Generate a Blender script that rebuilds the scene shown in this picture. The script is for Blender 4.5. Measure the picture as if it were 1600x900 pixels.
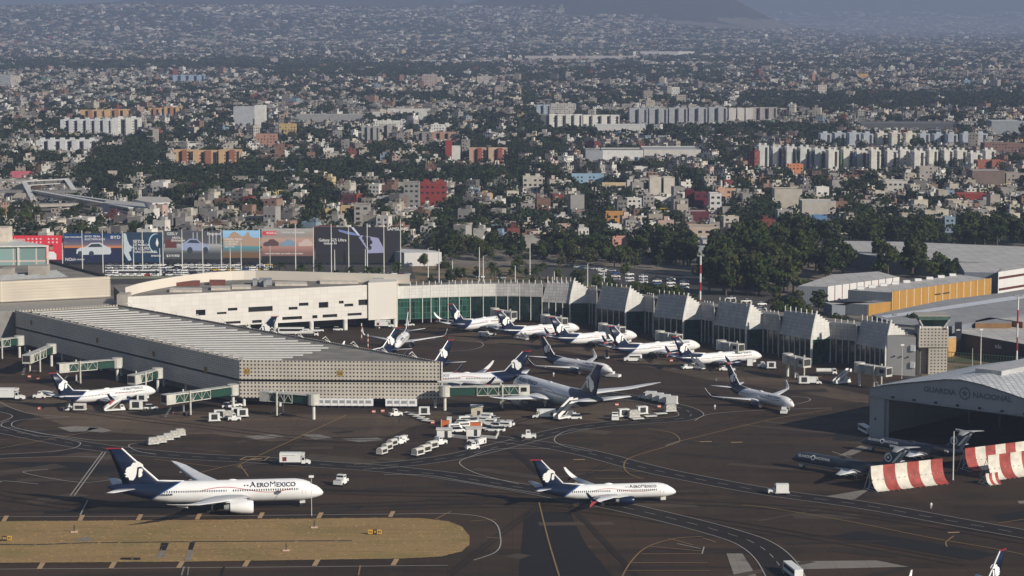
import bpy, math, random
import numpy as np
from mathutils import Vector, Matrix
for o in list(bpy.data.objects): bpy.data.objects.remove(o)
random.seed(7); RNG = np.random.default_rng(11)
PI = math.pi; rad = math.radians
SC = bpy.context.scene; COL = SC.collection

# ---------------------------------------------------------------- camera, sky, sun, exposure
CAM_H = 126.0; F = 3700.0; PITCH = math.atan(420.0 / F)
cd = bpy.data.cameras.new('camera'); cam = bpy.data.objects.new('camera', cd); COL.objects.link(cam)
cam.location = (0, 0, CAM_H); cam.rotation_euler = (PI / 2 - PITCH, 0, 0)
cd.sensor_width = 36; cd.lens = 36 * F / 1600; cd.clip_start = 5; cd.clip_end = 120000
SC.camera = cam
SUN_EL = rad(25); SUN_DIR = Vector((.77, -.64, 0)).normalized() * math.cos(SUN_EL) + Vector((0, 0, math.sin(SUN_EL)))  # towards the sun
w = bpy.data.worlds.new('World'); SC.world = w; w.use_nodes = True
nt = w.node_tree; sky = nt.nodes.new('ShaderNodeTexSky'); sky.sky_type = 'NISHITA'; sky.sun_disc = False
sky.sun_elevation = SUN_EL; sky.sun_rotation = math.atan2(SUN_DIR.x, SUN_DIR.y); sky.air_density = 1.3; sky.dust_density = 1.5; sky.altitude = 2200
nt.links.new(sky.outputs[0], nt.nodes['Background'].inputs[0]); nt.nodes['Background'].inputs[1].default_value = 0.05
sd = bpy.data.lights.new('sun', 'SUN'); sd.energy = 4.9; sd.angle = rad(.6); sd.color = (1, .92, .80)
sun = bpy.data.objects.new('sun', sd); COL.objects.link(sun); sun.rotation_euler = SUN_DIR.to_track_quat('Z', 'Y').to_euler()
SC.view_settings.view_transform = 'Standard'; SC.view_settings.look = 'None'; SC.view_settings.gamma = 1
SC.view_settings.use_curve_mapping = False; SC.view_settings.exposure = 0.27
SC.cycles.use_denoising = True; SC.cycles.max_bounces = 4; SC.cycles.diffuse_bounces = 2; SC.cycles.glossy_bounces = 2
SC.cycles.transmission_bounces = 2; SC.cycles.volume_bounces = 0; SC.cycles.transparent_max_bounces = 4

# ---------------------------------------------------------------- a pixel of the 1600 x 900 photograph seen on the plane of height z
_f = Vector((0, math.cos(PITCH), -math.sin(PITCH))); _u = Vector((0, math.sin(PITCH), math.cos(PITCH))); _r = Vector((1, 0, 0))
def G(px, py, z=0.0):
    d = _f + _r * ((px - 800) / F) + _u * ((450 - py) / F)
    t = (z - CAM_H) / d.z
    return Vector((0, 0, CAM_H)) + d * t
def PX(p):
    v = Vector(p) - Vector((0, 0, CAM_H)); k = F / v.dot(_f)
    return 800 + v.x * k, 450 - v.dot(_u) * k
def Hgt(px, ybase, ytop):          # height of a thing standing at (px, ybase) whose top shows at ytop
    b = G(px, ybase); D = b.y
    t = (450 - ytop) / F; dz = (-math.sin(PITCH) + t * math.cos(PITCH)); dy = (math.cos(PITCH) + t * math.sin(PITCH))
    return CAM_H + D * dz / dy

# ---------------------------------------------------------------- tags and hierarchy
def tag(o, label=None, cat=None, group=None, kind=None):
    if label: o['label'] = label
    if cat: o['category'] = cat
    if group: o['group'] = group
    if kind: o['kind'] = kind
    return o
def empty(name, loc=(0, 0, 0), rz=0.0):
    o = bpy.data.objects.new(name, None); COL.objects.link(o); o.location = loc; o.rotation_euler = (0, 0, rz); o.empty_display_size = .5
    return o
KIDS = {}
def children(o): return KIDS.get(o.name, [])
def copy_tree(o, parent=None):
    c = o.copy(); COL.objects.link(c)
    if parent is not None: c.parent = parent; KIDS.setdefault(parent.name, []).append(c)
    for ch in list(children(o)): copy_tree(ch, c)
    return c
def place(o, loc, rz=0.0, s=1.0, label=None, cat=None, group=None):
    o.location = loc; o.rotation_euler = (0, 0, rz); o.scale = (s, s, s) if not isinstance(s, tuple) else s
    return tag(o, label, cat, group)

# ---------------------------------------------------------------- mesh builder
class MB:
    def __init__(s): s.v = []; s.f = []; s.m = []
    def add(s, vs, fs, m=0):
        b = len(s.v); s.v += [tuple(p) for p in vs]; s.f += [tuple(i + b for i in f) for f in fs]; s.m += [m] * len(fs); return s
    def box(s, x0, x1, y0, y1, z0, z1, m=0, T=None):
        vs = [(x0, y0, z0), (x1, y0, z0), (x1, y1, z0), (x0, y1, z0), (x0, y0, z1), (x1, y0, z1), (x1, y1, z1), (x0, y1, z1)]
        if T: vs = [T @ Vector(p) for p in vs]
        return s.add(vs, [(3, 2, 1, 0), (4, 5, 6, 7), (0, 1, 5, 4), (1, 2, 6, 5), (2, 3, 7, 6), (3, 0, 4, 7)], m)
    def obox(s, c, d, L, W, z0, z1, m=0):      # box centred at c (xy), long axis d, length L, width W
        d = Vector((d[0], d[1])).normalized(); n = Vector((-d.y, d.x)); c = Vector((c[0], c[1])); q = []
        for a, b in ((-1, -1), (1, -1), (1, 1), (-1, 1)): q.append(c + d * (a * L / 2) + n * (b * W / 2))
        return s.prism([(p.x, p.y) for p in q], z0, z1, m)
    def prism(s, poly, z0, z1, m=0, mtop=None, zt=None):
        n = len(poly)
        A = sum(poly[i][0] * poly[(i + 1) % n][1] - poly[(i + 1) % n][0] * poly[i][1] for i in range(n))
        if A < 0: poly = poly[::-1]; zt = zt[::-1] if zt else None
        zz = zt or [z1] * n
        b = len(s.v); s.v += [(p[0], p[1], z0) for p in poly] + [(p[0], p[1], z) for p, z in zip(poly, zz)]
        s.f.append(tuple(b + i for i in range(n - 1, -1, -1))); s.m.append(m)
        s.f.append(tuple(b + n + i for i in range(n))); s.m.append(m if mtop is None else mtop)
        for i in range(n):
            j = (i + 1) % n; s.f.append((b + i, b + j, b + n + j, b + n + i)); s.m.append(m)
        return s
    def tube(s, p0, p1, r0, r1=None, n=8, m=0, cap=True):
        r1 = r0 if r1 is None else r1; p0 = Vector(p0); p1 = Vector(p1); a = (p1 - p0).normalized()
        u = a.orthogonal().normalized(); v = a.cross(u); vs = []
        for p, r in ((p0, r0), (p1, r1)):
            for i in range(n):
                t = 2 * PI * i / n; vs.append(p + (u * math.cos(t) + v * math.sin(t)) * r)
        fs = [(i, (i + 1) % n, n + (i + 1) % n, n + i) for i in range(n)]
        if cap: fs += [tuple(range(n - 1, -1, -1)), tuple(range(n, 2 * n))]
        return s.add(vs, fs, m)
    def loft(s, rings, m=0, cap=True, closed=True):
        n = len(rings[0]); vs = [p for r in rings for p in r]; fs = []
        for k in range(len(rings) - 1):
            for i in range(n if closed else n - 1):
                j = (i + 1) % n; fs.append((k * n + i, k * n + j, (k + 1) * n + j, (k + 1) * n + i))
        if cap: fs += [tuple(range(n - 1, -1, -1)), tuple(range((len(rings) - 1) * n, len(rings) * n))]
        return s.add(vs, fs, m)
    def bar(s, a, b, w=.2, m=0): return s.tube(a, b, w * .7, n=4, m=m)
    def build(s, name, mats, parent=None, loc=(0, 0, 0), rz=0.0, smooth=False, uv=True):
        me = bpy.data.meshes.new(name); me.from_pydata(s.v, [], s.f)
        mats = mats if isinstance(mats, (list, tuple)) else [mats]
        for mt in mats: me.materials.append(mt)
        if any(s.m): me.polygons.foreach_set('material_index', s.m)
        if smooth: me.polygons.foreach_set('use_smooth', [True] * len(me.polygons))
        me.update()
        if uv: auto_uv(me)
        o = bpy.data.objects.new(name, me); COL.objects.link(o); o.location = loc; o.rotation_euler = (0, 0, rz)
        if parent is not None: o.parent = parent; KIDS.setdefault(parent.name, []).append(o)
        return o
def auto_uv(me):
    nl = len(me.loops); npo = len(me.polygons)
    if not npo: return
    vi = np.empty(nl, np.int32); me.loops.foreach_get('vertex_index', vi)
    co = np.empty(len(me.vertices) * 3, np.float32); me.vertices.foreach_get('co', co); co = co.reshape(-1, 3)
    no = np.empty(npo * 3, np.float32); me.polygons.foreach_get('normal', no); no = no.reshape(-1, 3)
    tot = np.empty(npo, np.int32); me.polygons.foreach_get('loop_total', tot)
    n = np.repeat(no, tot, axis=0); p = co[vi]; h = np.hypot(n[:, 0], n[:, 1]) + 1e-9
    u = (-n[:, 1] * p[:, 0] + n[:, 0] * p[:, 1]) / h; flat = np.abs(n[:, 2]) > .8
    uvs = np.stack([np.where(flat, p[:, 0], u), np.where(flat, p[:, 1], p[:, 2])], 1).astype(np.float32)
    l = me.uv_layers.new(name='UVMap'); l.data.foreach_set('uv', uvs.ravel())
def np_mesh(name, V, Q, mats, mi=None, colr=None, uv=None):    # quads only, fast
    me = bpy.data.meshes.new(name); nv = len(V); nq = len(Q)
    me.vertices.add(nv); me.vertices.foreach_set('co', np.asarray(V, np.float32).ravel())
    me.loops.add(nq * 4); me.loops.foreach_set('vertex_index', np.asarray(Q, np.int32).ravel())
    me.polygons.add(nq); me.polygons.foreach_set('loop_start', np.arange(0, nq * 4, 4, dtype=np.int32))
    for m in mats: me.materials.append(m)
    if mi is not None: me.polygons.foreach_set('material_index', np.asarray(mi, np.int32))
    me.polygons.foreach_set('use_smooth', [False] * nq); me.update(calc_edges=True)
    if colr is not None:
        a = me.color_attributes.new('Col', 'FLOAT_COLOR', 'CORNER')
        c = np.repeat(np.concatenate([colr, np.ones((nq, 1))], 1), 4, axis=0).astype(np.float32); a.data.foreach_set('color', c.ravel())
    if uv is not None:
        l = me.uv_layers.new(name='UVMap'); l.data.foreach_set('uv', np.asarray(uv, np.float32).ravel())
    o = bpy.data.objects.new(name, me); COL.objects.link(o); return o
def textmesh(body, size, name, mat, parent=None, depth=.02, align='CENTER', fn=None, spacing=1.0, bold=0.0):
    cu = bpy.data.curves.new(name, 'FONT'); cu.body = body; cu.size = size; cu.align_x = align; cu.align_y = 'CENTER'; cu.space_character = spacing; cu.offset = bold
    cu.resolution_u = 3; to = bpy.data.objects.new(name, cu); COL.objects.link(to)
    dg = bpy.context.evaluated_depsgraph_get(); me = bpy.data.meshes.new_from_object(to.evaluated_get(dg)); bpy.data.objects.remove(to)
    me.materials.clear(); me.materials.append(mat)
    if fn:
        for v in me.vertices: v.co = fn(v.co)
    o = bpy.data.objects.new(name, me); COL.objects.link(o)
    if parent is not None: o.parent = parent; KIDS.setdefault(parent.name, []).append(o)
    return o

# ---------------------------------------------------------------- materials
class N:
    def __init__(s, name):
        s.m = bpy.data.materials.new(name); s.m.use_nodes = True; s.t = s.m.node_tree; s.b = s.t.nodes['Principled BSDF']
    def n(s, typ, **k):
        x = s.t.nodes.new('ShaderNode' + typ)
        for a, v in k.items():
            if hasattr(x, a): setattr(x, a, v)
            else: x.inputs[a].default_value = v
        return x
    def l(s, a, b): s.t.links.new(a, b)
    def put(s, sock, v):
        if isinstance(v, bpy.types.NodeSocket): s.l(v, sock)
        else: sock.default_value = v
    def M(s, op, a, b=0.0, c=0.0):
        x = s.n('Math'); x.operation = op
        for i, v in enumerate((a, b, c)): s.put(x.inputs[i], v)
        return x.outputs[0]
    def noise(s, scale, detail=3, vec=None, rough=.5, **k):
        x = s.n('TexNoise'); x.inputs['Scale'].default_value = scale; x.inputs['Detail'].default_value = detail; x.inputs['Roughness'].default_value = rough
        if vec is not None: s.l(vec, x.inputs['Vector'])
        return x.outputs['Fac']
    def ramp(s, f, stops):
        x = s.n('ValToRGB'); e = x.color_ramp.elements
        while len(e) > 1: e.remove(e[-1])
        for i, (p, c) in enumerate(stops):
            el = e[0] if i == 0 else e.new(p)
            el.position = p; el.color = (*c, 1) if len(c) == 3 else c
        s.l(f, x.inputs[0]); return x.outputs[0]
    def mix(s, f, a, b, typ='MIX'):
        x = s.n('MixRGB'); x.blend_type = typ
        s.put(x.inputs[0], f)
        for i, v in ((1, a), (2, b)):
            if isinstance(v, tuple) and len(v) == 3: v = (*v, 1)
            s.put(x.inputs[i], v)
        return x.outputs[0]
    def obj(s): return s.n('TexCoord').outputs['Object']
    def uv(s): return s.n('TexCoord').outputs['UV']
    def geo(s): return s.n('NewGeometry').outputs['Position']
    def sep(s, v):
        x = s.n('SeparateXYZ'); s.l(v, x.inputs[0]); return x.outputs
    def color(s, c): s.put(s.b.inputs['Base Color'], (*c, 1) if isinstance(c, tuple) and len(c) == 3 else c); return s
    def set(s, rough=.7, metal=0.0, spec=.5):
        s.put(s.b.inputs['Roughness'], rough); s.b.inputs['Metallic'].default_value = metal; s.b.inputs['Specular IOR Level'].default_value = spec; return s
    def bump(s, h, strength=.3, dist=.1):
        x = s.n('Bump'); x.inputs['Strength'].default_value = strength; x.inputs['Distance'].default_value = dist
        s.l(h, x.inputs['Height']); s.l(x.outputs[0], s.b.inputs['Normal']); return s
MC = {}
def mat(name, c, rough=.6, metal=0.0, var=.15, scale=.6, spec=.4):   # a plain paint or metal with a little soiling in object space
    if name in MC: return MC[name]
    k = N(name); f = k.noise(scale, 4, k.obj()); lo = tuple(x * (1 - var) for x in c); hi = tuple(min(1, x * (1 + var)) for x in c)
    k.color(k.ramp(f, [(.3, lo), (.7, hi)])).set(rough, metal, spec); MC[name] = k.m; return k.m
def jitter_cell(k, v): # white noise of a rounded vector
    x = k.n('TexWhiteNoise'); x.noise_dimensions = '3D'; k.l(v, x.inputs[0]); return x.outputs[0]
def mat_perf(name, c, pitch=.85, r=.17, hole=(.03, .03, .03), panel=3.4):
    k = N(name); u, v, _ = k.sep(k.uv())
    fu = k.M('SUBTRACT', k.M('FRACT', k.M('DIVIDE', u, pitch)), .5); fv = k.M('SUBTRACT', k.M('FRACT', k.M('DIVIDE', v, pitch)), .5)
    d = k.M('MAXIMUM', k.M('ABSOLUTE', fu), k.M('ABSOLUTE', fv)); h = k.M('LESS_THAN', d, r / pitch)
    j = k.M('LESS_THAN', k.M('FRACT', k.M('DIVIDE', u, panel)), .02)
    n = k.noise(.12, 4, k.obj()); st = k.noise(1.2, 3, k.obj())
    base = k.ramp(n, [(.3, tuple(x * .86 for x in c)), (.7, tuple(min(1, x * 1.08) for x in c))])
    base = k.mix(k.M('MULTIPLY', k.M('GREATER_THAN', st, .6), .12), base, tuple(x * .6 for x in c))
    base = k.mix(k.M('MAXIMUM', h, k.M('MULTIPLY', j, .4)), base, hole)
    k.color(base).set(.85, 0, .2); return k.m
def mat_panel(name, c, pu=1.6, pv=1.1, line=.03, dark=.45, rough=.55, var=.10, joint=None):   # cladding in sheets, each a little different
    k = N(name); u, v, _ = k.sep(k.uv()); du = k.M('DIVIDE', u, pu); dv = k.M('DIVIDE', v, pv)
    j = k.M('MAXIMUM', k.M('LESS_THAN', k.M('FRACT', du), line / pu * 2), k.M('LESS_THAN', k.M('FRACT', dv), line / pv * 2))
    cx = k.n('CombineXYZ'); k.l(k.M('FLOOR', du), cx.inputs[0]); k.l(k.M('FLOOR', dv), cx.inputs[1])
    wn = jitter_cell(k, cx.outputs[0]); f = k.M('ADD', k.M('MULTIPLY', wn, .5), k.M('MULTIPLY', k.noise(.15, 4, k.obj()), .5))
    base = k.ramp(f, [(.2, tuple(x * (1 - var) for x in c)), (.8, tuple(min(1, x * (1 + var)) for x in c))])
    base = k.mix(k.M('MULTIPLY', j, dark), base, joint or (.05, .05, .05)); k.color(base).set(rough, 0, .3); return k.m
def mat_glass(name, c=(.012, .03, .03), pu=1.5, pv=2.2, frame=(.10, .11, .11), rough=.12, var=.6):
    k = N(name); u, v, _ = k.sep(k.uv()); du = k.M('DIVIDE', u, pu); dv = k.M('DIVIDE', v, pv)
    j = k.M('MAXIMUM', k.M('LESS_THAN', k.M('FRACT', du), .07), k.M('LESS_THAN', k.M('FRACT', dv), .06))
    cx = k.n('CombineXYZ'); k.l(k.M('FLOOR', du), cx.inputs[0]); k.l(k.M('FLOOR', dv), cx.inputs[1]); wn = jitter_cell(k, cx.outputs[0])
    base = k.ramp(wn, [(0, tuple(x * (1 - var) for x in c)), (1, tuple(x * (1 + var) for x in c))])
    k.color(k.mix(j, base, frame)).set(rough, 0, .6); return k.m
# ---------------------------------------------------------------- shared paints
WHITE = mat('white_paint', (.78, .78, .78), .35, var=.05, scale=.3); WING = mat('wing_grey', (.60, .61, .63), .4, var=.08, scale=.4)
NAVY = mat('navy_paint', (.006, .013, .038), .3, var=.2); RED = mat('red_paint', (.30, .018, .025), .5, var=.1)
DARK = mat('dark_metal', (.03, .03, .032), .6); BLACK = mat('black_rubber', (.015, .015, .015), .8); CHROME = mat('bare_metal', (.5, .5, .52), .25, .8, var=.05)
GREYM = mat('grey_metal', (.30, .31, .32), .5); GLASSD = mat('dark_glass', (.012, .015, .018), .08, spec=.8); STEELW = mat('offwhite_steel', (.62, .61, .57), .5, var=.12)
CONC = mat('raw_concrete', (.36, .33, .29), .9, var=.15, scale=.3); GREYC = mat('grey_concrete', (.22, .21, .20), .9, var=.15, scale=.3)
YEL = mat('ochre_paint', (.55, .30, .05), .6); ORANGE = mat('orange_paint', (.55, .14, .04), .6); LETTER = mat('navy_lettering', (.012, .02, .05), .5)
WTEXT = mat('white_lettering', (.8, .8, .78), .5, var=.02); GREEN = mat('dark_green_paint', (.012, .05, .035), .4)

def mat_livery(name, zc, R, xw0, xw1, xn, slope, sw, trijet=False):
    k = N(name); X, Y, Z = k.sep(k.obj())
    dirt = k.noise(.5, 3, k.obj())
    if trijet:
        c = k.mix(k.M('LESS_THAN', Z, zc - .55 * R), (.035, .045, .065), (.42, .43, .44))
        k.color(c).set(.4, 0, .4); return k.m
    base = k.ramp(dirt, [(.3, (.74, .74, .74)), (.7, (.80, .80, .80))])
    # small dark cabin windows
    zw = zc + .22 * R
    win = k.M('MULTIPLY', k.M('LESS_THAN', k.M('ABSOLUTE', k.M('SUBTRACT', Z, zw)), .25), k.M('LESS_THAN', k.M('FRACT', k.M('DIVIDE', X, .62 if zc > 4 else .53)), .5))
    gap = k.M('GREATER_THAN', k.M('ABSOLUTE', k.M('SUBTRACT', X, .16 * xw1)), .8)
    win = k.M('MULTIPLY', k.M('MULTIPLY', win, gap), k.M('MULTIPLY', k.M('GREATER_THAN', X, xw0), k.M('LESS_THAN', X, xw1)))
    # red line that rises over the wing and dips under the lettering
    ph = k.M('MULTIPLY', k.M('SUBTRACT', X, sw[0]), 2 * PI / (sw[1] - sw[0]))
    zs = k.M('ADD', zw + .05 * R, k.M('MULTIPLY', k.M('SINE', ph), .26 * R))
    ln = k.M('LESS_THAN', k.M('ABSOLUTE', k.M('SUBTRACT', Z, zs)), .085 if zc > 4 else .06)
    ln = k.M('MULTIPLY', ln, k.M('MULTIPLY', k.M('GREATER_THAN', X, sw[0]), k.M('LESS_THAN', X, sw[1])))
    base = k.mix(ln, base, (.40, .04, .05)); base = k.mix(win, base, (.02, .022, .03))
    t = k.M('DIVIDE', k.M('SUBTRACT', Z, zc - R), 2 * R)
    edge = k.M('ADD', xn, k.M('MULTIPLY', k.M('POWER', k.M('MAXIMUM', t, 0.0), 1.35), slope))
    base = k.mix(k.M('LESS_THAN', X, k.M('ADD', edge, .5)), base, (.06, .13, .32))
    base = k.mix(k.M('LESS_THAN', X, edge), base, (.006, .013, .038))
    dr = k.M('MULTIPLY', k.M('LESS_THAN', k.M('ABSOLUTE', k.M('SUBTRACT', k.M('ABSOLUTE', k.M('SUBTRACT', X, xw1 + 1.3)), .5)), .05), k.M('LESS_THAN', k.M('ABSOLUTE', k.M('SUBTRACT', Z, zc + .1)), .9))
    base = k.mix(dr, base, (.35, .36, .38))
    k.color(base).set(.28, 0, .5); k.b.inputs['Coat Weight'].default_value = .2; return k.m

def fus_sections(L, R, zc, nose_x, sec):
    rings = []
    for t, k, up in sec:
        x = nose_x - t * L; r = R * k; z = zc + up * R
        rings.append([(x, math.sin(a) * r, z + math.cos(a) * r * 1.03) for a in [2 * PI * i / 28 for i in range(28)]])
    return rings
AIR = [(1.0, 0), (.75, .42), (.45, .55), (.2, .5), (.05, .28), (0, 0), (.05, -.22), (.2, -.35), (.45, -.35), (.75, -.2)]
def wing_ring(xle, y, z, chord, th, vertical=False):
    out = []
    for c, h in AIR:
        x = xle - c * chord; q = h * th * chord
        out.append((x, y + q, z) if vertical else (x, y, z + q))
    return out
def emblem_polys():   # white head with a feathered headdress, unit size about 1 wide, facing +x
    cap = [(-.50, .05), (-.42, .22), (-.22, .30), (-.10, .48), (.20, .50), (.42, .34), (.44, .22), (.30, .26), (.12, .24), (.08, -.10), (.02, -.30), (-.10, -.46), (-.30, -.44), (-.34, -.30), (-.52, -.26), (-.44, -.16), (-.56, -.10), (-.46, -.02)]
    face = [(.21, .16), (.38, .16), (.42, .05), (.36, -.05), (.39, -.16), (.32, -.28), (.18, -.30), (.18, -.10)]
    return [cap, face]
def aircraft(kind):
    P = dict(b787=dict(L=56.7, nose=28.35, R=2.9, zc=4.75, half=30, fin_top=17.0, xw=(-14, 21.8), nv=(-18.5, 8.8), sw=(-4, 20), txt=(15.0, 1.75, 12.4)),
             b737=dict(L=38.9, nose=19.75, R=1.95, zc=3.35, half=17.9, fin_top=12.5, xw=(-9.6, 14.2), nv=(-12.2, 5.0), sw=(-3.5, 13.5), txt=(10.4, 1.25, 7.6)),
             trijet=dict(L=38.0, nose=19.0, R=1.75, zc=2.9, half=14.5, fin_top=10.0, xw=(-8, 12), nv=(-10, 4), sw=(0, 1), txt=(10.6, .85, 8.6)))[kind]
    tri = kind == 'trijet'; big = kind == 'b787'
    R, zc, nx, L = P['R'], P['zc'], P['nose'], P['L']
    root = empty({'b787': 'widebody_airliner', 'b737': 'narrowbody_airliner', 'trijet': 'rear_engined_jet'}[kind])
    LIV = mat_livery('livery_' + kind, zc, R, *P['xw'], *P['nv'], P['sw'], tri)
    sec = [(0, .02, -.36), (.006, .20, -.34), (.018, .38, -.28), (.038, .58, -.2), (.062, .77, -.12), (.095, .92, -.04), (.13, .99, 0), (.17, 1, 0), (.4, 1, 0), (.62, 1, 0), (.70, .97, .02), (.77, .87, .10), (.84, .70, .25), (.90, .53, .40), (.95, .37, .53), (.985, .2, .62), (1, .1, .65)]
    f = MB(); f.loft(fus_sections(L, R, zc, nx, sec)); fo = f.build('fuselage', LIV, root, smooth=True, uv=False)
    # cockpit glazing: a dark band of panes wrapped on the nose
    g = MB(); rg = []
    for t, kk, up in ((.034, .555, -.21), (.048, .675, -.16), (.060, .765, -.122)):
        r = R * kk * 1.015; x = nx - t * L; z = zc + up * R
        rg.append([(x - .25 * abs(math.sin(a)) * 2, math.sin(a) * r, z + math.cos(a) * r * 1.03) for a in [rad(d) for d in range(-72, 73, 12)]])
    g.loft([rg[0], rg[1], rg[2]] if big else [rg[0], rg[1]], closed=False, cap=False); g.build('cockpit_window', GLASSD, root)
    # belly fairing
    b = MB(); fr = []
    for t, k1 in ((-.17, .02), (-.13, .55), (-.05, .95), (.06, 1.0), (.12, .6), (.16, .02)):
        fr.append([(t * L, math.sin(a) * R * 1.05 * max(k1, .1), zc - R * .55 + math.cos(a) * R * .56 * k1) for a in [2 * PI * i / 14 for i in range(14)]])
    b.loft(fr); b.build('belly_fairing', WING if not tri else GREYM, root, smooth=True)
    S = {'b787': [(9.5, 2.2, 3.4, 12.5, .13), (3.6, 10.2, 4.2, 7.6, .11), (-4.0, 21.5, 5.6, 4.4, .10), (-8.2, 27.4, 6.9, 2.9, .09), (-10.9, 29.6, 7.5, 1.3, .08), (-12.2, 30, 7.7, .4, .08)],
         'b737': [(4.6, 1.6, 2.35, 8.0, .13), (1.8, 5.9, 2.8, 4.9, .12), (-4.3, 16.6, 4.0, 1.7, .10)],
         'trijet': [(1.5, 1.4, 2.0, 7.6, .12), (-1.6, 5.0, 2.4, 4.8, .11), (-7.2, 14.5, 3.3, 1.6, .10)]}[kind]
    for sg in (1, -1):
        m = MB(); rr = [wing_ring(x, sg * y, z, c, th) for x, y, z, c, th in S]
        m.loft(rr if sg > 0 else [r[::-1] for r in rr])
        wg = m.build('wing', WING, root, smooth=True)
        for q in (.33, .55, .78):
            fl = MB(); i = 0 if q < .4 else 1; a, c2 = S[min(i, len(S) - 2)], S[min(i, len(S) - 2) + 1]
            t = (q * (S[-1][1]) - a[1]) / (c2[1] - a[1]); t = min(max(t, 0), 1.2); xe = a[0] - a[3] + t * (c2[0] - c2[3] - a[0] + a[3]); yy = a[1] + t * (c2[1] - a[1]); zz = a[2] + t * (c2[2] - a[2])
            fl.tube((xe + 2.0, sg * yy, zz - .35), (xe - .9, sg * yy, zz - .15), .28 if big else .2, .05, 6); fl.build('flap_fairing', WING, wg)
        if kind == 'b737':
            up = MB(); a = [(-4.4, 16.6, 4.0, 1.65), (-5.2, 17.3, 4.5, 1.5), (-6.5, 17.75, 5.6, 1.1), (-7.6, 17.95, 6.75, .55)]
            r1 = []
            for x, y, z, c in a:
                r1.append([(x, sg * (y + .06), z), (x - c, sg * (y + .06), z), (x - c, sg * (y - .06), z), (x, sg * (y - .06), z)])
            up.loft(r1); up.m = [1 if (i % 4 == 0 and i < 12) else 0 for i in range(len(up.m))]; up.build('winglet', [WHITE, NAVY], wg)
            lo = MB(); a = [(-5.0, 17.2, 4.2, 1.3), (-6.0, 17.6, 3.5, .9), (-6.8, 17.8, 2.9, .35)]
            lo.loft([[(x, sg * (y + .05), z), (x - c, sg * (y + .05), z), (x - c, sg * (y - .05), z), (x, sg * (y - .05), z)] for x, y, z, c in a]); lo.build('lower_winglet', RED, wg)
        # tailplane
        m = MB(); T = {'b787': [(-20.5, .8, zc + .45 * R, 6.2), (-26.3, 9.9, zc + .45 * R + .9, 2.3)], 'b737': [(-14.2, .6, 4.55, 4.1), (-18.3, 7.15, 5.3, 1.5)], 'trijet': [(-15.6, .15, 9.9, 3.4), (-18.6, 5.4, 9.7, 1.7)]}[kind]
        rr = [wing_ring(x, sg * y, z, c, .10) for x, y, z, c in T]; m.loft(rr if sg > 0 else [r[::-1] for r in rr]); m.build('tailplane', WING if not tri else GREYM, root, smooth=True)
        # engines
        e = MB()
        if tri: ex0, ex1, ey, ez, er = -8.2, -12.6, 2.75, 3.9, .78
        elif big: ex0, ex1, ey, ez, er = 9.6, 3.6, 9.75, 2.35, 1.72
        else: ex0, ex1, ey, ez, er = 7.3, 3.3, 4.85, 1.72, 1.08
        prof = [(0, .86), (.04, .97), (.2, 1.04), (.5, 1.02), (.8, .88), (1, .74)]
        n = 20; rings = [[(ex0 + (ex1 - ex0) * t, sg * ey + math.sin(2 * PI * i / n) * er * k, ez + math.cos(2 * PI * i / n) * er * k) for i in range(n)] for t, k in prof]
        e.loft(rings, cap=False); en = e.build('engine', WHITE if big else (DARK if tri else NAVY), root, smooth=True)
        lip = MB(); lip.loft([rings[0], [(x - .25, sg * ey + (y - sg * ey) * 1.08, ez + (z - ez) * 1.08) for x, y, z in rings[0]]], cap=False)
        lip.loft([rings[0], [(x - .6, sg * ey + (y - sg * ey) * .9, ez + (z - ez) * .9) for x, y, z in rings[0]]], cap=False); lip.build('intake_lip', CHROME, en, smooth=True)
        fan = MB(); fan.tube((ex0 - .7, sg * ey, ez), (ex0 - .75, sg * ey, ez), er * .82, n=18); fan.tube((ex0 - .7, sg * ey, ez), (ex0 - .1, sg * ey, ez), er * .3, .03, 10); fan.build('fan', DARK, en)
        nz = MB(); nz.tube((ex1 + .3, sg * ey, ez), (ex1 - (1.6 if big else 1.0), sg * ey, ez), er * .6, er * .35, 14); nz.build('nozzle', GREYM, en)
        if not tri:
            py = MB(); py.box(ex1 - 1.2, ex0 - 1.6, sg * ey - .12, sg * ey + .12, ez + er * .7, ez + er * 1.25); py.build('pylon', WING, en)
        # gear
        gx, gy = {'b787': (-1.2, 4.9), 'b737': (-1.0, 2.86), 'trijet': (-4.5, 2.6)}[kind]; wr = .62 if big else .5
        gr = MB(); gr.tube((gx, sg * gy, wr), (gx + .3, sg * gy, zc - .5 * R), .18, n=8); gr.box(gx - .9, gx + .9, sg * gy - .05, sg * gy + .05, zc - R * .9, zc - R * .35) ; go = gr.build('main_gear', STEELW, root)
        for dx in ((-.75, .75) if big else (0,)):
            for dy in (-.45, .45):
                wh = MB(); wh.tube((gx + dx, sg * gy + dy - .2, wr), (gx + dx, sg * gy + dy + .2, wr), wr, n=14); wh.build('wheel', BLACK, go)
    g = MB(); ngx = nx - (6.0 if big else 4.0); g.tube((ngx, 0, .4), (ngx, 0, zc - R * .8), .12); g.box(ngx - .3, ngx + 1.1, -.5, -.42, zc - R - .75, zc - R * .75); g.box(ngx - .3, ngx + 1.1, .42, .5, zc - R - .75, zc - R * .75)
    ng = g.build('nose_gear', STEELW, root)
    for dy in (-.3, .3):
        wh = MB(); wh.tube((ngx, dy - .14, .4), (ngx, dy + .14, .4), .4, n=12); wh.build('wheel', BLACK, ng)
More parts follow.
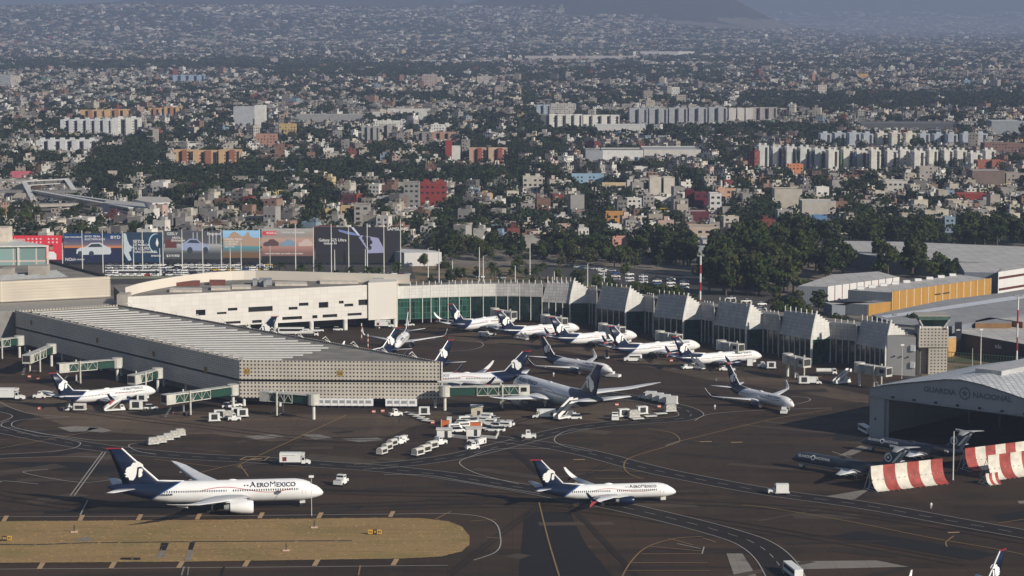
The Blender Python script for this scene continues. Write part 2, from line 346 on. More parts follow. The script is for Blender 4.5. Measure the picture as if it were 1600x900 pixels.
    # fin
    FN = {'b787': [(-12.6, 7.2, 3.4, .05), (-15.3, 8.0, 9.4, .09), (-20.2, 12.6, 6.2, .09), (-24.6, 16.9, 3.5, .09)],
          'b737': [(-7.8, 5.15, 3.0, .04), (-11.3, 5.9, 5.6, .09), (-14.4, 9.3, 4.0, .09), (-17.3, 12.4, 2.3, .09)],
          'trijet': [(-8.6, 4.3, 4.2, .06), (-10.8, 5.0, 6.0, .12), (-13.6, 7.6, 5.0, .12), (-16.0, 9.8, 4.0, .1)]}[kind]
    # the first station only makes the fillet in front of the root
    m = MB(); root_s = FN[1]; rr = [wing_ring(x, 0, z - (2.2 if i == 0 else 0), c, th, True) for i, (x, z, c, th) in enumerate(FN[1:2] + FN[1:])]
    rr[0] = wing_ring(root_s[0] + .4, 0, root_s[1] - (2.0 if not tri else 1.5), root_s[2], root_s[3], True)
    m.loft(rr); fin = m.build('tail_fin', mat('trijet_slate', (.035, .045, .065), .4) if tri else NAVY, root, smooth=True)
    d = MB(); z0 = zc + R * .98; d.add([(FN[0][0] + (5 if big else 3), 0, z0), (root_s[0] - 1, .12, root_s[1] + .3), (root_s[0] - 1, -.12, root_s[1] + .3), (root_s[0] - 2, .25, z0 - .5), (root_s[0] - 2, -.25, z0 - .5)], [(0, 1, 3), (0, 4, 2), (0, 2, 1), (1, 2, 4, 3)]); d.build('fillet', NAVY if not tri else DARK, fin)
    le = MB(); pts = [(FN[0][0] + (4.2 if big else 2.4), z0 + .05)] + [(x + .02, z) for x, z, c, th in FN[1:]]
    if not tri:
        for (xa, za), (xb, zb) in zip(pts, pts[1:]): le.tube((xa, 0, za), (xb, 0, zb), .26 if big else .19, .2 if big else .15, 6)
        le.build('leading_edge', WHITE, fin)
        x, z, c, th = FN[-1]; cp = MB(); cp.prism([(x - c - .5, .12), (x - c - .5, -.12), (x + .2, -.16), (x + .2, .16)], z - .12, 0, zt=[z + .16, z + .16, z + .04, z + .04]); cp.build('fin_cap', RED, fin)
    else:
        cp = MB(); cp.tube((-14.2, 0, 9.95), (-20.4, 0, 9.95), .42, .1, 8); cp.build('bullet_fairing', GREYM, fin)
        st = MB()
        for sg in (1, -1): st.add([(-15.0, sg * .36, 5.6), (-15.9, sg * .36, 5.6), (-18.8, sg * .30, 8.9), (-17.9, sg * .30, 8.9)], [(0, 1, 2, 3)])
        st.build('fin_stripe', WTEXT, fin)
    # emblem on both sides of the fin
    es, ex, ez = {'b787': (5.0, -21.2, 10.6), 'b737': (3.5, -15.0, 7.9), 'trijet': (2.0, -13.9, 6.9)}[kind]
    em = MB()
    for sg in (1, -1):
        yy = sg * {'b787': .46, 'b737': .30, 'trijet': .40}[kind]
        if tri:
            ring = [(ex + math.cos(2 * PI * i / 20) * es * .62, yy, ez + math.sin(2 * PI * i / 20) * es * .62) for i in range(20)]
            rin = [(ex + math.cos(2 * PI * i / 20) * es * .45, yy, ez + math.sin(2 * PI * i / 20) * es * .45) for i in range(20)]
            em.loft([ring, rin], cap=False); em.add([(ex + (.30 if i % 2 == 0 else .14) * es * math.sin(2 * PI * i / 10), yy, ez + (.30 if i % 2 == 0 else .14) * es * math.cos(2 * PI * i / 10)) for i in range(10)], [tuple(range(10))])
        else:
            for poly in emblem_polys(): em.add([(ex + px * es, yy, ez + py * es) for px, py in poly], [tuple(range(len(poly)))])
    em.build('emblem', WTEXT, fin)
    # lettering wrapped on the fuselage
    tx, dz, wd = P['txt']
    for sg in (-1, 1):
        def wrap(c, sg=sg):
            a = math.asin(min(.95, dz / R)) + c.y / R
            return Vector((tx + (c.x if sg < 0 else -c.x), sg * math.cos(a) * R * 1.032, zc + math.sin(a) * R * 1.03 * 1.032))
        if tri:
            textmesh('GUARDIA', 1.0, 'lettering', WTEXT, fo, fn=lambda c, sg=sg: wrap(Vector((c.x * 1.05 - (2.6 * (1 if sg < 0 else -1)) * (1 if sg < 0 else -1), c.y, 0))), bold=.015)
            textmesh('NACIONAL', 1.0, 'lettering', WTEXT, fo, fn=lambda c, sg=sg: wrap(Vector((c.x * 1.05 + 3.4, c.y, 0))), bold=.015)
            ms = MB(); ms.add([tuple(wrap(Vector((.25 + .75 * math.cos(2 * PI * i / 14), .75 * math.sin(2 * PI * i / 14), 0)))) for i in range(14)] + [tuple(wrap(Vector((.25 + .45 * math.cos(2 * PI * i / 14), .45 * math.sin(2 * PI * i / 14), 0)))) for i in range(14)], [(i, (i + 1) % 14, 14 + (i + 1) % 14, 14 + i) for i in range(14)]); ms.build('badge', WTEXT, fo)
        else:
            h = 1.0 if big else .7; xs = 0.0; parts_ = []
            for wtxt, sc in (('A', 1.3), ('ERO', 1.0), ('M', 1.3), ('EXICO', 1.0)):
                t_ = textmesh(wtxt, sc, 'lettering', LETTER, fo, align='LEFT', bold=.022 if wtxt != 'M' else -.005)
                xx = [v.co.x for v in t_.data.vertices]; parts_.append((t_, xs - min(xx), sc)); xs += max(xx) - min(xx) + .16
            kx = wd / xs
            for t_, off, sc in parts_:
                for v in t_.data.vertices: v.co = wrap(Vector(((v.co.x + off - xs / 2) * kx, (v.co.y + (sc - 1) * .36) * kx, 0)))
            tot = xs
            dm = MB()
            for q in (0, 1): 
                x0 = -tot / 2 * kx - 1.3 * h + q * .8 * h; dm.add([tuple(wrap(Vector(p))) for p in ((x0 - .25 * h, 0, 0), (x0, .25 * h, 0), (x0 + .25 * h, 0, 0), (x0, -.25 * h, 0))], [(0, 1, 2, 3)])
            dm.build('winged_mark', LETTER, fo)
    if big:
        for sg in (-1, 1):
            a = -.16
            textmesh('N964AM', .95, 'registration', LETTER, fo, bold=.02, fn=lambda c, sg=sg: Vector((-13.2 + (c.x if sg < 0 else -c.x), sg * math.cos(a + c.y / R) * R * .985, zc + .12 * R + math.sin(a + c.y / R) * R * .985)))
    dm = MB()
    for x, s_ in ((.18 * L - 6, .9), (-.12 * L, 1.3)):
        dm.loft([[(x + .1 + math.cos(2 * PI * i / 10) * s_ * 1.4 * k, math.sin(2 * PI * i / 10) * s_ * .6 * k, zc + R * .98 + hh) for i in range(10)] for k, hh in ((1, 0), (.9, .18), (.5, .33), (.1, .38))])
        break
    dm.build('antenna_dome', WHITE if not tri else DARK, root, smooth=True)
    return root

AIR_PROTO = {k: aircraft(k) for k in ('b787', 'b737', 'trijet')}
AIR_USED = set()
FT = {'b787': (-26.4, 16.9), 'b737': (-18.5, 12.5), 'trijet': (-18.2, 10.0)}; NS = {'b787': (28.3, 3.7), 'b737': (19.7, 2.65), 'trijet': (19.0, 2.3)}
def plane(kind, nose, fin, label, group=None, lock=None):
    a = G(*nose, NS[kind][1]); b = G(*fin, FT[kind][1]); d = Vector((a.x - b.x, a.y - b.y)); Lr = NS[kind][0] - FT[kind][0]
    s = d.length / Lr; ang = math.atan2(d.y, d.x)
    s = min(1.05, max(.93, s))
    print('plane %-40s len scale %.2f heading %.0f' % (label[:40], d.length / Lr, math.degrees(ang)))
    mid = Vector((a.x + b.x, a.y + b.y)) / 2
    c = mid - Vector((math.cos(ang), math.sin(ang))) * (NS[kind][0] + FT[kind][0]) / 2 * s
    o = AIR_PROTO[kind] if kind not in AIR_USED else copy_tree(AIR_PROTO[kind]); AIR_USED.add(kind)
    place(o, (c.x, c.y, 0), ang, (s, s, s), label, 'airliner' if kind != 'trijet' else 'jet', group); return o
GA = 'airliners parked nose-in along the sawtooth terminal'; GB = 'airliners on the far side of the perforated pier'
def fin_at(kind, fin, ang, label, group, s=1.0):      # a plane known by its fin and heading
    b = G(*fin, FT[kind][1] * s); d = Vector((math.cos(ang), math.sin(ang))); c = Vector((b.x, b.y)) - d * FT[kind][0] * s
    o = copy_tree(AIR_PROTO[kind]); place(o, (c.x, c.y, 0), ang, s, label, 'airliner', group); return o
plane('b787', (505, 769), (179, 698), 'large white airliner with navy tail, taxiing beside the dry grass strip')
plane('b737', (1056, 768), (838, 716), 'white airliner with a navy engine, alone in the middle of the open taxiway', 'airliners moving on the apron')
plane('b737', (243, 611), (83, 581), 'white airliner with stairs at its door, between the pier and the catering truck')
plane('b737', (619, 540), (637, 484), 'airliner facing the camera in front of the green glass wall', 'airliners moving on the apron')
plane('b737', (640, 596), (823, 551), 'airliner whose nose is hidden behind the end of the perforated pier', GB)
fin_at('b737', (621, 512), math.atan2(-.687, -.726), 'airliner behind the pier, fin overlapping the plane that faces the camera', GB)
fin_at('b737', (704, 531), math.atan2(-.687, -.726), 'airliner behind the pier corner, only its navy fin in sight', GB)
fin_at('b737', (429, 494), math.atan2(-.05, -1), 'airliner showing a small navy fin in front of the slotted white building', GB)
plane('b787', (797, 599), (945, 577), 'large airliner turned tail to the camera at the jet bridge, stairs at its rear door')
for i, (n, f, lb) in enumerate((((811, 499), (697, 478), 'airliner parked by the green glass wall, furthest from the control tower'),
        ((905, 513), (779, 484), 'airliner nosed in below the first tall saw-tooth bay'), ((995, 525), (863, 496), 'airliner nosed in between the first and second saw-tooth bays'),
        ((1095, 541), (954, 512), 'airliner nosed in below the third saw-tooth bay, van parked under its tail'), ((1190, 556), (1056, 524), 'airliner nosed in below the fourth saw-tooth bay, closest gate plane to the control tower'))):
    plane('b737', n, f, lb, GA)
plane('b737', (945, 578), (857, 523), 'airliner with its nose turned to a white pushback tug', 'airliners moving on the apron')
plane('b737', (1229, 631), (1148, 567), 'airliner rolling towards the grey hangar, tug at its nose', 'airliners moving on the apron')
plane('b737', (1446, 965), (1553, 857), 'airliner cut off by the bottom edge, only blue fin and wingtip showing')
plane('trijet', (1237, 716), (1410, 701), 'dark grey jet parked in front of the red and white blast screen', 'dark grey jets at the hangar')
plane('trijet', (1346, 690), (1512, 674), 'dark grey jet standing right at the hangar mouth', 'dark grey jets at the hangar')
# ---------------------------------------------------------------- terrain: one sheet to the horizon, hills far off
def hill(x, y):
    z = 0.0
    def bump(cx, cy, sx, sy, h, p=2.0):
        r = abs((x - cx) / sx) ** p + abs((y - cy) / sy) ** p; return h * math.exp(-r)
    # the long settled slope on the left, the dark cone right of the middle, low knolls, and the far range
    t = min(1, max(0, (y - 8800) / 6500)); t = t * t * (3 - 2 * t); fx = 1 / (1 + math.exp((x - 1150) / 330)); z += 165 * t * fx * math.exp(-(max(0, y - 17000) / 5000) ** 2); z += bump(-2100, 14500, 900, 2200, 60)
    z += bump(760, 16000, 760, 1300, 420, 2.2) + bump(1350, 16500, 700, 1300, 40); z += bump(-760, 18000, 420, 900, 150) + bump(-150, 20500, 420, 900, 150); z += bump(-1900, 17800, 900, 1500, 240)
    z += bump(2000, 33000, 9000, 5000, 1500) + bump(-9000, 34000, 7000, 5000, 1700) + bump(11000, 36000, 6000, 5000, 1500)
    k = max(0, min(1, (y - 5500) / 3000)); n = math.sin(x * .0031 + 1.3) * math.cos(y * .0023) + .5 * math.sin(x * .0083 + y * .0057)
    return z * (1 + .06 * n) + k * 4 * (n + 1)
def hill_np(X, Y): return np.array([hill(a, b) for a, b in zip(np.ravel(X), np.ravel(Y))]).reshape(np.shape(X))
ys = [-400, 0, 300, 600, 900, 1300, 2000, 3000, 4500, 5500] + list(np.geomspace(6000, 46000, 90)); nx_ = 121
V = []; Q = []
for j, y in enumerate(ys):
    hw = 1500 + max(0, y) * .42
    for i in range(nx_):
        x = -hw + 2 * hw * i / (nx_ - 1); V.append((x, y, hill(x, y) - .05))
for j in range(len(ys) - 1):
    for i in range(nx_ - 1): a = j * nx_ + i; Q.append((a, a + 1, a + nx_ + 1, a + nx_))
k = N('city_soil'); g = k.geo()
f1 = k.noise(.004, 5, g); f2 = k.noise(.05, 4, g)
c = k.ramp(f2, [(.25, (.06, .07, .045)), (.45, (.16, .14, .12)), (.6, (.24, .21, .18)), (.75, (.10, .09, .08))])
c = k.mix(k.M('GREATER_THAN', f1, .58), c, (.045, .06, .035)); z_ = k.sep(g)[2]
c = k.mix(k.M('MULTIPLY', k.M('GREATER_THAN', k.M('ADD', z_, k.M('MULTIPLY', f1, 120.)), 185.), .95), c, (.03, .04, .03))
k.color(c).set(1, 0, .1); gr = np_mesh('ground', np.array(V), np.array(Q), [k.m]); gr['kind'] = 'structure'
gr.data.polygons.foreach_set('use_smooth', [True] * len(gr.data.polygons))

# ---------------------------------------------------------------- pavement sheets and paint, each 3 cm above the one below
def sheet(name, pts, z, m, px=True):
    P = [G(*p) for p in pts] if px else [Vector((p[0], p[1], 0)) for p in pts]
    A = sum(P[i].x * P[(i + 1) % len(P)].y - P[(i + 1) % len(P)].x * P[i].y for i in range(len(P)))
    if A < 0: P = P[::-1]
    b = MB(); b.add([(p.x, p.y, z) for p in P], [tuple(range(len(P)))]); o = b.build(name, m); o['kind'] = 'structure'; return o
def smooth_path(P, n=7):
    out = []
    for i in range(len(P) - 1):
        p0, p1, p2, p3 = P[max(i - 1, 0)], P[i], P[i + 1], P[min(i + 2, len(P) - 1)]
        for j in range(n):
            t = j / n; out.append(.5 * ((2 * p1) + (p2 - p0) * t + (2 * p0 - 5 * p1 + 4 * p2 - p3) * t * t + (3 * p1 - p0 - 3 * p2 + p3) * t ** 3))
    out.append(P[-1]); return out
def ribbon(b, pts, w, z, dash=None, smooth=True, px=True):
    P = [G(*p) for p in pts] if px else [Vector(p) for p in pts]; P = [Vector((p.x, p.y, 0)) for p in P]
    if smooth and len(P) > 2: P = smooth_path(P)
    L = []; 
    for i, p in enumerate(P):
        d = (P[min(i + 1, len(P) - 1)] - P[max(i - 1, 0)]).normalized(); n = Vector((-d.y, d.x, 0)) * w / 2; L.append((p - n, p + n))
    if dash is None:
        for (a, c), (e, f) in zip(L, L[1:]): b.add([(q.x, q.y, z) for q in (a, e, f, c)], [(0, 1, 2, 3)])
    else:
        acc = 0
        for p, q in zip(P, P[1:]):
            l = (q - p).length; d = (q - p) / max(l, 1e-6); n = Vector((-d.y, d.x, 0)) * w / 2; t = 0
            while t < l:
                ph = (acc + t) % (2 * dash); st = min(dash - ph if ph < dash else 2 * dash - ph, l - t) + 1e-4
                if ph < dash:
                    a = p + d * t; e = p + d * min(l, t + st); b.add([(v.x, v.y, z) for v in (a - n, e - n, e + n, a + n)], [(0, 1, 2, 3)])
                t += st
            acc += l
def mat_asphalt(name, c, streak=.35, joints=0.0, blot=.5):
    k = N(name); g = k.geo(); mp = k.n('Mapping'); mp.inputs['Rotation'].default_value = (0, 0, .5); mp.inputs['Scale'].default_value = (.012, .09, 1); k.l(g, mp.inputs[0])
    s1 = k.noise(1, 5, mp.outputs[0], .6); mp2 = k.n('Mapping'); mp2.inputs['Rotation'].default_value = (0, 0, -.25); mp2.inputs['Scale'].default_value = (.01, .06, 1); k.l(g, mp2.inputs[0]); s2 = k.noise(1, 5, mp2.outputs[0], .6)
    big = k.noise(.011, 4, g); fine = k.noise(.35, 5, g, .7)
    base = k.ramp(big, [(.3, tuple(x * (1 - blot * .6) for x in c)), (.5, c), (.72, tuple(x * (1 + blot) for x in c))])
    base = k.mix(k.M('MULTIPLY', k.M('SUBTRACT', 1.0, k.ramp_f(s1, .34, .5)), streak), base, tuple(x * .35 for x in c))
    base = k.mix(k.M('MULTIPLY', k.ramp_f(s2, .52, .7), streak), base, tuple(min(1, x * 1.7) for x in c))
    base = k.mix(k.M('MULTIPLY', k.ramp_f(fine, .45, .75), .4), base, tuple(x * 1.5 for x in c))
    mp3 = k.n('Mapping'); mp3.inputs['Rotation'].default_value = (0, 0, 1.1); mp3.inputs['Scale'].default_value = (.05, .012, 1); k.l(g, mp3.inputs[0]); s3 = k.noise(1, 6, mp3.outputs[0], .7)
    base = k.mix(k.M('MULTIPLY', k.ramp_f(s3, .55, .68), streak * .6), base, tuple(min(1, x * 1.6) for x in c)); oil = k.noise(.12, 5, g, .75)
    base = k.mix(k.M('MULTIPLY', k.ramp_f(oil, .60, .72), .75), base, tuple(x * .3 for x in c))
    if joints:
        x, y, _ = k.sep(g); j = k.M('MAXIMUM', k.M('LESS_THAN', k.M('FRACT', k.M('DIVIDE', x, 7.5)), .03), k.M('LESS_THAN', k.M('FRACT', k.M('DIVIDE', y, 7.5)), .05))
        base = k.mix(k.M('MULTIPLY', j, joints), base, tuple(x * .4 for x in c))
    k.color(base).set(.85, 0, .25); return k.m
def _rf(k, f, a, b):
    x = k.n('MapRange'); x.inputs[1].default_value = a; x.inputs[2].default_value = b; k.l(f, x.inputs[0]); return x.outputs[0]
N.ramp_f = _rf
ASPH = mat_asphalt('taxiway_asphalt', (.038, .0228, .0125), .95, .45); APR = mat_asphalt('apron_concrete', (.084, .058, .037), .9, .5, .4); ROAD = mat_asphalt('service_road', (.015, .0112, .0085), .3, blot=.3)
k = N('worn_white_line'); k.color((.32, .30, .27)).set(.8); LWHITE = k.m; k = N('worn_yellow_line'); k.color((.24, .15, .06)).set(.8); LYEL = k.m
k = N('bright_yellow_block'); k.color((.38, .25, .13)).set(.8); LYB = k.m
APRON_TOP = 0
sheet('apron', [(-700, 1100), (2300, 1100), (2300, 560), (1440, 555), (1337, 540), (1217, 528), (1115, 515), (1020, 500), (930, 494), (735, 488), (400, 498), (190, 515), (-60, 520), (-700, 520)], 0, ASPH)
sheet('apron_concrete', [(-120, 596), (60, 600), (250, 640), (400, 648), (620, 647), (700, 640), (760, 646), (820, 640), (900, 652), (830, 664), (700, 655), (640, 668), (600, 686), (560, 690), (500, 687), (420, 690), (330, 678), (240, 680), (120, 672), (60, 650), (-120, 620)], .03, APR)
sheet('apron_concrete', [(700, 516), (880, 528), (1000, 545), (1100, 570), (1230, 590), (1357, 618), (1357, 632), (1240, 612), (1100, 592), (960, 562), (860, 545), (700, 532)], .03, APR)
sheet('apron_concrete', [(840, 652), (960, 660), (1040, 645), (980, 624), (900, 622), (880, 640)], .033, APR)
CPATCH = mat_asphalt('concrete_patch', (.20, .18, .155), .3, .3, .2)
for q in ([(90, 668), (118, 666), (160, 668), (135, 674), (110, 675)], [(140, 668), (160, 669), (175, 673), (160, 676), (135, 674)], [(382, 682), (425, 679), (445, 683), (400, 687)], [(470, 679), (500, 679), (520, 685), (492, 687)], [(530, 686), (590, 684), (600, 688), (560, 691)],
          [(1135, 865), (1160, 865), (1182, 900), (1147, 900)], [(1240, 877), (1370, 876), (1420, 886), (1245, 890)], [(1202, 878), (1232, 878), (1236, 889), (1212, 889)], [(1275, 778), (1360, 764), (1336, 780), (1290, 786)], [(1310, 712), (1345, 696), (1358, 700), (1330, 712)],
          [(1590, 783), (1640, 781), (1640, 787), (1592, 787)]):
    sheet('concrete_patch', q, .06, CPATCH)
DARKP = mat_asphalt('dark_asphalt', (.011, .0095, .008), .1, blot=.15)  # asphalt patches in a darker tone than the taxiway
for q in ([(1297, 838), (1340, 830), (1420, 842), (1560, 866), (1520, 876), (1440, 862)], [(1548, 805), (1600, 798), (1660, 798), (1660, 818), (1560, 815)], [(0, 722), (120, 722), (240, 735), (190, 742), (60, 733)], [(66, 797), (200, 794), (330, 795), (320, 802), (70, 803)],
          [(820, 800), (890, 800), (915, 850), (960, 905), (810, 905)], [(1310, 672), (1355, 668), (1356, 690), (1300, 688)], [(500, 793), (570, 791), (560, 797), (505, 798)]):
    sheet('dark_asphalt', q, .045, DARKP)
rb = MB()
R1 = [(-150, 655), (0, 672), (60, 683), (150, 699), (275, 712), (400, 719), (500, 726), (600, 733), (700, 744), (800, 760), (880, 775), (960, 790), (1055, 812), (1130, 832), (1180, 850), (1215, 880), (1245, 940)]
R2 = [(560, 730), (640, 724), (720, 712), (800, 693), (850, 680), (920, 666), (1000, 659), (1060, 655), (1080, 648), (1060, 637), (1000, 624), (940, 614)]
R3 = [(760, 684), (860, 697), (930, 711), (990, 727), (1060, 743), (1200, 769), (1350, 790), (1500, 817), (1640, 842), (1800, 870)]
R4 = [(0, 637), (20, 645), (40, 652), (14, 662), (12, 668), (60, 680)]; R5 = [(120, 690), (150, 697), (110, 706), (60, 711), (-120, 716)]; R6 = [(640, 724), (690, 690), (700, 665), (730, 655), (730, 648), (700, 640)]
for i, (R_, w_) in enumerate(((R1, 9), (R2, 8), (R3, 8.5), (R4, 6), (R5, 5), (R6, 5))): 
    b = MB(); ribbon(b, R_, w_, .07 + i * .006); b.build('service_road', ROAD)['kind'] = 'structure'
wl = MB()
def offs(pts, d): # parallel of a pixel path, d metres aside
    P = [G(*p) for p in pts]; out = []
    for i, p in enumerate(P):
        t = (P[min(i + 1, len(P) - 1)] - P[max(i - 1, 0)]).normalized(); out.append((p.x - t.y * d, p.y + t.x * d, 0))
    return out
for R_, w_ in ((R1, 9), (R2, 8), (R3, 8.5)):
    for sgn in (1, -1): ribbon(wl, offs(R_, sgn * w_ / 2), .28, .12, px=False)
    ribbon(wl, offs(R_, 0), .2, .12, dash=4, px=False)
for L_ in ([(0, 629), (21, 639), (54, 648), (110, 652)], [(0, 644), (18, 649), (16, 654), (0, 660)], [(15, 658), (3, 662), (4, 667), (24, 673), (57, 681), (91, 684.5), (117, 689.5), (126, 693.5), (114, 701), (73, 706.5), (0, 710.6)],
           [(110, 652), (49, 655), (24, 658.5), (18, 664), (26, 669), (65, 678), (106, 683), (154, 688.6), (228, 688.6)], [(234, 693), (210, 693.5), (201, 697.5), (216, 705.7), (244, 710.6)],
           [(860, 701.5), (779, 702), (738, 713), (718, 724), (746, 740.6), (811, 757)], [(920, 670), (882, 675), (866, 687.5), (882, 697.5), (925, 706)], [(1085, 658), (1112, 647), (1200, 641), (1300, 638)],
           [(160, 707), (110, 775)], [(165, 707), (116, 775)], [(137, 782), (125, 806)], [(75, 734), (37, 739), (122, 754), (175, 750)], [(0, 808), (300, 807), (600, 804), (720, 804), (770, 815), (782, 840), (776, 862), (740, 876)], [(0, 890), (400, 887), (700, 884)],
           [(0, 717), (73, 714.6), (163, 714.6)], [(1040, 697), (1060, 690)], [(668, 530), (740, 533), (755, 540), (735, 547), (690, 550)], [(1062, 578), (1018, 571), (1030, 568)], [(1240, 633), (1264, 627), (1262, 622), (1236, 620)], [(1120, 596), (1122, 591), (1160, 594)],
           [(0, 754), (10, 752), (60, 757)], [(600, 742), (665, 743), (746, 756), (844, 772)], [(1100, 855), (1097, 866)], [(1058, 850), (1095, 858)], [(1300, 706), (1330, 716)]):
    ribbon(wl, L_, .34, .125)
wl.build('white_road_markings', LWHITE)['kind'] = 'structure'
yl = MB()
for L_ in ([(0, 701), (89, 684.5), (141, 675)], [(405, 712), (470, 682), (541, 649)], [(1012, 670), (1050, 677), (1062, 689), (1045, 697), (987, 715), (975, 727), (982, 740), (1005, 749)], [(1062, 690), (1200, 657), (1300, 640)],
           [(842, 785), (857, 845), (875, 905)], [(970, 905), (987, 877), (1012, 855), (1055, 842), (1097, 839)], [(1002, 866), (1097, 866)], [(987, 880), (1105, 880)], [(977, 892), (1110, 892)], [(1012, 854), (1100, 862)], [(1045, 842), (1082, 852)], [(1098, 841), (1118, 848)],
           [(1160, 790), (1200, 794), (1325, 815), (1450, 840), (1575, 862), (1650, 880)], [(1480, 855), (1478, 848), (1490, 838)], [(375, 727), (388, 745)], [(385, 735), (373, 728), (405, 713)], [(760, 840), (782, 842)], [(735, 815), (775, 812)], [(290, 745), (345, 731), (375, 725)],
           [(240, 718), (345, 731)], [(680, 812), (704, 800)], [(1000, 737), (900, 735)], [(930, 748), (1005, 748)], [(1560, 818), (1600, 812)], [(1085, 690), (1112, 691)], [(560, 900), (563, 884)], [(1056, 548), (1150, 556)]):
    ribbon(yl, L_, .36, .135)
ribbon(yl, [(0, 688), (57, 682)], .3, .135, dash=3); yl.build('yellow_taxi_markings', LYEL)['kind'] = 'structure'
yb = MB()
for x, y in ((8, 811), (127, 810), (218, 809), (310, 808), (408, 806), (500, 806), (612, 804)): ribbon(yb, [(x - 2.5, y + 4.5), (x + 2.5, y - 4.5)], 1.15, .14)
for x, y in ((64, 885), (176, 884), (282, 883), (385, 881), (494, 880), (617, 879)): ribbon(yb, [(x - 3, y + 5), (x + 3, y - 5)], 1.2, .14)
for q in ((400, 718), (1103, 691), (1151, 692), (1490, 833), (745, 655), (905, 719), (1275, 590)): ribbon(yb, [(q[0] - 9, q[1]), (q[0] + 9, q[1] - .6)], 1.0, .14)
yb.build('yellow_edge_blocks', LYB)['kind'] = 'structure'
for q in ([(375, 719), (385, 714.5), (421, 714.5), (413, 720)],): b = MB(); ribbon(b, q + [q[0]], .5, .15, smooth=False); b.build('yellow_hold_box', LYB)['kind'] = 'structure'
# repairs and tyre marks
rp = MB(); rp2 = MB()
for i in range(90):
    x = random.uniform(-20, 1620); y = random.uniform(560, 900) if x > 700 else random.uniform(645, 800)
    p = G(x, y); a_ = random.choice((.1, .65, -.5)) + random.gauss(0, .05); l_, w_ = random.uniform(4, 34), random.uniform(1, 7); d = Vector((math.cos(a_), math.sin(a_), 0)); n = Vector((-d.y, d.x, 0)); q = [p - d * l_ / 2 - n * w_ / 2, p + d * l_ / 2 - n * w_ / 2, p + d * l_ * .48 + n * w_ / 2, p - d * l_ * .5 + n * w_ / 2]
    (rp if i % 2 else rp2).add([(v.x, v.y, .034 + .0004 * i) for v in q], [(0, 1, 2, 3)])
rp.build('pavement_repair', mat_asphalt('dark_repair', (.026, .018, .012), .5, blot=.3))['kind'] = 'structure'; rp2.build('pavement_repair', mat_asphalt('pale_repair', (.062, .045, .031), .6, blot=.3))['kind'] = 'structure'
tm0 = MB()
for L_ in ([(0, 770), (160, 792), (330, 796), (560, 790), (800, 785), (1100, 812), (1500, 880)], [(0, 778), (200, 798), (560, 794), (860, 792), (1200, 840)], [(300, 760), (560, 770), (900, 778), (1300, 800), (1620, 850)], [(700, 900), (830, 800), (960, 720), (1100, 670), (1250, 640)], [(1000, 905), (900, 800), (820, 720), (780, 690)], [(100, 640), (300, 665), (560, 690), (760, 670), (1000, 600)]):
    for k_ in (-2.7, 2.7): ribbon(tm0, [tuple(Vector(v) + Vector((0, k_, 0))) for v in offs(L_, 0)], .8, .088 + .001 * (k_ > 0), px=False)
tm0.build('tyre_marks', mat_asphalt('rubber_marks', (.022, .015, .010), .5, blot=.5))['kind'] = 'structure'
# dry grass islands
k = N('dry_grass'); g = k.geo(); mp = k.n('Mapping'); mp.inputs['Scale'].default_value = (.02, .16, 1); k.l(g, mp.inputs[0]); a = k.noise(1, 5, mp.outputs[0], .65); f2 = k.noise(.8, 4, g, .7); f3 = k.noise(.05, 3, g)
c = k.ramp(a, [(.3, (.23, .155, .07)), (.5, (.32, .215, .10)), (.7, (.25, .185, .075))]); c = k.mix(k.M('MULTIPLY', k.ramp_f(f3, .5, .65), .5), c, (.20, .165, .06)); c = k.mix(k.M('MULTIPLY', k.ramp_f(f2, .5, .75), .35), c, (.09, .06, .025))
k.color(c).set(1, 0, .1); DRY = k.m
isl = [(-700, 818), (0, 815), (300, 813), (600, 809.5), (660, 810), (700, 815), (722, 823), (733, 838), (733, 852), (722, 862), (690, 870), (640, 873), (300, 878), (0, 880), (-700, 884)]
isl2 = []
for i in range(len(isl)):
    a_, c_ = isl[i], isl[(i + 1) % len(isl)]; n_ = max(1, int(abs(c_[0] - a_[0]) / 4) if a_[0] > -20 or c_[0] > -20 else 1)
    for j in range(n_): t = j / n_; isl2.append((a_[0] + (c_[0] - a_[0]) * t + random.uniform(-.8, .8), a_[1] + (c_[1] - a_[1]) * t + random.uniform(-.25, .25)))
o = sheet('grass_island', isl2, .10, DRY); tag(o, kind='structure')
# real tufts on the strip
Pn = [G(*p) for p in isl]
def inside(x, y, P):
    c = False
    for i in range(len(P)):
        a, b = P[i], P[i - 1]
        if (a.y > y) != (b.y > y) and x < (b.x - a.x) * (y - a.y) / (b.y - a.y) + a.x: c = not c
    return c
V = []; Q = []
xs0, xs1 = G(-10, 850).x, G(740, 850).x; y0_, y1_ = min(p.y for p in Pn), max(p.y for p in Pn)
for i in range(2600):
    x = random.uniform(xs0, xs1); y = random.uniform(y0_, y1_)
    if not inside(x, y, Pn): continue
    a = random.uniform(0, PI); h = random.uniform(.04, .14); wd = random.uniform(.1, .35); dx, dy = math.cos(a) * wd, math.sin(a) * wd; n = len(V)
    V += [(x - dx, y - dy, .1), (x + dx, y + dy, .1), (x + dx * 1.3 + .1, y + dy * 1.3, .1 + h), (x - dx * 1.2, y - dy * 1.2 + .1, .1 + h * .8)]; Q.append((n, n + 1, n + 2, n + 3))
k = N('dry_tuft'); k.color(k.ramp(k.noise(.3, 3, k.geo()), [(.3, (.24, .16, .07)), (.6, (.30, .21, .09)), (.8, (.20, .165, .065))])).set(1, 0, .1)
tag(np_mesh('grass', np.array(V), np.array(Q), [k.m]), kind='stuff')
b = MB(); ribbon(b, [(-300, 853), (0, 851.5), (50, 852), (130, 849), (300, 847), (550, 845.5)], .9, .13, smooth=False); b.build('drainage_channel', BLACK)['kind'] = 'structure'
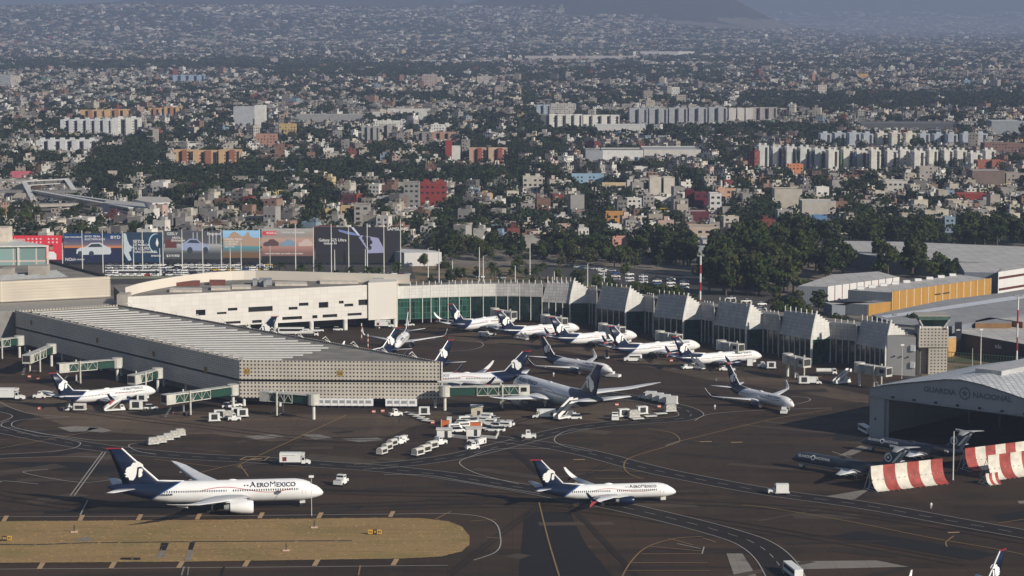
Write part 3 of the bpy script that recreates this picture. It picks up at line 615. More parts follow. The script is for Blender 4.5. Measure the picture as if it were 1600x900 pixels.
for q in ([(249, 861), (252, 849), (264, 849), (259, 861)], [(294, 860), (297, 848), (305, 848), (301, 860)], [(186, 875), (190, 872), (220, 872), (218, 876)], [(344, 900), (349, 886), (352, 886), (348, 900)]): sheet('dark_asphalt', q, .14, DARKP)
for q in ([(288, 877), (294, 860), (302, 860), (298, 877)], [(243, 873), (250, 861), (260, 861), (256, 873)], [(118, 846), (128, 840), (145, 841), (140, 846)], [(282, 900), (286, 886), (289, 886), (285, 900)], [(292, 900), (294, 886), (296, 886), (294, 900)]): sheet('concrete_patch', q, .145, CPATCH)
k = N('pink_pad'); k.color((.55, .38, .28)).set(.9); PAD = k.m
# ---------------------------------------------------------------- walls cut with real openings
def V2(p): return Vector((p[0], p[1], 0))
class Wall:
    def __init__(s, a, b): s.a = V2(a); s.b = V2(b); s.L = (s.b - s.a).length; s.d = (s.b - s.a) / s.L; s.n = Vector((s.d.y, -s.d.x, 0))   # n points to the right of a->b (towards the viewer when a is left)
    def at(s, u, z, o=0.0): p = s.a + s.d * u + s.n * o; return (p.x, p.y, z)
    def px(s, x, y):   # pixel -> (u, z) on the wall plane
        dr = _f + _r * ((x - 800) / F) + _u * ((450 - y) / F); c0 = Vector((0, 0, CAM_H)); t = (s.a - c0).dot(s.n) / dr.dot(s.n); p = c0 + dr * t
        return (Vector((p.x, p.y, 0)) - s.a).dot(s.d), p.z
    def cut(s, mb, z0, z1, holes, depth=.5, m=0, mr=0, u0=0.0, u1=None):
        u1 = s.L if u1 is None else u1; us = sorted({u0, u1, *[h[0] for h in holes], *[h[1] for h in holes]}); zs = sorted({z0, z1, *[h[2] for h in holes], *[h[3] for h in holes]})
        for i in range(len(us) - 1):
            for j in range(len(zs) - 1):
                uc, zc = (us[i] + us[i + 1]) / 2, (zs[j] + zs[j + 1]) / 2
                if any(h[0] < uc < h[1] and h[2] < zc < h[3] for h in holes): continue
                mb.add([s.at(us[i], zs[j]), s.at(us[i + 1], zs[j]), s.at(us[i + 1], zs[j + 1]), s.at(us[i], zs[j + 1])], [(0, 1, 2, 3)], m)
        for h in holes:
            a, b, c, d = h[:4]; q = [(a, c), (b, c), (b, d), (a, d)]
            for i in range(4):
                (ua, za), (ub, zb) = q[i], q[(i + 1) % 4]; mb.add([s.at(ua, za), s.at(ub, zb), s.at(ub, zb, -depth), s.at(ua, za, -depth)], [(0, 1, 2, 3)], mr)
    def pane(s, h, depth, name, m, parent):
        b = MB(); b.add([s.at(h[0], h[2], -depth), s.at(h[1], h[2], -depth), s.at(h[1], h[3], -depth), s.at(h[0], h[3], -depth)], [(0, 1, 2, 3)]); return b.build(name, m, parent)
    def slab(s, mb, u0, u1, z0, z1, o0, o1, m=0):
        P = [s.at(u0, 0, o0), s.at(u1, 0, o0), s.at(u1, 0, o1), s.at(u0, 0, o1)]; return mb.prism([(p[0], p[1]) for p in P], z0, z1, m)
PERF = mat_perf('perforated_concrete', (.50, .46, .40), pitch=1.2, r=.27); PERFL = mat_perf('cream_perforated_panel', (.62, .55, .46), pitch=1.15, r=.22)
PERFT = mat_perf('tower_perforated_panel', (.42, .385, .335), pitch=1.25, r=.26)
ROOFG = mat('roof_felt', (.20, .185, .165), .9, var=.25, scale=.15); ROOFD = mat('dark_roof', (.10, .095, .09), .9, var=.3, scale=.1)
WPAN = mat_panel('white_wall_sheet', (.63, .605, .565), 3.0, 1.9, .04, .25, .7, .05); CLAD = mat_panel('shaded_white_cladding', (.42, .41, .40), 1.55, 1.25, .05, .6, .55, .16)  # bay faces turned from the sun get greyer cladding, shade put in its colour
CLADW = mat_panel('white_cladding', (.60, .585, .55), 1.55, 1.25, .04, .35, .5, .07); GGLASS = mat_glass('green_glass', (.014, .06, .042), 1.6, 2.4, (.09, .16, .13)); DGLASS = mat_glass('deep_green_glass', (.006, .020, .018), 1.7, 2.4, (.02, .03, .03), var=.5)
MULL = mat('white_mullion', (.66, .65, .61), .5)

# ---- the long pier with the sawtooth skylights
pA, pB, pC, pD = G(375, 635), G(692, 637.5), G(187, 536), G(25, 546.5)
pier = empty('pier_building', ((pA + pB) / 2)); tag(pier, 'long wedge-shaped pier with perforated concrete walls and white bars on its roof', 'terminal pier'); PL = -(pA + pB) / 2
def P2(b): 
    b.v = [(x + PL.x, y + PL.y, z) for x, y, z in b.v]; return b
fp = [pA, pB, pC, pD]; cen = (pA + pB + pC + pD) / 4
def inset(P, d): return [(p.x + (cen.x - p.x) * d, p.y + (cen.y - p.y) * d) for p in P]
xy = lambda P: [(p.x, p.y) for p in P]
STRIPE = mat_panel('shaded_ribbed_panel', (.62, .57, .50), 1.25, .75, .08, .55, .8, .08)
def ring(P, z0, z1, names):
    for i in range(len(P)):
        a, c = P[i], P[(i + 1) % len(P)]; wl_ = Wall((c.x, c.y), (a.x, a.y)) if False else None
        b = MB(); d = (c - a).normalized(); n = Vector((d.y, -d.x, 0)); ai = a - n * .6; ci = c - n * .6
        b.prism([(a.x, a.y), (c.x, c.y), (ci.x + (cen.x - ci.x) * .001, ci.y), (ai.x, ai.y)], z0, z1); P2(b).build(*names[i], pier)
ring(fp, 9.0, 15.2, [('upper_wall_panel', PERF), ('upper_wall_panel', PERF), ('upper_wall_panel', PERF), ('upper_wall_panel', STRIPE)])
ring(fp, 2.9, 8.2, [('lower_wall_panel', PERF), ('lower_wall_panel', PERF), ('lower_wall_panel', PERF), ('lower_wall_panel', STRIPE)])
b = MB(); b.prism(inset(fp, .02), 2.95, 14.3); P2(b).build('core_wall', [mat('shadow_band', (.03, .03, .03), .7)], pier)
b = MB(); b.prism(inset(fp, .012), 14.3, 14.6); P2(b).build('roof', ROOFG, pier)
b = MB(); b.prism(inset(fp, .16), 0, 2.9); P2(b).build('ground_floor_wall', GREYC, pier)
dAB = (pB - pA).normalized(); up = ((pD + pC) / 2 - (pA + pB) / 2)
nbar = 25
for i in range(nbar):
    t = .03 + .955 * (i + .5) / nbar
    l = pA.lerp(pD, t); r_ = pB.lerp(pC, t); w_ = (r_ - l).length; l2 = l.lerp(r_, 5.5 / w_); r2 = l.lerp(r_, 1 - max(4.0, w_ * .10) / w_)
    if i < 6: r2 = l.lerp(r_, .28 + i * .115)
    d = (r2 - l2).normalized(); n = Vector((-d.y, d.x, 0)); hw = 1.35
    b = MB(); q = [l2 - n * hw, r2 - n * hw, r2 + n * hw, l2 + n * hw]
    b.prism(xy(q), 14.6, 14.76)
    sk = P2(b).build('skylight_bar', mat('skylight_white', (.72, .70, .64), .5, var=.08), pier)
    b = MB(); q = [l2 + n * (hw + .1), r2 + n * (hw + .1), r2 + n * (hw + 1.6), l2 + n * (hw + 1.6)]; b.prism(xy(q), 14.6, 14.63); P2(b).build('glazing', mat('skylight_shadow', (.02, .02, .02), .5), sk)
    b = MB(); e = l2 - d * 1.6; b.prism(xy([e - n * .9, l2 - n * .9, l2 + n * .9, e + n * .9]), 14.6, 15.2); P2(b).build('end_bracket', mat('bracket_grey', (.35, .33, .30), .7), sk)
for k_ in range(12):   # lamp brackets along the far roof edge
    t = .06 + .88 * k_ / 11; p = pB.lerp(pC, t); b = MB(); b.tube((p.x - .8, p.y, 15.2), (p.x - 2.6, p.y + 1.5, 17.0), .12); b.tube((p.x - .8, p.y, 15.2), (p.x - 2.6, p.y - 1.5, 16.4), .12); b.tube((p.x - 2.6, p.y + 1.5, 17.0), (p.x - 3.4, p.y - 1.5, 16.6), .12); P2(b).build('flood_light', STEELW, pier)
fw = Wall((pA.x, pA.y), (pB.x, pB.y))
for u in (1.2, 13, 27, 40, 52, 57.5, 64): b = MB(); b.tube(fw.at(u, 0, -1.2), fw.at(u, 2.95, -1.2), .5, n=12); P2(b).build('column', STEELW, pier)
lw = Wall((pD.x, pD.y), (pA.x, pA.y))
for k_ in range(9): b = MB(); u = 6 + k_ * 15.5; b.tube(lw.at(u, 0, -1.2), lw.at(u, 2.95, -1.2), .5, n=10); P2(b).build('column', STEELW, pier)
for wl_, u, z, tx in ((fw, 33, 11.2, '56'), (fw, 2.5, 11.6, '57'), (lw, lw.L - 22, 9.6, '58'), (lw, lw.L - 58, 10.8, '59'), (lw, lw.L - 100, 11, '60'), (lw, 14, 12, '61')):
    b = MB(); P = [wl_.at(u - .95, z - .95, .1), wl_.at(u + .95, z - .95, .1), wl_.at(u + .95, z + .95, .1), wl_.at(u - .95, z + .95, .1)]; b.add(P, [(0, 1, 2, 3)]); P2(b)
    sg_ = b.build('gate_number', mat('gate_yellow', (.36, .23, .06), .6), pier)
    tm = textmesh(tx, 1.5, 'lettering', DARK, sg_, fn=lambda c, wl_=wl_, u=u, z=z: Vector(wl_.at(u + c.x, z + c.y, .15)) + Vector((PL.x, PL.y, 0)))
# white ground power units under the pier
def unit():
    o = empty('ground_power_unit'); b = MB(); b.box(-1.5, 1.5, -1, 1, .7, 3.0); b.build('cabinet', WHITE, o)
    b = MB(); b.box(-.9, .9, -1.06, -1.0, 1.5, 2.5); b.build('grille', GREYM, o)
    for x in (-1.1, 1.1): b = MB(); b.tube((x, -.95, .4), (x, .95, .4), .4, n=10); b.build('wheel', BLACK, o)
    return o
up_ = unit(); first = True
for i, u in enumerate([2.0 + q * 3.6 + (26.5 if False else 0) for q in range(0)] + [28.2 + q * 0 for q in range(0)]): pass
for i, pxx in enumerate([501, 511, 523, 534, 545, 555, 565, 575, 609, 620, 631, 644]):
    o = up_ if i == 0 else copy_tree(up_); p = G(pxx, 638.2)
    pw = fw.at((p - pA).dot(fw.d), 0, .2); o.location = (pw[0], pw[1], 0)
    tag(o, 'white cabinet unit, %s from the left under the pier front' % ['first', 'second', 'third', 'fourth', 'fifth', 'sixth', 'seventh', 'eighth', 'ninth', 'tenth', 'eleventh', 'twelfth'][i], 'ground unit', 'white cabinet units under the pier front')

# ---- terminal block behind the pier's wide end, with its ledge
tb = empty('terminal_block', G(60, 520)); TL = -tb.location
def rel(b, L_): b.v = [(x + L_.x, y + L_.y, z) for x, y, z in b.v]; return b
tag(tb, 'tall block with a cream perforated front and machinery on its grey roof', 'terminal building')
f0, f1 = G(-90, 478, 15), G(172, 465, 15); bk1 = G(72, 409, 22.5); bk0 = G(-160, 409, 22.5)
b = MB(); b.prism(xy([f0, f1, bk1, bk0]), 0, 22.6, 0, 1); rel(b, TL).build('wall', [GREYC, ROOFG], tb)
fwl = Wall((f0.x, f0.y), (f1.x, f1.y)); b = MB(); fwl.slab(b, 0, fwl.L, 15.3, 23.7, .05, .7); rel(b, TL).build('perforated_front', PERFL, tb)
sw_ = Wall((f1.x, f1.y), (bk1.x, bk1.y)); b = MB(); sw_.slab(b, 0, sw_.L, 22.6, 23.7, .0, -.5); rel(b, TL).build('parapet', DARK, tb)
e0, e1 = G(-90, 492, 15), G(187, 474, 15); b = MB(); b.prism(xy([f0 + Vector((0, -.3, 0)), f1 + Vector((.5, -.3, 0)), e1, G(25, 485, 15), e0]), 0, 15.0, 0, 1); rel(b, TL).build('ledge', [GREYC, mat('ledge_concrete', (.30, .28, .25), .9)], tb)
for x0, x1, y0, y1, h_ in ((0, 18, 420, 432, 3), (44, 73, 414, 431, 4)):
    p = G(x0, y1, 22.6); q = G(x1, y1, 22.6); b = MB(); b.box(p.x, q.x, p.y, p.y + 7, 22.6, 22.6 + h_); rel(b, TL).build('roof_plant', CONC, tb)
for k_ in range(5): p = G(-20 + k_ * 5, 440 - k_ * 2.2, 22.6); q = G(105 - k_ * 4, 433 - k_ * 2.2, 22.6); b = MB(); b.tube((p.x, p.y, 22.9), (q.x, q.y, 22.9), .35, n=6); rel(b, TL).build('duct', GREYM, tb)
# glazed hall on top
gb = empty('glazed_hall', G(20, 500)); tag(gb, 'glass-walled hall with white framed roof rising beside the red billboard', 'building'); L_ = -gb.location
p0, p1 = G(-120, 416, 22.6), G(72, 414, 22.6); zt = 31.0
b = MB(); b.prism(xy([p0, p1, p1 + Vector((-34, 46, 0)), p0 + Vector((-34, 46, 0))]), 22.6, zt - .6, 0, 1); rel(b, L_).build('wall', [mat_glass('pale_glass', (.20, .30, .29), 9.5, 12, (.55, .45, .42), .3, .25), ROOFG], gb)
gw = Wall((p0.x, p0.y), (p1.x, p1.y))
for u in np.arange(3, gw.L + 1, 12.2): b = MB(); gw.slab(b, u - .45, u + .45, 22.6, zt, .02, .5); rel(b, L_).build('mullion', mat('pink_white_frame', (.62, .54, .50), .5), gb)
b = MB(); b.prism(xy([p0 + Vector((0, -1, 0)), p1 + Vector((1, -1, 0)), p1 + Vector((-34, 47, 0)), p0 + Vector((-34, 47, 0))]), zt - .6, zt, 0); rel(b, L_).build('roof', STEELW, gb)
q = G(12, 378, 31); b = MB(); b.box(q.x - 30, q.x, q.y, q.y + 10, zt + .01, zt + 6); rel(b, L_).build('stair_tower', mat('beige_render', (.55, .48, .40), .8), gb)

# ---- white slotted building
W1, W2 = G(196, 535.5), G(576, 513.5); W3 = G(620, 511); ww = Wall((W1.x, W1.y), (W2.x, W2.y)); sb = empty('slotted_building', (W1 + W3) / 2); L_ = -sb.location
tag(sb, 'long white building on columns with scattered slot windows and a curved roof screen', 'terminal building')
ZB, ZT = 4.4, 18.0; Hs = []
for r4 in ((306, 321, 484, 493), (339, 354, 487.5, 491), (356, 371, 481, 485.5), (388, 426, 479, 487), (350, 376, 502, 506), (394, 409, 500, 505), (451, 465, 479.5, 484), (467, 482, 473, 478), (498, 513, 472, 481), (529.5, 537, 470, 474.5), (538, 552, 474.5, 479), (560, 575, 468, 477), (441, 472, 494.5, 499.5), (488, 496, 492.5, 497.5), (504, 527, 491, 496), (543, 565, 489, 493.2)):
    u0, z1 = ww.px(r4[0], r4[2]); u1, z1b = ww.px(r4[1], r4[2]); _, z0 = ww.px((r4[0] + r4[1]) / 2, r4[3]); _, z1 = ww.px((r4[0] + r4[1]) / 2, r4[2]); Hs.append((u0, u1, max(z0, ZB + .5), z1))
b = MB(); ww.cut(b, ZB, ZT, Hs, .9); rel(b, L_).build('front_wall', WPAN, sb)
for h in Hs: b = MB(); b.add([ww.at(h[0], h[2], -.9), ww.at(h[1], h[2], -.9), ww.at(h[1], h[3], -.9), ww.at(h[0], h[3], -.9)], [(0, 1, 2, 3)]); rel(b, L_).build('window', GLASSD, sb)
far = Vector((-12, 46, 0)); b = MB(); b.prism(xy([W1 + Vector((.3, 1.2, 0)), W2 + Vector((0, 1.2, 0)), W3 + Vector((-.6, 1.2, 0)), W3 + far, W1 + far]), ZB, ZT - .9, 0, 1); rel(b, L_).build('body', [GREYC, ROOFG], sb)
b = MB(); b.prism(xy([W1 + Vector((0, .5, 0)), W2 + Vector((0, .5, 0)), W2 + Vector((0, 1, 0)), W1 + Vector((0, 1, 0))]), ZT - 1, ZT + .02); rel(b, L_).build('parapet', WPAN, sb)
b = MB(); ew = Wall((W2.x, W2.y), (W3.x, W3.y)); b.prism(xy([W2 + Vector((.02, -.8, 0)), W3 + Vector((0, -.8, 0)), W3 + Vector((0, 14, 0)), W2 + Vector((.02, 14, 0))]), 3.6, 19.0); rel(b, L_).build('end_slab', mat_panel('plain_white_slab', (.62, .585, .535), 12, 15, .03, .1, .7, .03), sb)
b = MB(); b.prism(xy([W1 + Vector((-3, -.5, 0)), W1 + Vector((1.2, -.5, 0)), W1 + Vector((1.2, 9, 0)), W1 + Vector((-3, 9, 0))]), 0, ZT + 1); rel(b, L_).build('end_wall', CONC, sb)
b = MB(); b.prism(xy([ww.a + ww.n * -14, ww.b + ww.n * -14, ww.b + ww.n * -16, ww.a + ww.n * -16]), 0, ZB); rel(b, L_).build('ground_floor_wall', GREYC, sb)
for x in (200, 345, 430, 486, 539, 590, 617): 
    p = G(x, 535.5 - (x - 196) * .0579 + .3); b = MB(); b.tube((p.x, p.y + 1.2, 0), (p.x, p.y + 1.2, ZB), 1.0, n=14); rel(b, L_).build('column', STEELW, sb)
b = MB(); arc = []   # curved pale screen at the back of the roof
for i in range(25):
    t = i / 24; x = 196 + (640 - 196) * t; y = 461 - 27 * math.sin(min(1, t * 2.2) * PI / 2) ** .8 if t < .46 else 434; y = y + (t - .46) * 12 if t > .46 else y
    arc.append(G(x, max(y, 434.0), 18.0))
top = [a + Vector((0, 6, 0)) for a in arc]
b.loft([[(a.x, a.y, 17.2), (a.x, a.y, 21.0), (a.x, a.y + 1.2, 21.0), (a.x, a.y + 1.2, 17.2)] for a in arc]); rel(b, L_).build('roof_screen', mat('cream_screen', (.64, .585, .51), .8, var=.06, scale=.05), sb)
for x0, x1, y, m_ in ((265, 315, 457, 'o'), (330, 360, 454, 'o'), (362, 392, 452, 'o'), (272, 312, 447, 'r'), (327, 352, 446, 'r'), (430, 480, 447, 'o'), (500, 560, 444, 'o'), (405, 425, 446, 'b'), (395, 402, 447, 'b'), (412, 416, 449, 'b'), (540, 546, 441, 'b'), (585, 600, 443, 'b')):
    p, q = G(x0, y, 17.1), G(x1, y, 17.1); b = MB(); hh = {'o': .9, 'r': 1.4, 'b': 2.2}[m_]; b.prism([(p.x, p.y), (q.x, q.y), (q.x - 1, q.y + 9), (p.x - 1, p.y + 9)], 17.15, 17.15 + hh)
    rel(b, L_).build('roof_hatch' if m_ == 'o' else 'roof_plant', {'o': mat('cream_roof', (.55, .50, .43), .8), 'r': mat('rust_red_duct', (.18, .06, .045), .8), 'b': GREYM}[m_], sb)

# ---- green glass concourse with six sawtooth bays
T0 = G(850, 507); tc = empty('glass_concourse', (T0.x, T0.y, 0)); L_ = -Vector((T0.x, T0.y, 0)); tag(tc, 'curved green glass concourse with six white-clad saw-tooth bays', 'terminal building')
def fin_post(p, n, h=1.7, z=16.5, lean=.5):
    b = MB(); b.prism([(p.x - .14, p.y - .5), (p.x + .14, p.y - .5), (p.x + .14, p.y + .5), (p.x - .14, p.y + .5)], z - 1.0, z + h); rel(b, L_); b.build('roof_fin', MULL, tc)
def glass_seg(a, c, zg0, zg1, m, step=3.2, tall=0, name='glazing'):
    wl_ = Wall((a.x, a.y), (c.x, c.y)); b = MB(); wl_.slab(b, 0, wl_.L, zg0, zg1, 0, -.4); g_ = rel(b, L_).build(name, m, tc); n_ = max(1, round(wl_.L / step))
    for i in range(n_ + 1):
        b = MB(); u = wl_.L * i / n_; wl_.slab(b, max(0, u - .11), u + .11, zg0 - (1.5 if zg0 > 1.6 else 0), zg1 + tall, .03, .35); rel(b, L_).build('mullion', MULL, g_)
    return wl_
CP = [G(621, 508), G(660, 506.5), G(700, 505), G(735, 504), G(775, 503.4), G(812, 503.6), G(847, 504.6)]
for i in range(len(CP) - 1):
    a, c = CP[i], CP[i + 1]; wl_ = glass_seg(a, c, 2.2 if i < 3 else 1.0, 11.0, GGLASS if i < 3 else DGLASS, 4.4, 5.3)
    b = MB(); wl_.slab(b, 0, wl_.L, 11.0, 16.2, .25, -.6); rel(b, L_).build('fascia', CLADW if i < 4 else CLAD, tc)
    for u in np.arange(1, wl_.L, 2.6): p = V2(wl_.at(u, 0, -2.2)); fin_post(p, None, 1.5, 16.2)
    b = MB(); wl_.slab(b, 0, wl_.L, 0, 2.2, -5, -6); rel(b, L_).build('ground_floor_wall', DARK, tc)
MOD = [((847, 504.6), (890, 507), (921, 506.5), (931, 508)), ((932, 515), (977, 521), (1008, 520), (1020, 522)), ((1021, 529), (1067, 535), (1096, 534), (1114, 537)), ((1115, 543), (1165, 551), (1192, 550), (1216, 553)), ((1217, 558), (1267, 568), (1297, 566), (1336, 570)), ((1337, 575), (1383, 584.5), (1418, 584), None)]
BG = 8.8
for i, (a, b_, c, d) in enumerate(MOD):
    A, B, C = G(*a), G(*b_), G(*c); off = Vector((2.2, 1.9, 0)); 
    wl_ = glass_seg(A, B, 0, BG, DGLASS, 3.0)
    def lean(A_, B_, zt0, zt1, m, curve=True, steps=0):
        b = MB(); n_ = 5; wl_ = Wall((A_.x, A_.y), (B_.x, B_.y)); nr = wl_.n
        if not steps:
            rows = []
            for j in range(n_ + 1):
                t = j / n_; o = off * t ** 1.25; rows.append([(A_.x + o.x, A_.y + o.y, BG + (zt0 - BG) * t), (B_.x + o.x, B_.y + o.y, BG + (zt1 - BG) * t), (B_.x + o.x - nr.x * .5, B_.y + o.y - nr.y * .5, BG + (zt1 - BG) * t), (A_.x + o.x - nr.x * .5, A_.y + o.y - nr.y * .5, BG + (zt0 - BG) * t)])
            b.loft(rows)
        else:
            for s_ in range(steps):
                u0, u1 = s_ / steps, (s_ + 1) / steps; a_ = A_.lerp(B_, u0); c_ = A_.lerp(B_, u1); zt = zt0 + (zt1 - zt0) * s_ / max(1, steps - 1); rows = []
                for j in range(4):
                    t = j / 3; z = BG + (zt - BG) * t; tt = (z - BG) / (18 - BG); o = off * tt ** 1.25; rows.append([(a_.x + o.x, a_.y + o.y, z), (c_.x + o.x, c_.y + o.y, z), (c_.x + o.x, c_.y + o.y + .5, z), (a_.x + o.x, a_.y + o.y + .5, z)])
                b.loft(rows)
        return b
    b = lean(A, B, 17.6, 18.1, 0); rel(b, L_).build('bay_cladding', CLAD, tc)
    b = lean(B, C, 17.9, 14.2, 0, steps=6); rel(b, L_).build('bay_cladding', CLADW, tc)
    b = MB(); b.loft([[(B.x + o.x - .25, B.y + o.y - .55, z), (B.x + o.x + .3, B.y + o.y - .55, z), (B.x + o.x + .3, B.y + o.y + .2, z), (B.x + o.x - .25, B.y + o.y + .2, z)] for z, o in [(0, off * 0), (BG, off * 0)] + [(BG + (19.3 - BG) * t, off * t ** 1.25) for t in (.25, .5, .75, 1)]]); rel(b, L_).build('corner_fin', MULL, tc)
    glass_seg(B + Vector((.3, 0, 0)), C, 0, BG, mat_glass('lit_green_glass', (.010, .055, .035), 1.7, 2.6, (.05, .10, .08)), 20)
    for k_ in range(6): p = A.lerp(B, (k_ + .1) / 6) + off; fin_post(p, None, 1.9, 17.4)
    nxt = G(*d) if d else None; back = Vector((14, 13, 0))
    if d:
        A2 = G(*MOD[i + 1][0]); wl_ = glass_seg(C, nxt, 0, BG, DGLASS, 2.6)
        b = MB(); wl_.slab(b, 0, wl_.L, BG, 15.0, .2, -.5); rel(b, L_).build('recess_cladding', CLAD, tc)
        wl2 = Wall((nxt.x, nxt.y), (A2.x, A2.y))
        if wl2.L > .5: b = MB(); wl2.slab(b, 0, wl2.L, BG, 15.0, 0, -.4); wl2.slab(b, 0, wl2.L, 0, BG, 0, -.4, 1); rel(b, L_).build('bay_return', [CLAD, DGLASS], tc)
        for k_ in range(4): p = C.lerp(nxt, (k_ + .5) / 4) + Vector((.6, .8, 0)); fin_post(p, None, 1.3, 15.0)
    poly = [A, B, C] + ([nxt, G(*MOD[i + 1][0])] if d else [G(1430, 585)]); tail = poly[-1] + back; head = poly[0] + back
    b = MB(); b.prism(xy([p + Vector((.5, .7, 0)) for p in poly] + [tail, head]), .2, 8.6, 0, 1); b.prism(xy([p + Vector((2.9, 2.9, 0)) for p in poly] + [tail + Vector((.1, .1, 0)), head + Vector((.1, .1, 0))]), 8.65, 13.9, 0, 1); rel(b, L_).build('roof', [DARK, ROOFG], tc)
poly = CP; b = MB(); b.prism(xy([p + Vector((0, .7, 0)) for p in poly] + [CP[-1] + Vector((14, 18, 0)), CP[3] + Vector((0, 26, 0)), CP[0] + Vector((0, 22, 0))]), 2.2, 14.5, 0, 1); rel(b, L_).build('roof', [DARK, ROOFG], tc)
# plain white end of the concourse
E0, E1 = G(1383, 585), G(1430, 588); b = MB(); b.prism(xy([E0 + Vector((.6, .05, 0)), E1, E1 + Vector((.5, 9, 0)), E0 + Vector((3, 9, 0))]), 0, 14.0, 0, 1); rel(b, L_).build('end_wall', [mat('white_render', (.50, .49, .47), .7, var=.06, scale=.15), ROOFG], tc)
ewl = Wall((E0.x + .6, E0.y), (E1.x, E1.y))
for u in (2.5, 5, 7.5): b = MB(); ewl.slab(b, u, u + .5, 6.6, 7.0, .02, .3); rel(b, L_).build('wall_lamp', DARK, tc)
for z in (3, 9): b = MB(); ewl.slab(b, ewl.L - 1.8, ewl.L - .2, z, z + 2, .02, .35); rel(b, L_).build('shutter', WHITE, tc)

# ---- control tower
ct = empty('control_tower', G(1455, 583)); tag(ct, 'small control tower with perforated concrete shaft and flared glass cab', 'control tower'); bx = lambda b, *a: b.box(*a)
sc_ = 4.55
b = MB(); b.box(-1.6, 5.1, -3, 5, 0, 10.9); b.build('shaft', PERFT, ct)
b = MB(); b.box(-5.0, -1.9, -1.0, 4.5, 0, 10.9); b.build('side_shaft', mat('tower_plain_concrete', (.20, .18, .16), .85), ct)
b = MB(); b.box(-5.2, 5.3, -3.6, 6, 10.9, 18.6); b.build('upper_block', PERFT, ct)
b = MB(); b.prism([(-4.2, -2.8), (4.2, -2.8), (4.2, 5), (-4.2, 5)], 18.6, 19.3); b.build('deck', STEELW, ct)
def frust(b, z0, z1, h0, h1, m=0): b.loft([[(-h0, -h0 * .8, z0), (h0, -h0 * .8, z0), (h0, h0 * .9 + 1, z0), (-h0, h0 * .9 + 1, z0)], [(-h1, -h1 * .8, z1), (h1, -h1 * .8, z1), (h1, h1 * .9 + 1, z1), (-h1, h1 * .9 + 1, z1)]], m)
b = MB(); frust(b, 19.3, 21.9, 3.8, 5.2); cab = b.build('cab_window', mat_glass('cab_glass', (.01, .03, .03), 30, 30, (.02, .03, .03)), ct)
for sx in (-1, 1): b = MB(); b.bar((sx * 3.85, -3.1, 19.3), (sx * 5.25, -4.25, 21.9), .5); b.build('frame', STEELW, cab)
b = MB(); frust(b, 21.9, 23.4, 5.25, 5.9); b.build('green_fascia', mat('grey_green_fascia', (.10, .17, .14), .5), ct)
b = MB(); b.box(-5.9, 5.9, -4.7, 6.2, 23.4, 23.7); b.build('roof', CONC, ct)
for x in (-5.0, 4.6): b = MB(); b.tube((x, -4.2, 18.6), (x, -4.2, 19.5), .35, n=10); b.build('siren', WHITE, ct)

ct.scale = (1, 1, .90)
# ---- grey hangar
h0 = G(1358, 682); hm = G(1500, 702); fd = (hm - h0).normalized(); bd = Vector((-fd.y, fd.x, 0)); 
if bd.y < 0: bd = -bd
half = (hm - h0).length; hg = empty('hangar', h0); tag(hg, 'big grey hangar with an open dark mouth and arched roof', 'hangar'); L_ = -h0
HG = mat_panel('hangar_sheet', (.34, .36, .38), 2.4, 30, .03, .2, .6, .05); HGR = mat_panel('hangar_roof', (.52, .54, .55), 1.9, 3.0, .18, .5, .45, .10)
hw_ = Wall((h0.x, h0.y), (hm.x + fd.x * half, hm.y + fd.y * half)); prof = [(0, 15.0), (.12, 16.7), (.28, 18.6), (.42, 20.2), (.5, 20.6), (.62, 19.9), (.78, 18.0), (.9, 16.4), (1, 15.0)]
W_ = hw_.L
def zroof(t):
    for (a, za), (c, zc_) in zip(prof, prof[1:]):
        if a <= t <= c: return za + (zc_ - za) * (t - a) / (c - a)
b = MB(); n_ = 24   # gable over the door, with the door opening cut out
for i in range(n_):
    t0, t1 = i / n_, (i + 1) / n_; zb = 12.6 if t0 * W_ > 3.4 and t1 * W_ < W_ - 3 else 0
    for o0, o1 in ((0, -.5),):
        P = [hw_.at(t0 * W_, zb), hw_.at(t1 * W_, zb), hw_.at(t1 * W_, zroof(t1)), hw_.at(t0 * W_, zroof(t0))]; Qb = [hw_.at(t0 * W_, zb, -.6), hw_.at(t1 * W_, zb, -.6), hw_.at(t1 * W_, zroof(t1), -.6), hw_.at(t0 * W_, zroof(t0), -.6)]
        b.add(P + Qb, [(0, 1, 2, 3), (1, 0, 4, 5), (2, 3, 7, 6)])
rel(b, L_).build('gable_wall', HG, hg)
b = MB(); hw_.slab(b, 3.6, 6.2, 0, 12.4, -.8, -1.3); rel(b, L_).build('door_leaf', HG, hg)
b = MB(); hw_.slab(b, 0, W_, 12.2, 12.7, .35, .02); rel(b, L_).build('door_track', GREYM, hg)
for k_ in range(8): b = MB(); hw_.slab(b, 8 + k_ * 7.5, 8.8 + k_ * 7.5, 12.7, 13.3, .5, .03); rel(b, L_).build('lamp', DARK, hg)
DEP = 62
b = MB(); rows = []
for o in (.4, -DEP): rows.append([hw_.at(t * W_, z + .25, o) for t, z in [(i / 24, zroof(i / 24)) for i in range(25)]])
b.loft(rows, closed=False, cap=False); rows = [[(x, y, z - .3) for x, y, z in r] for r in rows]; b.loft(rows, closed=False, cap=False); rel(b, L_).build('roof', HGR, hg)
b = MB(); hw_.slab(b, 0, .5, 0, 15, -.6, -DEP); rel(b, L_).build('side_wall', HG, hg)
b = MB(); hw_.slab(b, W_ - .5, W_, 0, 15, -.6, -DEP); rel(b, L_).build('side_wall', HG, hg)
b = MB(); hw_.slab(b, 0, W_, 0, 15, -DEP + .5, -DEP); rel(b, L_).build('back_wall', HG, hg)
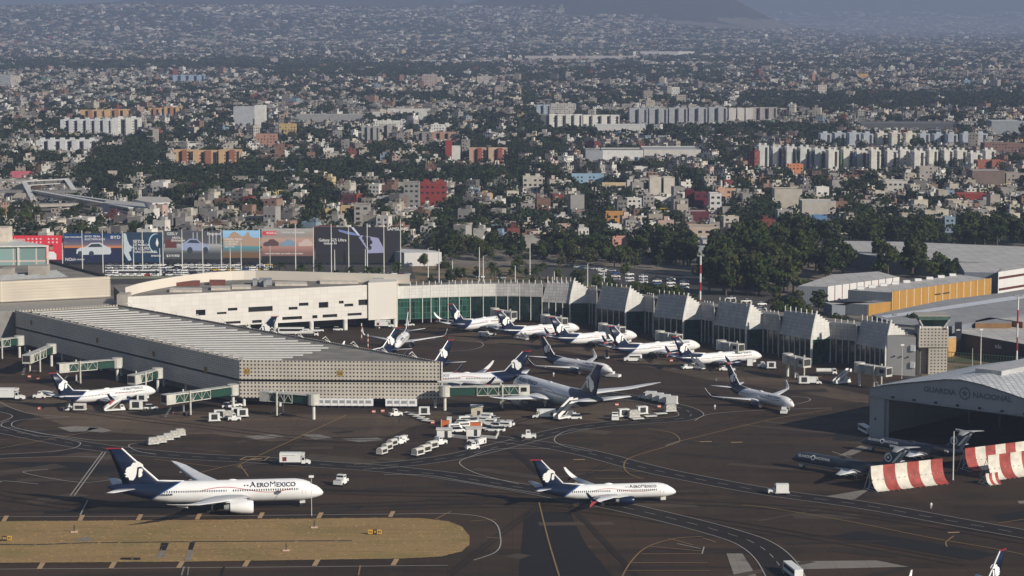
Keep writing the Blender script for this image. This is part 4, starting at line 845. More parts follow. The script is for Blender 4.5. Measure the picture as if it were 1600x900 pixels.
for k_ in range(5): b = MB(); hw_.slab(b, 10 + k_ * 11, 10.5 + k_ * 11, 0, 14, -40, -40.5); rel(b, L_).build('post', GREYM, hg)
b = MB(); hw_.slab(b, .42 * W_, .56 * W_, 20.2, 21.9, -16, -DEP + 4); rel(b, L_).build('ridge_vent', [mat('ridge_vent_metal', (.40, .40, .40), .5)], hg)
sgp = .52 * W_
for txt, u in (('GUARDIA', sgp - 8.6), ('NACIONAL', sgp + 9.2)):
    textmesh(txt, 2.2, 'lettering', mat('sign_grey', (.13, .135, .14), .6), hg, bold=.05, fn=lambda c, u=u: Vector(hw_.at(u + c.x * 1.15, 16.6 + c.y, .12)) + L_)
b = MB(); b.loft([[hw_.at(sgp + math.cos(2 * PI * i / 20) * r_, 16.8 + math.sin(2 * PI * i / 20) * r_, .14) for i in range(20)] for r_ in (1.9, 1.5)], cap=False); b.add([hw_.at(sgp + (1.1 if i % 2 == 0 else .5) * math.sin(2 * PI * i / 10), 16.8 + (1.1 if i % 2 == 0 else .5) * math.cos(2 * PI * i / 10), .14) for i in range(10)], [tuple(range(9, -1, -1))]); rel(b, L_).build('badge', mat('sign_grey', (.13, .135, .14), .6), hg)
bz = hw_.at(2.2, 6.5, .05); b = MB(); b.add([hw_.at(1.9, 5.2, .05), hw_.at(2.4, 5.2, .05), hw_.at(2.4, 6.0, .05), hw_.at(1.9, 6.0, .05)], [(0, 1, 2, 3)]); rel(b, L_).build('notice', DARK, hg)

# ---- red and white blast screens
def screen(x0, y0, x1, y1, h, n, first, label, group, lw=2.6):
    a, c = G(x0, y0), G(x1, y1); o = empty('blast_screen', a); tag(o, label, 'blast screen', group); wl_ = Wall((a.x, a.y), (c.x, c.y)); L_ = -a
    cols = (mat('screen_white', (.56, .52, .45), .7, var=.18, scale=.5), mat('screen_red', (.27, .045, .035), .7, var=.3, scale=.5))
    for i in range(n):
        u0, u1 = wl_.L * i / n, wl_.L * (i + 1) / n; rows = []
        for j in range(9): t = j / 8; off_ = -lw * 1.3 * (1 - (1 - t) ** 2); z = h * t ** 1.6 + .25; rows.append([wl_.at(u0, z, off_), wl_.at(u1, z, off_), wl_.at(u1, z, off_ - .12), wl_.at(u0, z, off_ - .12)])
        b = MB(); b.loft(rows); rel(b, L_).build('curved_panel', cols[(i + first) % 2], o, smooth=False)
    for i in range(int(wl_.L / 1.8) + 1):
        u = min(wl_.L - .1, i * 1.8 + .1); b = MB(); b.bar(wl_.at(u, 0, -lw * 1.3 - 3.0), wl_.at(u, h, -lw * 1.3 - .2), .14); b.bar(wl_.at(u, 0, -.2), wl_.at(u, 0.3, -lw - 3), .14); b.bar(wl_.at(u, h * .5, -lw * .9), wl_.at(u, 0.1, -lw - 2.2), .12); b.bar(wl_.at(u, .1, -lw * 1.3 - 1), wl_.at(u, h * .9, -lw * 1.3 - .2), .12); rel(b, L_).build('strut', STEELW, o)
screen(1372, 770, 1484, 757, 6.4, 6, 0, 'red and white striped blast screen nearest the dark grey jet', 'blast screens')
screen(1556, 752, 1660, 738, 6.4, 6, 0, 'front one of two overlapping blast screens beside the lamp post', 'blast screens')
screen(1520, 738, 1660, 720, 6.0, 9, 1, 'rear blast screen, mostly hidden, with open steel struts', 'blast screens')
screen(1548, 760, 1567, 757.5, 2.9, 4, 0, 'small low striped screen in front of the larger pair', 'blast screens', 1.6)
# ---------------------------------------------------------------- vehicles
VW = mat('vehicle_white', (.72, .72, .70), .4, var=.06); TIRE = BLACK; CANV = mat('pale_canvas', (.50, .48, .44), .8, var=.2, scale=2); CARGO = mat('wrapped_freight', (.40, .39, .36), .6, var=.35, scale=1.5)
def wheels(o, xs, w, r=.45):
    for x in xs:
        for s_ in (-1, 1): b = MB(); b.tube((x, s_ * w - .14, r), (x, s_ * w + .14, r), r, n=12); wh = b.build('wheel', TIRE, o)
def cabpart(o, x0, x1, w, z0, z1, m, slope=.5, name='cab'):
    b = MB(); b.add([(x0, -w, z0), (x1, -w, z0), (x1, w, z0), (x0, w, z0), (x0, -w, z1), (x1 - slope, -w * .92, z1), (x1 - slope, w * .92, z1), (x0, w, z1)], [(3, 2, 1, 0), (4, 5, 6, 7), (0, 1, 5, 4), (1, 2, 6, 5), (2, 3, 7, 6), (3, 0, 4, 7)])
    c = b.build(name, m, o); zm = z0 + (z1 - z0) * .52
    for s_ in (-1, 1): g = MB(); g.box(x0 + .15, x1 - slope - .05, s_ * w * .97 - .03, s_ * w * .97 + .03, zm, z1 - .12); g.build('side_window', GLASSD, c)
    fx = lambda z: x1 - slope * (z - z0) / (z1 - z0) + .03
    g = MB(); g.add([(fx(zm), -w * .85, zm), (fx(zm), w * .85, zm), (fx(z1 - .1), w * .82, z1 - .1), (fx(z1 - .1), -w * .82, z1 - .1)], [(0, 1, 2, 3)]); g.build('windscreen', GLASSD, c); return c
def box_truck(m=None, logo=True):
    o = empty('box_truck'); b = MB(); b.box(-4.1, 1.9, -1.2, 1.2, 1.1, 3.7); bd_ = b.build('cargo_box', VW, o)
    b = MB(); b.box(-4.1, 3.9, -.6, .6, .55, 1.08); b.build('chassis', DARK, o); cabpart(o, 2.1, 3.3, 1.1, .7, 2.6, VW, .35)
    b = MB(); b.add([(3.3, -1, .6), (4.6, -.95, .6), (4.6, .95, .6), (3.3, 1, .6), (3.3, -1, 1.65), (4.5, -.9, 1.35), (4.5, .9, 1.35), (3.3, 1, 1.65)], [(3, 2, 1, 0), (4, 5, 6, 7), (0, 1, 5, 4), (1, 2, 6, 5), (2, 3, 7, 6), (3, 0, 4, 7)]); b.build('bonnet', VW, o)
    b = MB(); b.box(1.0, 2.9, -1.2, 1.2, 3.0, 3.65); b.build('loading_platform', STEELW, o)
    wheels(o, (-2.7, 3.6), 1.0, .5)
    if logo:
        for s_ in (-1, 1):
            y = s_ * 1.215; b = MB()
            for i in range(4):
                a = PI / 4 + i * PI / 2; cx, cz = -2.7 + .42 * math.cos(a), 2.0 + .42 * math.sin(a); b.add([(cx - .3, y, cz - .3), (cx + .3, y, cz - .3), (cx + .3, y, cz + .3), (cx - .3, y, cz + .3)], [(0, 1, 2, 3) if s_ < 0 else (3, 2, 1, 0)], i % 2)
            b.build('cross_mark', [DARK, RED], bd_); b = MB(); b.box(-3.4, .3, y - .005, y + .005, 3.0, 3.12); b.build('lettering_line', GREYM, bd_)
    return o
def tug():
    o = empty('baggage_tug'); b = MB(); b.box(-1.5, 1.6, -.85, .85, .35, 1.05); b.build('body', VW, o); cabpart(o, -.6, .5, .75, 1.05, 1.95, VW, .2); b = MB(); b.box(.7, 1.5, -.6, .6, 1.05, 1.2); b.build('bonnet', GREYM, o); wheels(o, (-1.0, 1.05), .8, .35); return o
def cart(kind='cover'):
    o = empty('baggage_cart'); b = MB(); b.box(-1.5, 1.5, -.8, .8, .45, .6); b.build('deck', STEELW, o); wheels(o, (-1.0, 1.0), .65, .25)
    if kind == 'cover':
        b = MB()
        b.loft([[(x, -.8, .6), (x, -.8, 1.6), (x, -.4, 1.95), (x, .4, 1.95), (x, .8, 1.6), (x, .8, .6)] for x in (-1.4, 1.4)]); b.build('cover', CANV, o)
        b = MB(); b.box(-1.0, 1.0, -.83, -.805, .75, 1.5); b.build('side_opening', DARK, o)
    elif kind == 'freight':
        b = MB(); b.box(-1.35, 1.35, -.75, .75, .61, 1.9); b.box(-1.1, 1.1, -.6, .6, 1.91, 2.15); b.build('freight', CARGO, o)
    elif kind == 'container':
        b = MB(); b.prism([(-1.3, -.75), (1.3, -.75), (1.3, .75), (-1.3, .75)], .61, 2.3); b.build('container', VW, o); b = MB(); b.box(-.75, .75, -.79, -.755, .8, 2.1); b.build('side_opening', DARK, o)
    b = MB(); b.bar((1.5, 0, .5), (2.2, 0, .4), .08); b.build('tow_bar', DARK, o); return o
def stairs_truck():
    o = empty('stairs_truck'); b = MB(); b.box(-3.5, 3.2, -1, 1, .5, .9); b.build('chassis', VW, o); cabpart(o, 1.6, 3.1, .95, .9, 2.2, VW, .5); wheels(o, (-2.4, 2.2), .85, .42)
    b = MB(); n_ = 14
    for i in range(n_): x = -3.6 + i * .42; z = .8 + i * .25; b.box(x, x + .46, -.75, .75, z, z + .1)
    b.build('steps', GREYM, o)
    for s_ in (-1, 1): b = MB(); b.add([(-3.7, s_ * .8, .6), (2.4, s_ * .8, 4.2), (3.6, s_ * .8, 4.2), (3.6, s_ * .8, 5.2), (2.3, s_ * .8, 5.2), (-3.7, s_ * .8, 1.6)], [(0, 1, 2, 3, 4, 5)]); b.add([(-3.7, s_ * .86, .6), (2.4, s_ * .86, 4.2), (3.6, s_ * .86, 4.2), (3.6, s_ * .86, 5.2), (2.3, s_ * .86, 5.2), (-3.7, s_ * .86, 1.6)], [(5, 4, 3, 2, 1, 0)]); b.build('railing', VW, o)
    b = MB(); b.box(2.3, 3.6, -.8, .8, 4.1, 4.22); b.build('platform', GREYM, o)
    for s_ in (-1, 1): b = MB(); b.bar((-1.2, s_ * .7, .9), (2.0, s_ * .7, 3.9), .16); b.build('brace', STEELW, o)
    return o
def van(): 
    o = empty('van'); b = MB(); b.loft([[(x, -w_, .35), (x, -w_, z * .6), (x, -w_ * .85, z), (x, w_ * .85, z), (x, w_, z * .6), (x, w_, .35)] for x, z, w_ in ((-2.4, 1.9, .9), (-2.2, 2.05, .95), (1.0, 2.05, .95), (1.8, 1.35, .95), (2.5, 1.1, .88))]); b.build('body', VW, o)
    for s_ in (-1, 1): g = MB(); g.box(-1.9, 1.0, s_ * .93 - .02, s_ * .93 + .02, 1.25, 1.7); g.build('side_window', GLASSD, o)
    g = MB(); g.add([(1.05, -.75, 1.98), (1.75, -.8, 1.4), (1.75, .8, 1.4), (1.05, .75, 1.98)], [(0, 1, 2, 3)]); g.build('windscreen', GLASSD, o); wheels(o, (-1.5, 1.6), .85, .34); return o
def car(m, name='parked_car', suv=False):
    o = empty(name); h = 1.75 if suv else 1.42; b = MB()
    b.loft([[(x, -w_, .25), (x, -w_ * 1.02, z * .75), (x, -w_ * .9, z), (x, w_ * .9, z), (x, w_ * 1.02, z * .75), (x, w_, .25)] for x, z, w_ in ((-2.2, .75, .75), (-2.05, .95, .86), (1.0, .95, .88), (2.0, .8, .84), (2.25, .55, .72))]); b.build('body', m, o)
    b = MB(); b.loft([[(-1.9 if suv else -1.6, -.8, .95), (-1.9 if suv else -1.6, .8, .95), (1.05, .8, .95), (1.05, -.8, .95)], [(-1.7 if suv else -1.1, -.65, h), (-1.7 if suv else -1.1, .65, h), (.35, .65, h), (.35, -.65, h)]]); c = b.build('glasshouse', GLASSD, o)
    b = MB(); b.box(-1.65 if suv else -1.05, .32, -.63, .63, h, h + .03); b.build('roof', m, c); wheels(o, (-1.35, 1.4), .78, .31); return o
def pickup():
    o = car(VW, 'pickup', True); [bpy.data.objects.remove(c) for c in []]; return o
def bus(L=11.5):
    o = empty('bus'); b = MB(); b.box(-L / 2, L / 2, -1.25, 1.25, .4, 3.0); b.build('body', VW, o)
    for s_ in (-1, 1): g = MB(); g.box(-L / 2 + .6, L / 2 - .6, s_ * 1.26 - .02, s_ * 1.26 + .02, 1.5, 2.5); g.build('side_window', GLASSD, o)
    g = MB(); g.box(L / 2 - .01, L / 2 + .03, -1.1, 1.1, 1.3, 2.7); g.build('windscreen', GLASSD, o); wheels(o, (-L * .3, L * .33), 1.1, .48); return o
def push_tug():
    o = empty('pushback_tug'); b = MB(); b.box(-2.8, 2.8, -1.2, 1.2, .45, 1.3); b.build('body', VW, o); cabpart(o, -.3, 1.2, .9, 1.3, 2.3, VW, .2); b = MB(); b.box(-2.5, -.6, -.9, .9, 1.3, 1.5); b.build('deck', GREYM, o); wheels(o, (-1.7, 1.7), 1.05, .5); return o
def belt():
    o = empty('belt_loader'); b = MB(); b.box(-2.6, 2.2, -.9, .9, .4, .95); b.build('chassis', VW, o); cabpart(o, .4, 1.5, .5, .95, 1.8, VW, .1); b = MB(); b.add([(-3.4, -.4, .9), (-3.4, .4, .9), (3.4, .4, 2.7), (3.4, -.4, 2.7), (-3.4, -.4, 1.15), (-3.4, .4, 1.15), (3.4, .4, 2.95), (3.4, -.4, 2.95)], [(0, 1, 2, 3), (7, 6, 5, 4), (0, 3, 7, 4), (1, 5, 6, 2)]); b.build('conveyor', DARK, o); wheels(o, (-1.6, 1.5), .8, .35); return o
def tanker():
    o = empty('fuel_truck'); b = MB(); b.loft([[(x, 1.1 * math.sin(a), 1.9 + .85 * math.cos(a)) for a in [2 * PI * i / 14 for i in range(14)]] for x in (-4, 2)]); b.build('tank', STEELW, o, smooth=False); cabpart(o, 2.4, 4.2, 1.1, .6, 2.6, VW, .4); b = MB(); b.box(-4, 3.8, -.8, .8, .5, 1.05); b.build('chassis', DARK, o); wheels(o, (-3, -1.8, 3.2), 1.0, .5); return o
VP = {'box': box_truck(), 'tug': tug(), 'cart': cart(), 'freight': cart('freight'), 'cont': cart('container'), 'dolly': cart('none'), 'stairs': stairs_truck(), 'van': van(), 'suv': car(VW, 'pickup', True), 'bus': bus(), 'push': push_tug(), 'belt': belt(), 'tank': tanker()}
CATV = {'box': 'truck', 'tug': 'baggage tug', 'cart': 'baggage cart', 'freight': 'cargo cart', 'cont': 'cargo cart', 'dolly': 'cart', 'stairs': 'stairs truck', 'van': 'van', 'suv': 'pickup', 'bus': 'bus', 'push': 'aircraft tug', 'belt': 'belt loader', 'tank': 'fuel truck'}
VUSED = set()
ORD = ['first', 'second', 'third', 'fourth', 'fifth', 'sixth', 'seventh', 'eighth', 'ninth', 'tenth', 'eleventh', 'twelfth', '13th', '14th', '15th', '16th', '17th', '18th', '19th', '20th'] + ['%d%s' % (i, {1: 'st', 2: 'nd', 3: 'rd'}.get(i % 10, 'th')) for i in range(21, 400)]
def number(os_, base, key=lambda o: PX(o.location)[0]):
    for i, o in enumerate(sorted(os_, key=key)): o['label'] = '%s, %s from the left' % (base, ORD[i])
def put(kind, x, y, head, label, group=None, s=1.0):
    """head: where its front points in the picture, degrees anticlockwise seen from above, 0 = to the right"""
    p = G(x, y); o = VP[kind] if kind not in VUSED else copy_tree(VP[kind]); VUSED.add(kind)
    return place(o, (p.x, p.y, 0), rad(head), s, label, CATV[kind], group)
put('box', 460, 727, 0, 'white box truck with a red and black cross mark, alone on the service road')
put('box', 12, 626, 0, 'long white catering truck cut off by the picture edge', s=(1.25, 1.1, 1.15))
put('tug', 533, 758, 250, 'white tractor alone between the two taxiing airliners', s=1.5)
for i, (x, y) in enumerate(((239, 696), (251, 693.5), (262, 689.5), (272, 685.5), (281, 682.5))): put('freight', x, y, 25, 'pallet cart of wrapped freight, %s of the short stair-like line' % ['front left', 'second', 'middle', 'fourth', 'far right'][i], 'freight carts standing behind the large taxiing airliner', 1.15)
for i, (x, y) in enumerate(((597, 711), (605, 704.5), (613, 698))): put('cart', x, y, 62, 'covered cart of the train by the pier corner, %s from its tail' % ['first', 'second', 'third'][i], 'covered carts of the shorter baggage train', 1.2)
put('tug', 623, 695, 50, 'tug pulling the baggage train towards the pier corner', s=1.3); put('box', 630, 691, 60, 'small white box van ahead of the shorter baggage train', s=.55)
for i, (x, y) in enumerate(((653, 713), (664, 708), (675, 702))): put('cart', x, y, 55, 'covered cart of the train beside the kiosks, %s from its tail' % ['first', 'second', 'third'][i], 'covered carts of the baggage train beside the kiosks', 1.3)
put('tug', 686, 696, 40, 'tug pulling the baggage train beside the kiosks', s=1.4)
put('box', 749, 697, 235, 'small truck with a square box by the kiosk fence', s=.62); put('tug', 738, 703, 200, 'tug stopped beside the small square-box truck', s=1.25); put('suv', 741, 691, 170, 'white pickup crossing in front of the white kiosk'); put('tug', 826, 686, 0, 'tug at the right-hand end of the scattered dollies', s=1.4)
put('tug', 618, 651, 20, 'low tractor in front of the pier columns', s=1.3)
for i in range(5): put('dolly', 640 + i * 7, 647.5 + i * 3.2, -30, 'empty flat dolly, %s of the row near the pier corner' % ['first', 'second', 'third', 'fourth', 'last'][i], 'empty dollies in a row near the pier corner', 1.2)
put('cont', 663, 650, 0, 'white container standing above the row of empty dollies', s=1.3); put('box', 702, 663, 90, 'small white truck facing away left of the parked van cluster', s=.6)
rows_ = [(712, 672), (719, 668), (722, 664), (728, 660), (735, 657), (716, 675), (727, 669), (733, 664), (741, 660), (758, 655), (766, 658), (773, 661), (764, 664), (771, 668), (780, 665), (787, 668), (762, 672), (793, 665), (755, 660), (769, 674), (778, 674), (740, 667)]
cl_ = {0: [], 1: []}
for i, (x, y) in enumerate(rows_): cl_[0 if i % 3 else 1].append(put('suv' if i % 3 else 'van', x, y, 15 if x < 745 else 165, 'white %s parked in the packed cluster beside the kiosks' % ('pickup' if i % 3 else 'van'), 'white %s packed together beside the kiosks' % ('pickups' if i % 3 else 'vans')))
number(cl_[0], 'white pickup in the packed cluster beside the kiosks'); number(cl_[1], 'white van in the packed cluster beside the kiosks')
put('stairs', 884, 655, 45, 'stairs truck reaching up to the rear door of the large airliner', s=1.25); put('box', 851, 654.5, 180, 'white box truck under the tail wing of the large airliner', s=.85); put('suv', 898, 655, 180, 'white pickup behind the stairs of the large airliner')
put('tug', 1007, 624, 165, 'tug pulling a line of open-sided containers', s=1.2)
for i in range(4): put('cont', 1017 + i * 11, 626 + i * 2.5, 165, 'white open-sided container cart, %s behind its tug' % ['first', 'second', 'third', 'fourth'][i], 'container carts trailing one tug', 1.35)
put('tug', 961, 657, 270, 'tug facing the camera at the near end of a mixed cargo line', s=1.35)
for i, (k_, x, y) in enumerate((('cont', 974, 653), ('freight', 990, 654), ('cont', 1003, 649), ('dolly', 996, 657), ('dolly', 1016, 653), ('dolly', 1032, 649), ('freight', 1047, 645))): put(k_, x, y, 20, ['white container cart next to the tug that faces the camera', 'freight cart in the middle of the mixed cargo line', 'tall white container cart at the back of the mixed cargo line', 'empty dolly nearest the painted yellow square', 'empty dolly between the tall container and the road bend', 'empty dolly following the road bend', 'freight cart at the far end of the mixed cargo line'][i], None, 1.3)
put('van', 989, 565, 180, 'white van below the tail of the third gate airliner', s=1.35); put('push', 958, 590, 150, 'pushback tug in front of the airliner pointing towards it', s=.95); put('push', 1225, 646, 80, 'pushback tug under the nose of the airliner nearest the hangar', s=.9)
put('box', 1268, 601, 0, 'white truck with an open cage body in front of the last bay', s=.75); put('cont', 1256, 601, 0, 'white cage cart hitched behind the truck by the last bay', s=1.3)
put('tug', 1212, 772, 180, 'tug driving past the dark grey jets', s=1.3); put('cont', 1222, 773, 180, 'white box trailer behind the tug near the dark grey jets', s=1.3)
put('bus', 1239, 899, 100, 'white apron bus cut off by the bottom edge of the picture', s=.8); put('box', 757, 527, 330, 'small white service truck between the two rear gate airliners', s=.6)
put('stairs', 731, 517, 135, 'stairs truck at the airliner nearest the green glass wall'); put('stairs', 814, 531, 135, 'stairs truck at the airliner below the first bay'); put('stairs', 1088, 577, 135, 'stairs truck at the airliner below the fourth bay'); put('stairs', 1316, 600, 35, 'stairs truck parked alone by the last jet bridge')
put('belt', 1075, 577, 200, 'belt loader behind the airliner below the fourth bay', s=1.1); put('belt', 1135, 580, 180, 'belt loader at the belly of the airliner below the fourth bay', s=1.2); put('cont', 1171, 573, 270, 'white boxed cart marked with a cross near the fourth bay airliner', s=1.3)
put('tank', 1291, 586, 0, 'dull tank trailer in the shade of the fifth bay', s=.9); put('cont', 1205, 577, 0, 'white cage cart in the shade of the fifth bay', s=1.2); put('tug', 1192, 575, 10, 'tug in the shade below the fourth bay', s=1.2)
put('stairs', 180, 643, 20, 'stairs truck in front of the navy engine by the catering truck'); put('belt', 106, 641, 90, 'belt loader at the tail of the airliner with stairs', s=1.1); put('cart', 125, 643, 0, 'covered cart beside the belt loader at the tail', s=1.4)
put('cont', 213, 642, 0, 'open-sided cart under the nose of the airliner with stairs', s=1.5); put('cont', 222, 629, 0, 'white container held up at the front hold door', s=1.2); put('suv', 236, 640, 0, 'pickup parked at the nose of the airliner with stairs'); put('tug', 62, 623, 180, 'tug behind the tail of the airliner with stairs', s=1.3); put('cart', 75, 622, 0, 'covered cart by the tail of the airliner with stairs', s=1.3)
for i, (k_, x, y, lb) in enumerate((('cont', 335, 660, 'open white cage cart nearest the camera below the pier'), ('cont', 343, 655, 'open white cage cart behind the nearest one'), ('freight', 357, 655, 'freight cart between cage carts below the pier corner'), ('cont', 370, 651, 'white cage cart left of the jet bridge leg'), ('cont', 379, 653, 'white cage cart nearest the jet bridge leg'), ('tug', 366, 658, 'tug among the cage carts below the pier'), ('suv', 357, 637, 'pickup under the green jet bridge below the pier'), ('suv', 368, 635, 'pickup close to the pier corner column'))): put(k_, x, y, 10, lb, None, 1.3 if k_ != 'suv' else 1)
put('tank', 55, 558, 0, 'tank truck in the shade at the far end of the pier', s=.8)
for i, (k_, x, y, lb) in enumerate((('van', 478, 521, 'van under the slotted building behind the first column pair'), ('suv', 498, 518, 'pickup under the slotted building near the plain end slab'), ('suv', 528, 516.5, 'pickup in front of the plain end slab columns'), ('tank', 483, 526, 'grey tank truck parked in front of the slotted building'), ('box', 600, 512.5, 'box truck beneath the end slab'), ('suv', 640, 509, 'white pickup below the green glass'), ('bus', 455, 522, 'long white apron bus beside the slotted building'))): put(k_, x, y, 0, lb, None, .9)
put('belt', 765, 524, 180, 'belt loader under the second gate airliner'); put('belt', 948, 560, 90, 'belt loader under the tail of the third gate airliner'); put('tug', 974, 548, 180, 'tug half hidden below the third gate airliner', s=1.2)
put('bus', 1352, 676, 100, 'grey and white shuttle parked at the corner of the hangar', s=.75)
for k_, o_ in VP.items():
    if k_ not in VUSED: print('unused', k_)

# ---------------------------------------------------------------- jet bridges
TRUSS = mat('bridge_white', (.50, .49, .44), .5, var=.15)
def jet_bridge(p0, p1, label, z=5.0, truss=.6, green=True):
    a, c = G(*p0, z + 1.4), G(*p1, z + 1.4); a.z = c.z = 0; wl_ = Wall((a.x, a.y), (c.x, c.y)); o = empty('jet_bridge', a); L_ = -a; tag(o, label, 'jet bridge', 'jet bridges')
    b = MB(); b.tube((a.x, a.y, z - .3), (a.x, a.y, z + 3.2), 1.9, n=14); rel(b, L_).build('rotunda', TRUSS, o)
    b = MB(); b.tube((a.x, a.y, 0), (a.x, a.y, z - .3), .5, n=10); rel(b, L_).build('column', STEELW, o)
    m1 = wl_.L * (1 - truss); b = MB(); wl_.slab(b, 1.2, m1 + 1, z, z + 2.3, -1.2, 1.2); rel(b, L_).build('inner_tunnel', GREEN if green else GREYM, o)
    b = MB(); wl_.slab(b, m1, wl_.L - 1.5, z - .1, z + 2.6, -1.4, 1.4); tn = rel(b, L_).build('outer_tunnel', GREEN if green else TRUSS, o)
    b = MB()
    for s_ in (-1.62, 1.62):
        n_ = max(2, int((wl_.L - m1) / 3.2)); 
        for zz in (z - .1, z + 2.6): b.bar(wl_.at(m1, zz, s_), wl_.at(wl_.L - 1.5, zz, s_), .22)
        for i in range(n_):
            u0 = m1 + (wl_.L - 1.5 - m1) * i / n_; u1 = m1 + (wl_.L - 1.5 - m1) * (i + 1) / n_; b.bar(wl_.at(u0, z, s_), wl_.at((u0 + u1) / 2, z + 2.6, s_), .12); b.bar(wl_.at((u0 + u1) / 2, z + 2.6, s_), wl_.at(u1, z, s_), .12); b.bar(wl_.at(u0, z, s_), wl_.at(u0, z + 2.6, s_), .16)
    rel(b, L_).build('truss', TRUSS, tn)
    b = MB(); wl_.slab(b, 1.2, wl_.L - 1.5, z + 2.62, z + 2.8, -1.5, 1.5); rel(b, L_).build('roof', TRUSS, o)
    b = MB(); wl_.slab(b, wl_.L - 1.8, wl_.L + 1.8, z - .3, z + 2.9, -1.6, 1.6); cb = rel(b, L_).build('cab', TRUSS, o); b = MB(); wl_.slab(b, wl_.L + 1.81, wl_.L + 1.9, z + .4, z + 2.6, -1.3, 1.3); rel(b, L_).build('opening', DARK, cb)
    b = MB(); wl_.slab(b, wl_.L - 1.2, wl_.L + .8, z + .8, z + 2.2, 1.61, 1.65); rel(b, L_).build('window', GLASSD, cb)
    u = wl_.L * .72; b = MB()
    for s_ in (-1.9, 1.9): b.tube(wl_.at(u, .6, s_), wl_.at(u, z + 3.4, s_), .3, n=8)
    b.add([wl_.at(u - .3, .9, -1.9), wl_.at(u + .3, .9, -1.9), wl_.at(u + .3, .9, 1.9), wl_.at(u - .3, .9, 1.9)], [(0, 1, 2, 3)]); lg = rel(b, L_).build('lifting_leg', TRUSS, o)
    for s_ in (-1.2, 1.2): b = MB(); b.tube(wl_.at(u, .55, s_ - .3), wl_.at(u, .55, s_ + .3), .55, n=12); rel(b, L_).build('wheel', TIRE, lg)
    b = MB(); n_ = 10
    for i in range(n_): uu = wl_.L - 4 + i * .4; wl_.slab(b, uu, uu + .42, z * (1 - i / n_) * .95, z * (1 - i / n_) * .95 + .12, 1.7, 2.6)
    rel(b, L_).build('service_stairs', GREYM, o); return o
for p0, p1, lb in (((364, 609), (263, 623), 'jet bridge reaching out from the pier corner column towards the parked carts'), ((490, 624), (417, 618), 'jet bridge folded along the pier front'), ((695, 611), (818, 608), 'long jet bridge from the pier end to the large airliner'),
                   ((183, 567), (98, 574), 'trussed jet bridge behind the fin of the airliner with stairs'), ((246, 583), (210, 592), 'short green jet bridge above the navy-engined airliner with stairs'), ((80, 545), (44, 560), 'short green jet bridge near the left picture edge'), ((30, 532), (-14, 537), 'jet bridge cut off by the left picture edge')): jet_bridge(p0, p1, lb)
for i, (x, y) in enumerate(((773, 488), (852, 498), (942, 512), (1031, 524), (1127, 539), (1231, 560), (1343, 574))):
    jet_bridge((x, y), (x + (26 if i < 6 else 40), y + (4 if i < 5 else 6)), 'jet bridge %s' % ['at the curved glass wall left of the first bay', 'below the first saw-tooth bay', 'below the second saw-tooth bay', 'below the third saw-tooth bay', 'below the fourth saw-tooth bay', 'below the fifth saw-tooth bay, no airliner on it', 'below the last saw-tooth bay next to the control tower'][i], truss=.7, green=False)
for o_ in [q for q in bpy.data.objects if q.name.startswith('jet_bridge') and 'saw-tooth' in q.get('label', '')]: pass

# ---------------------------------------------------------------- small apron things
def kiosk(x, y, w_, h_, label, m, roof=None):
    p = G(x, y); o = empty('kiosk', p); b = MB(); b.box(-w_ / 2, w_ / 2, 0, 3, 0, h_); b.build('wall', m, o); b = MB(); b.box(-w_ / 2 - .3, w_ / 2 + .3, -.3, 3.3, h_, h_ + .25); b.build('roof', roof or STEELW, o); b = MB(); b.box(.1, 1.1, -.03, 0, .1, 2.1); b.build('door', DARK, o); tag(o, label, 'kiosk'); return o
kiosk(694, 684, 4.4, 2.4, 'low white kiosk in front of the packed white pickups', VW); kiosk(740, 682, 4.4, 2.4, 'low white kiosk beside the orange water tank', VW); kiosk(745, 652, 3.6, 3.4, 'beige guard cabin behind the packed white pickups', mat('beige_cabin', (.52, .47, .38), .7))
def tank_stack(x, y, w_, label):
    p = G(x, y); o = empty('storage_cage', p); b = MB(); b.box(-w_ / 2, w_ / 2, 0, 2, .3, 2.6); b.build('body', ORANGE, o); b = MB()
    for q in (-1, 1): b.bar((q * w_ / 2, 0, 0), (q * w_ / 2, 0, 2.9), .12); b.bar((q * w_ / 2, 2, 0), (q * w_ / 2, 2, 2.9), .12)
    b.build('frame', STEELW, o); tag(o, label, 'storage cage')
tank_stack(696, 671, 2.6, 'small orange cage in front of the white pickups'); tank_stack(743, 674, 3.4, 'bright orange cage in the middle of the white pickups')
b = MB(); 
for q in ((705, 683, 730, 686), (750, 684, 775, 686), (775, 686, 779, 678)): a, c = G(q[0], q[1]), G(q[2], q[3]); b.obox(((a.x + c.x) / 2, (a.y + c.y) / 2), (c.x - a.x, c.y - a.y), (c - a).length, .3, 0, .9)
tag(b.build('low_wall', STEELW), 'low white wall round the packed white pickups', 'wall')
def pole(x, y, ytop, label, cat='light mast', red=False, head='bar', r=.22, group=None, name='light_mast'):
    p = G(x, y); H = Hgt(x, y, ytop); o = empty(name, p)
    if red:
        n_ = 6
        for i in range(n_): b = MB(); b.tube((0, 0, H * i / n_), (0, 0, H * (i + 1) / n_), r, n=8); b.build('mast_section', RED if i % 2 == 0 else STEELW, o)
    else: b = MB(); b.tube((0, 0, 0), (0, 0, H), r, r * .6, 8); b.build('mast', STEELW, o)
    if head == 'bar':
        b = MB(); b.box(-1.6, 1.6, -.25, .25, H - .1, H + .25); b.box(-1.5, -.9, -.4, .4, H + .25, H + .6); b.box(.9, 1.5, -.4, .4, H + .25, H + .6); b.build('lamp_head', GREYM, o)
    elif head == 'arm':
        b = MB(); b.bar((0, 0, H), (1.8, 0, H + .4), .12); b.box(1.4, 2.2, -.15, .15, H + .3, H + .5); b.build('lamp_head', GREYM, o)
    elif head == 'ball': b = MB(); b.box(-.6, .6, -.4, .4, H, H + .5); b.build('lamp_head', WHITE, o)
    tag(o, label, cat, group); return o
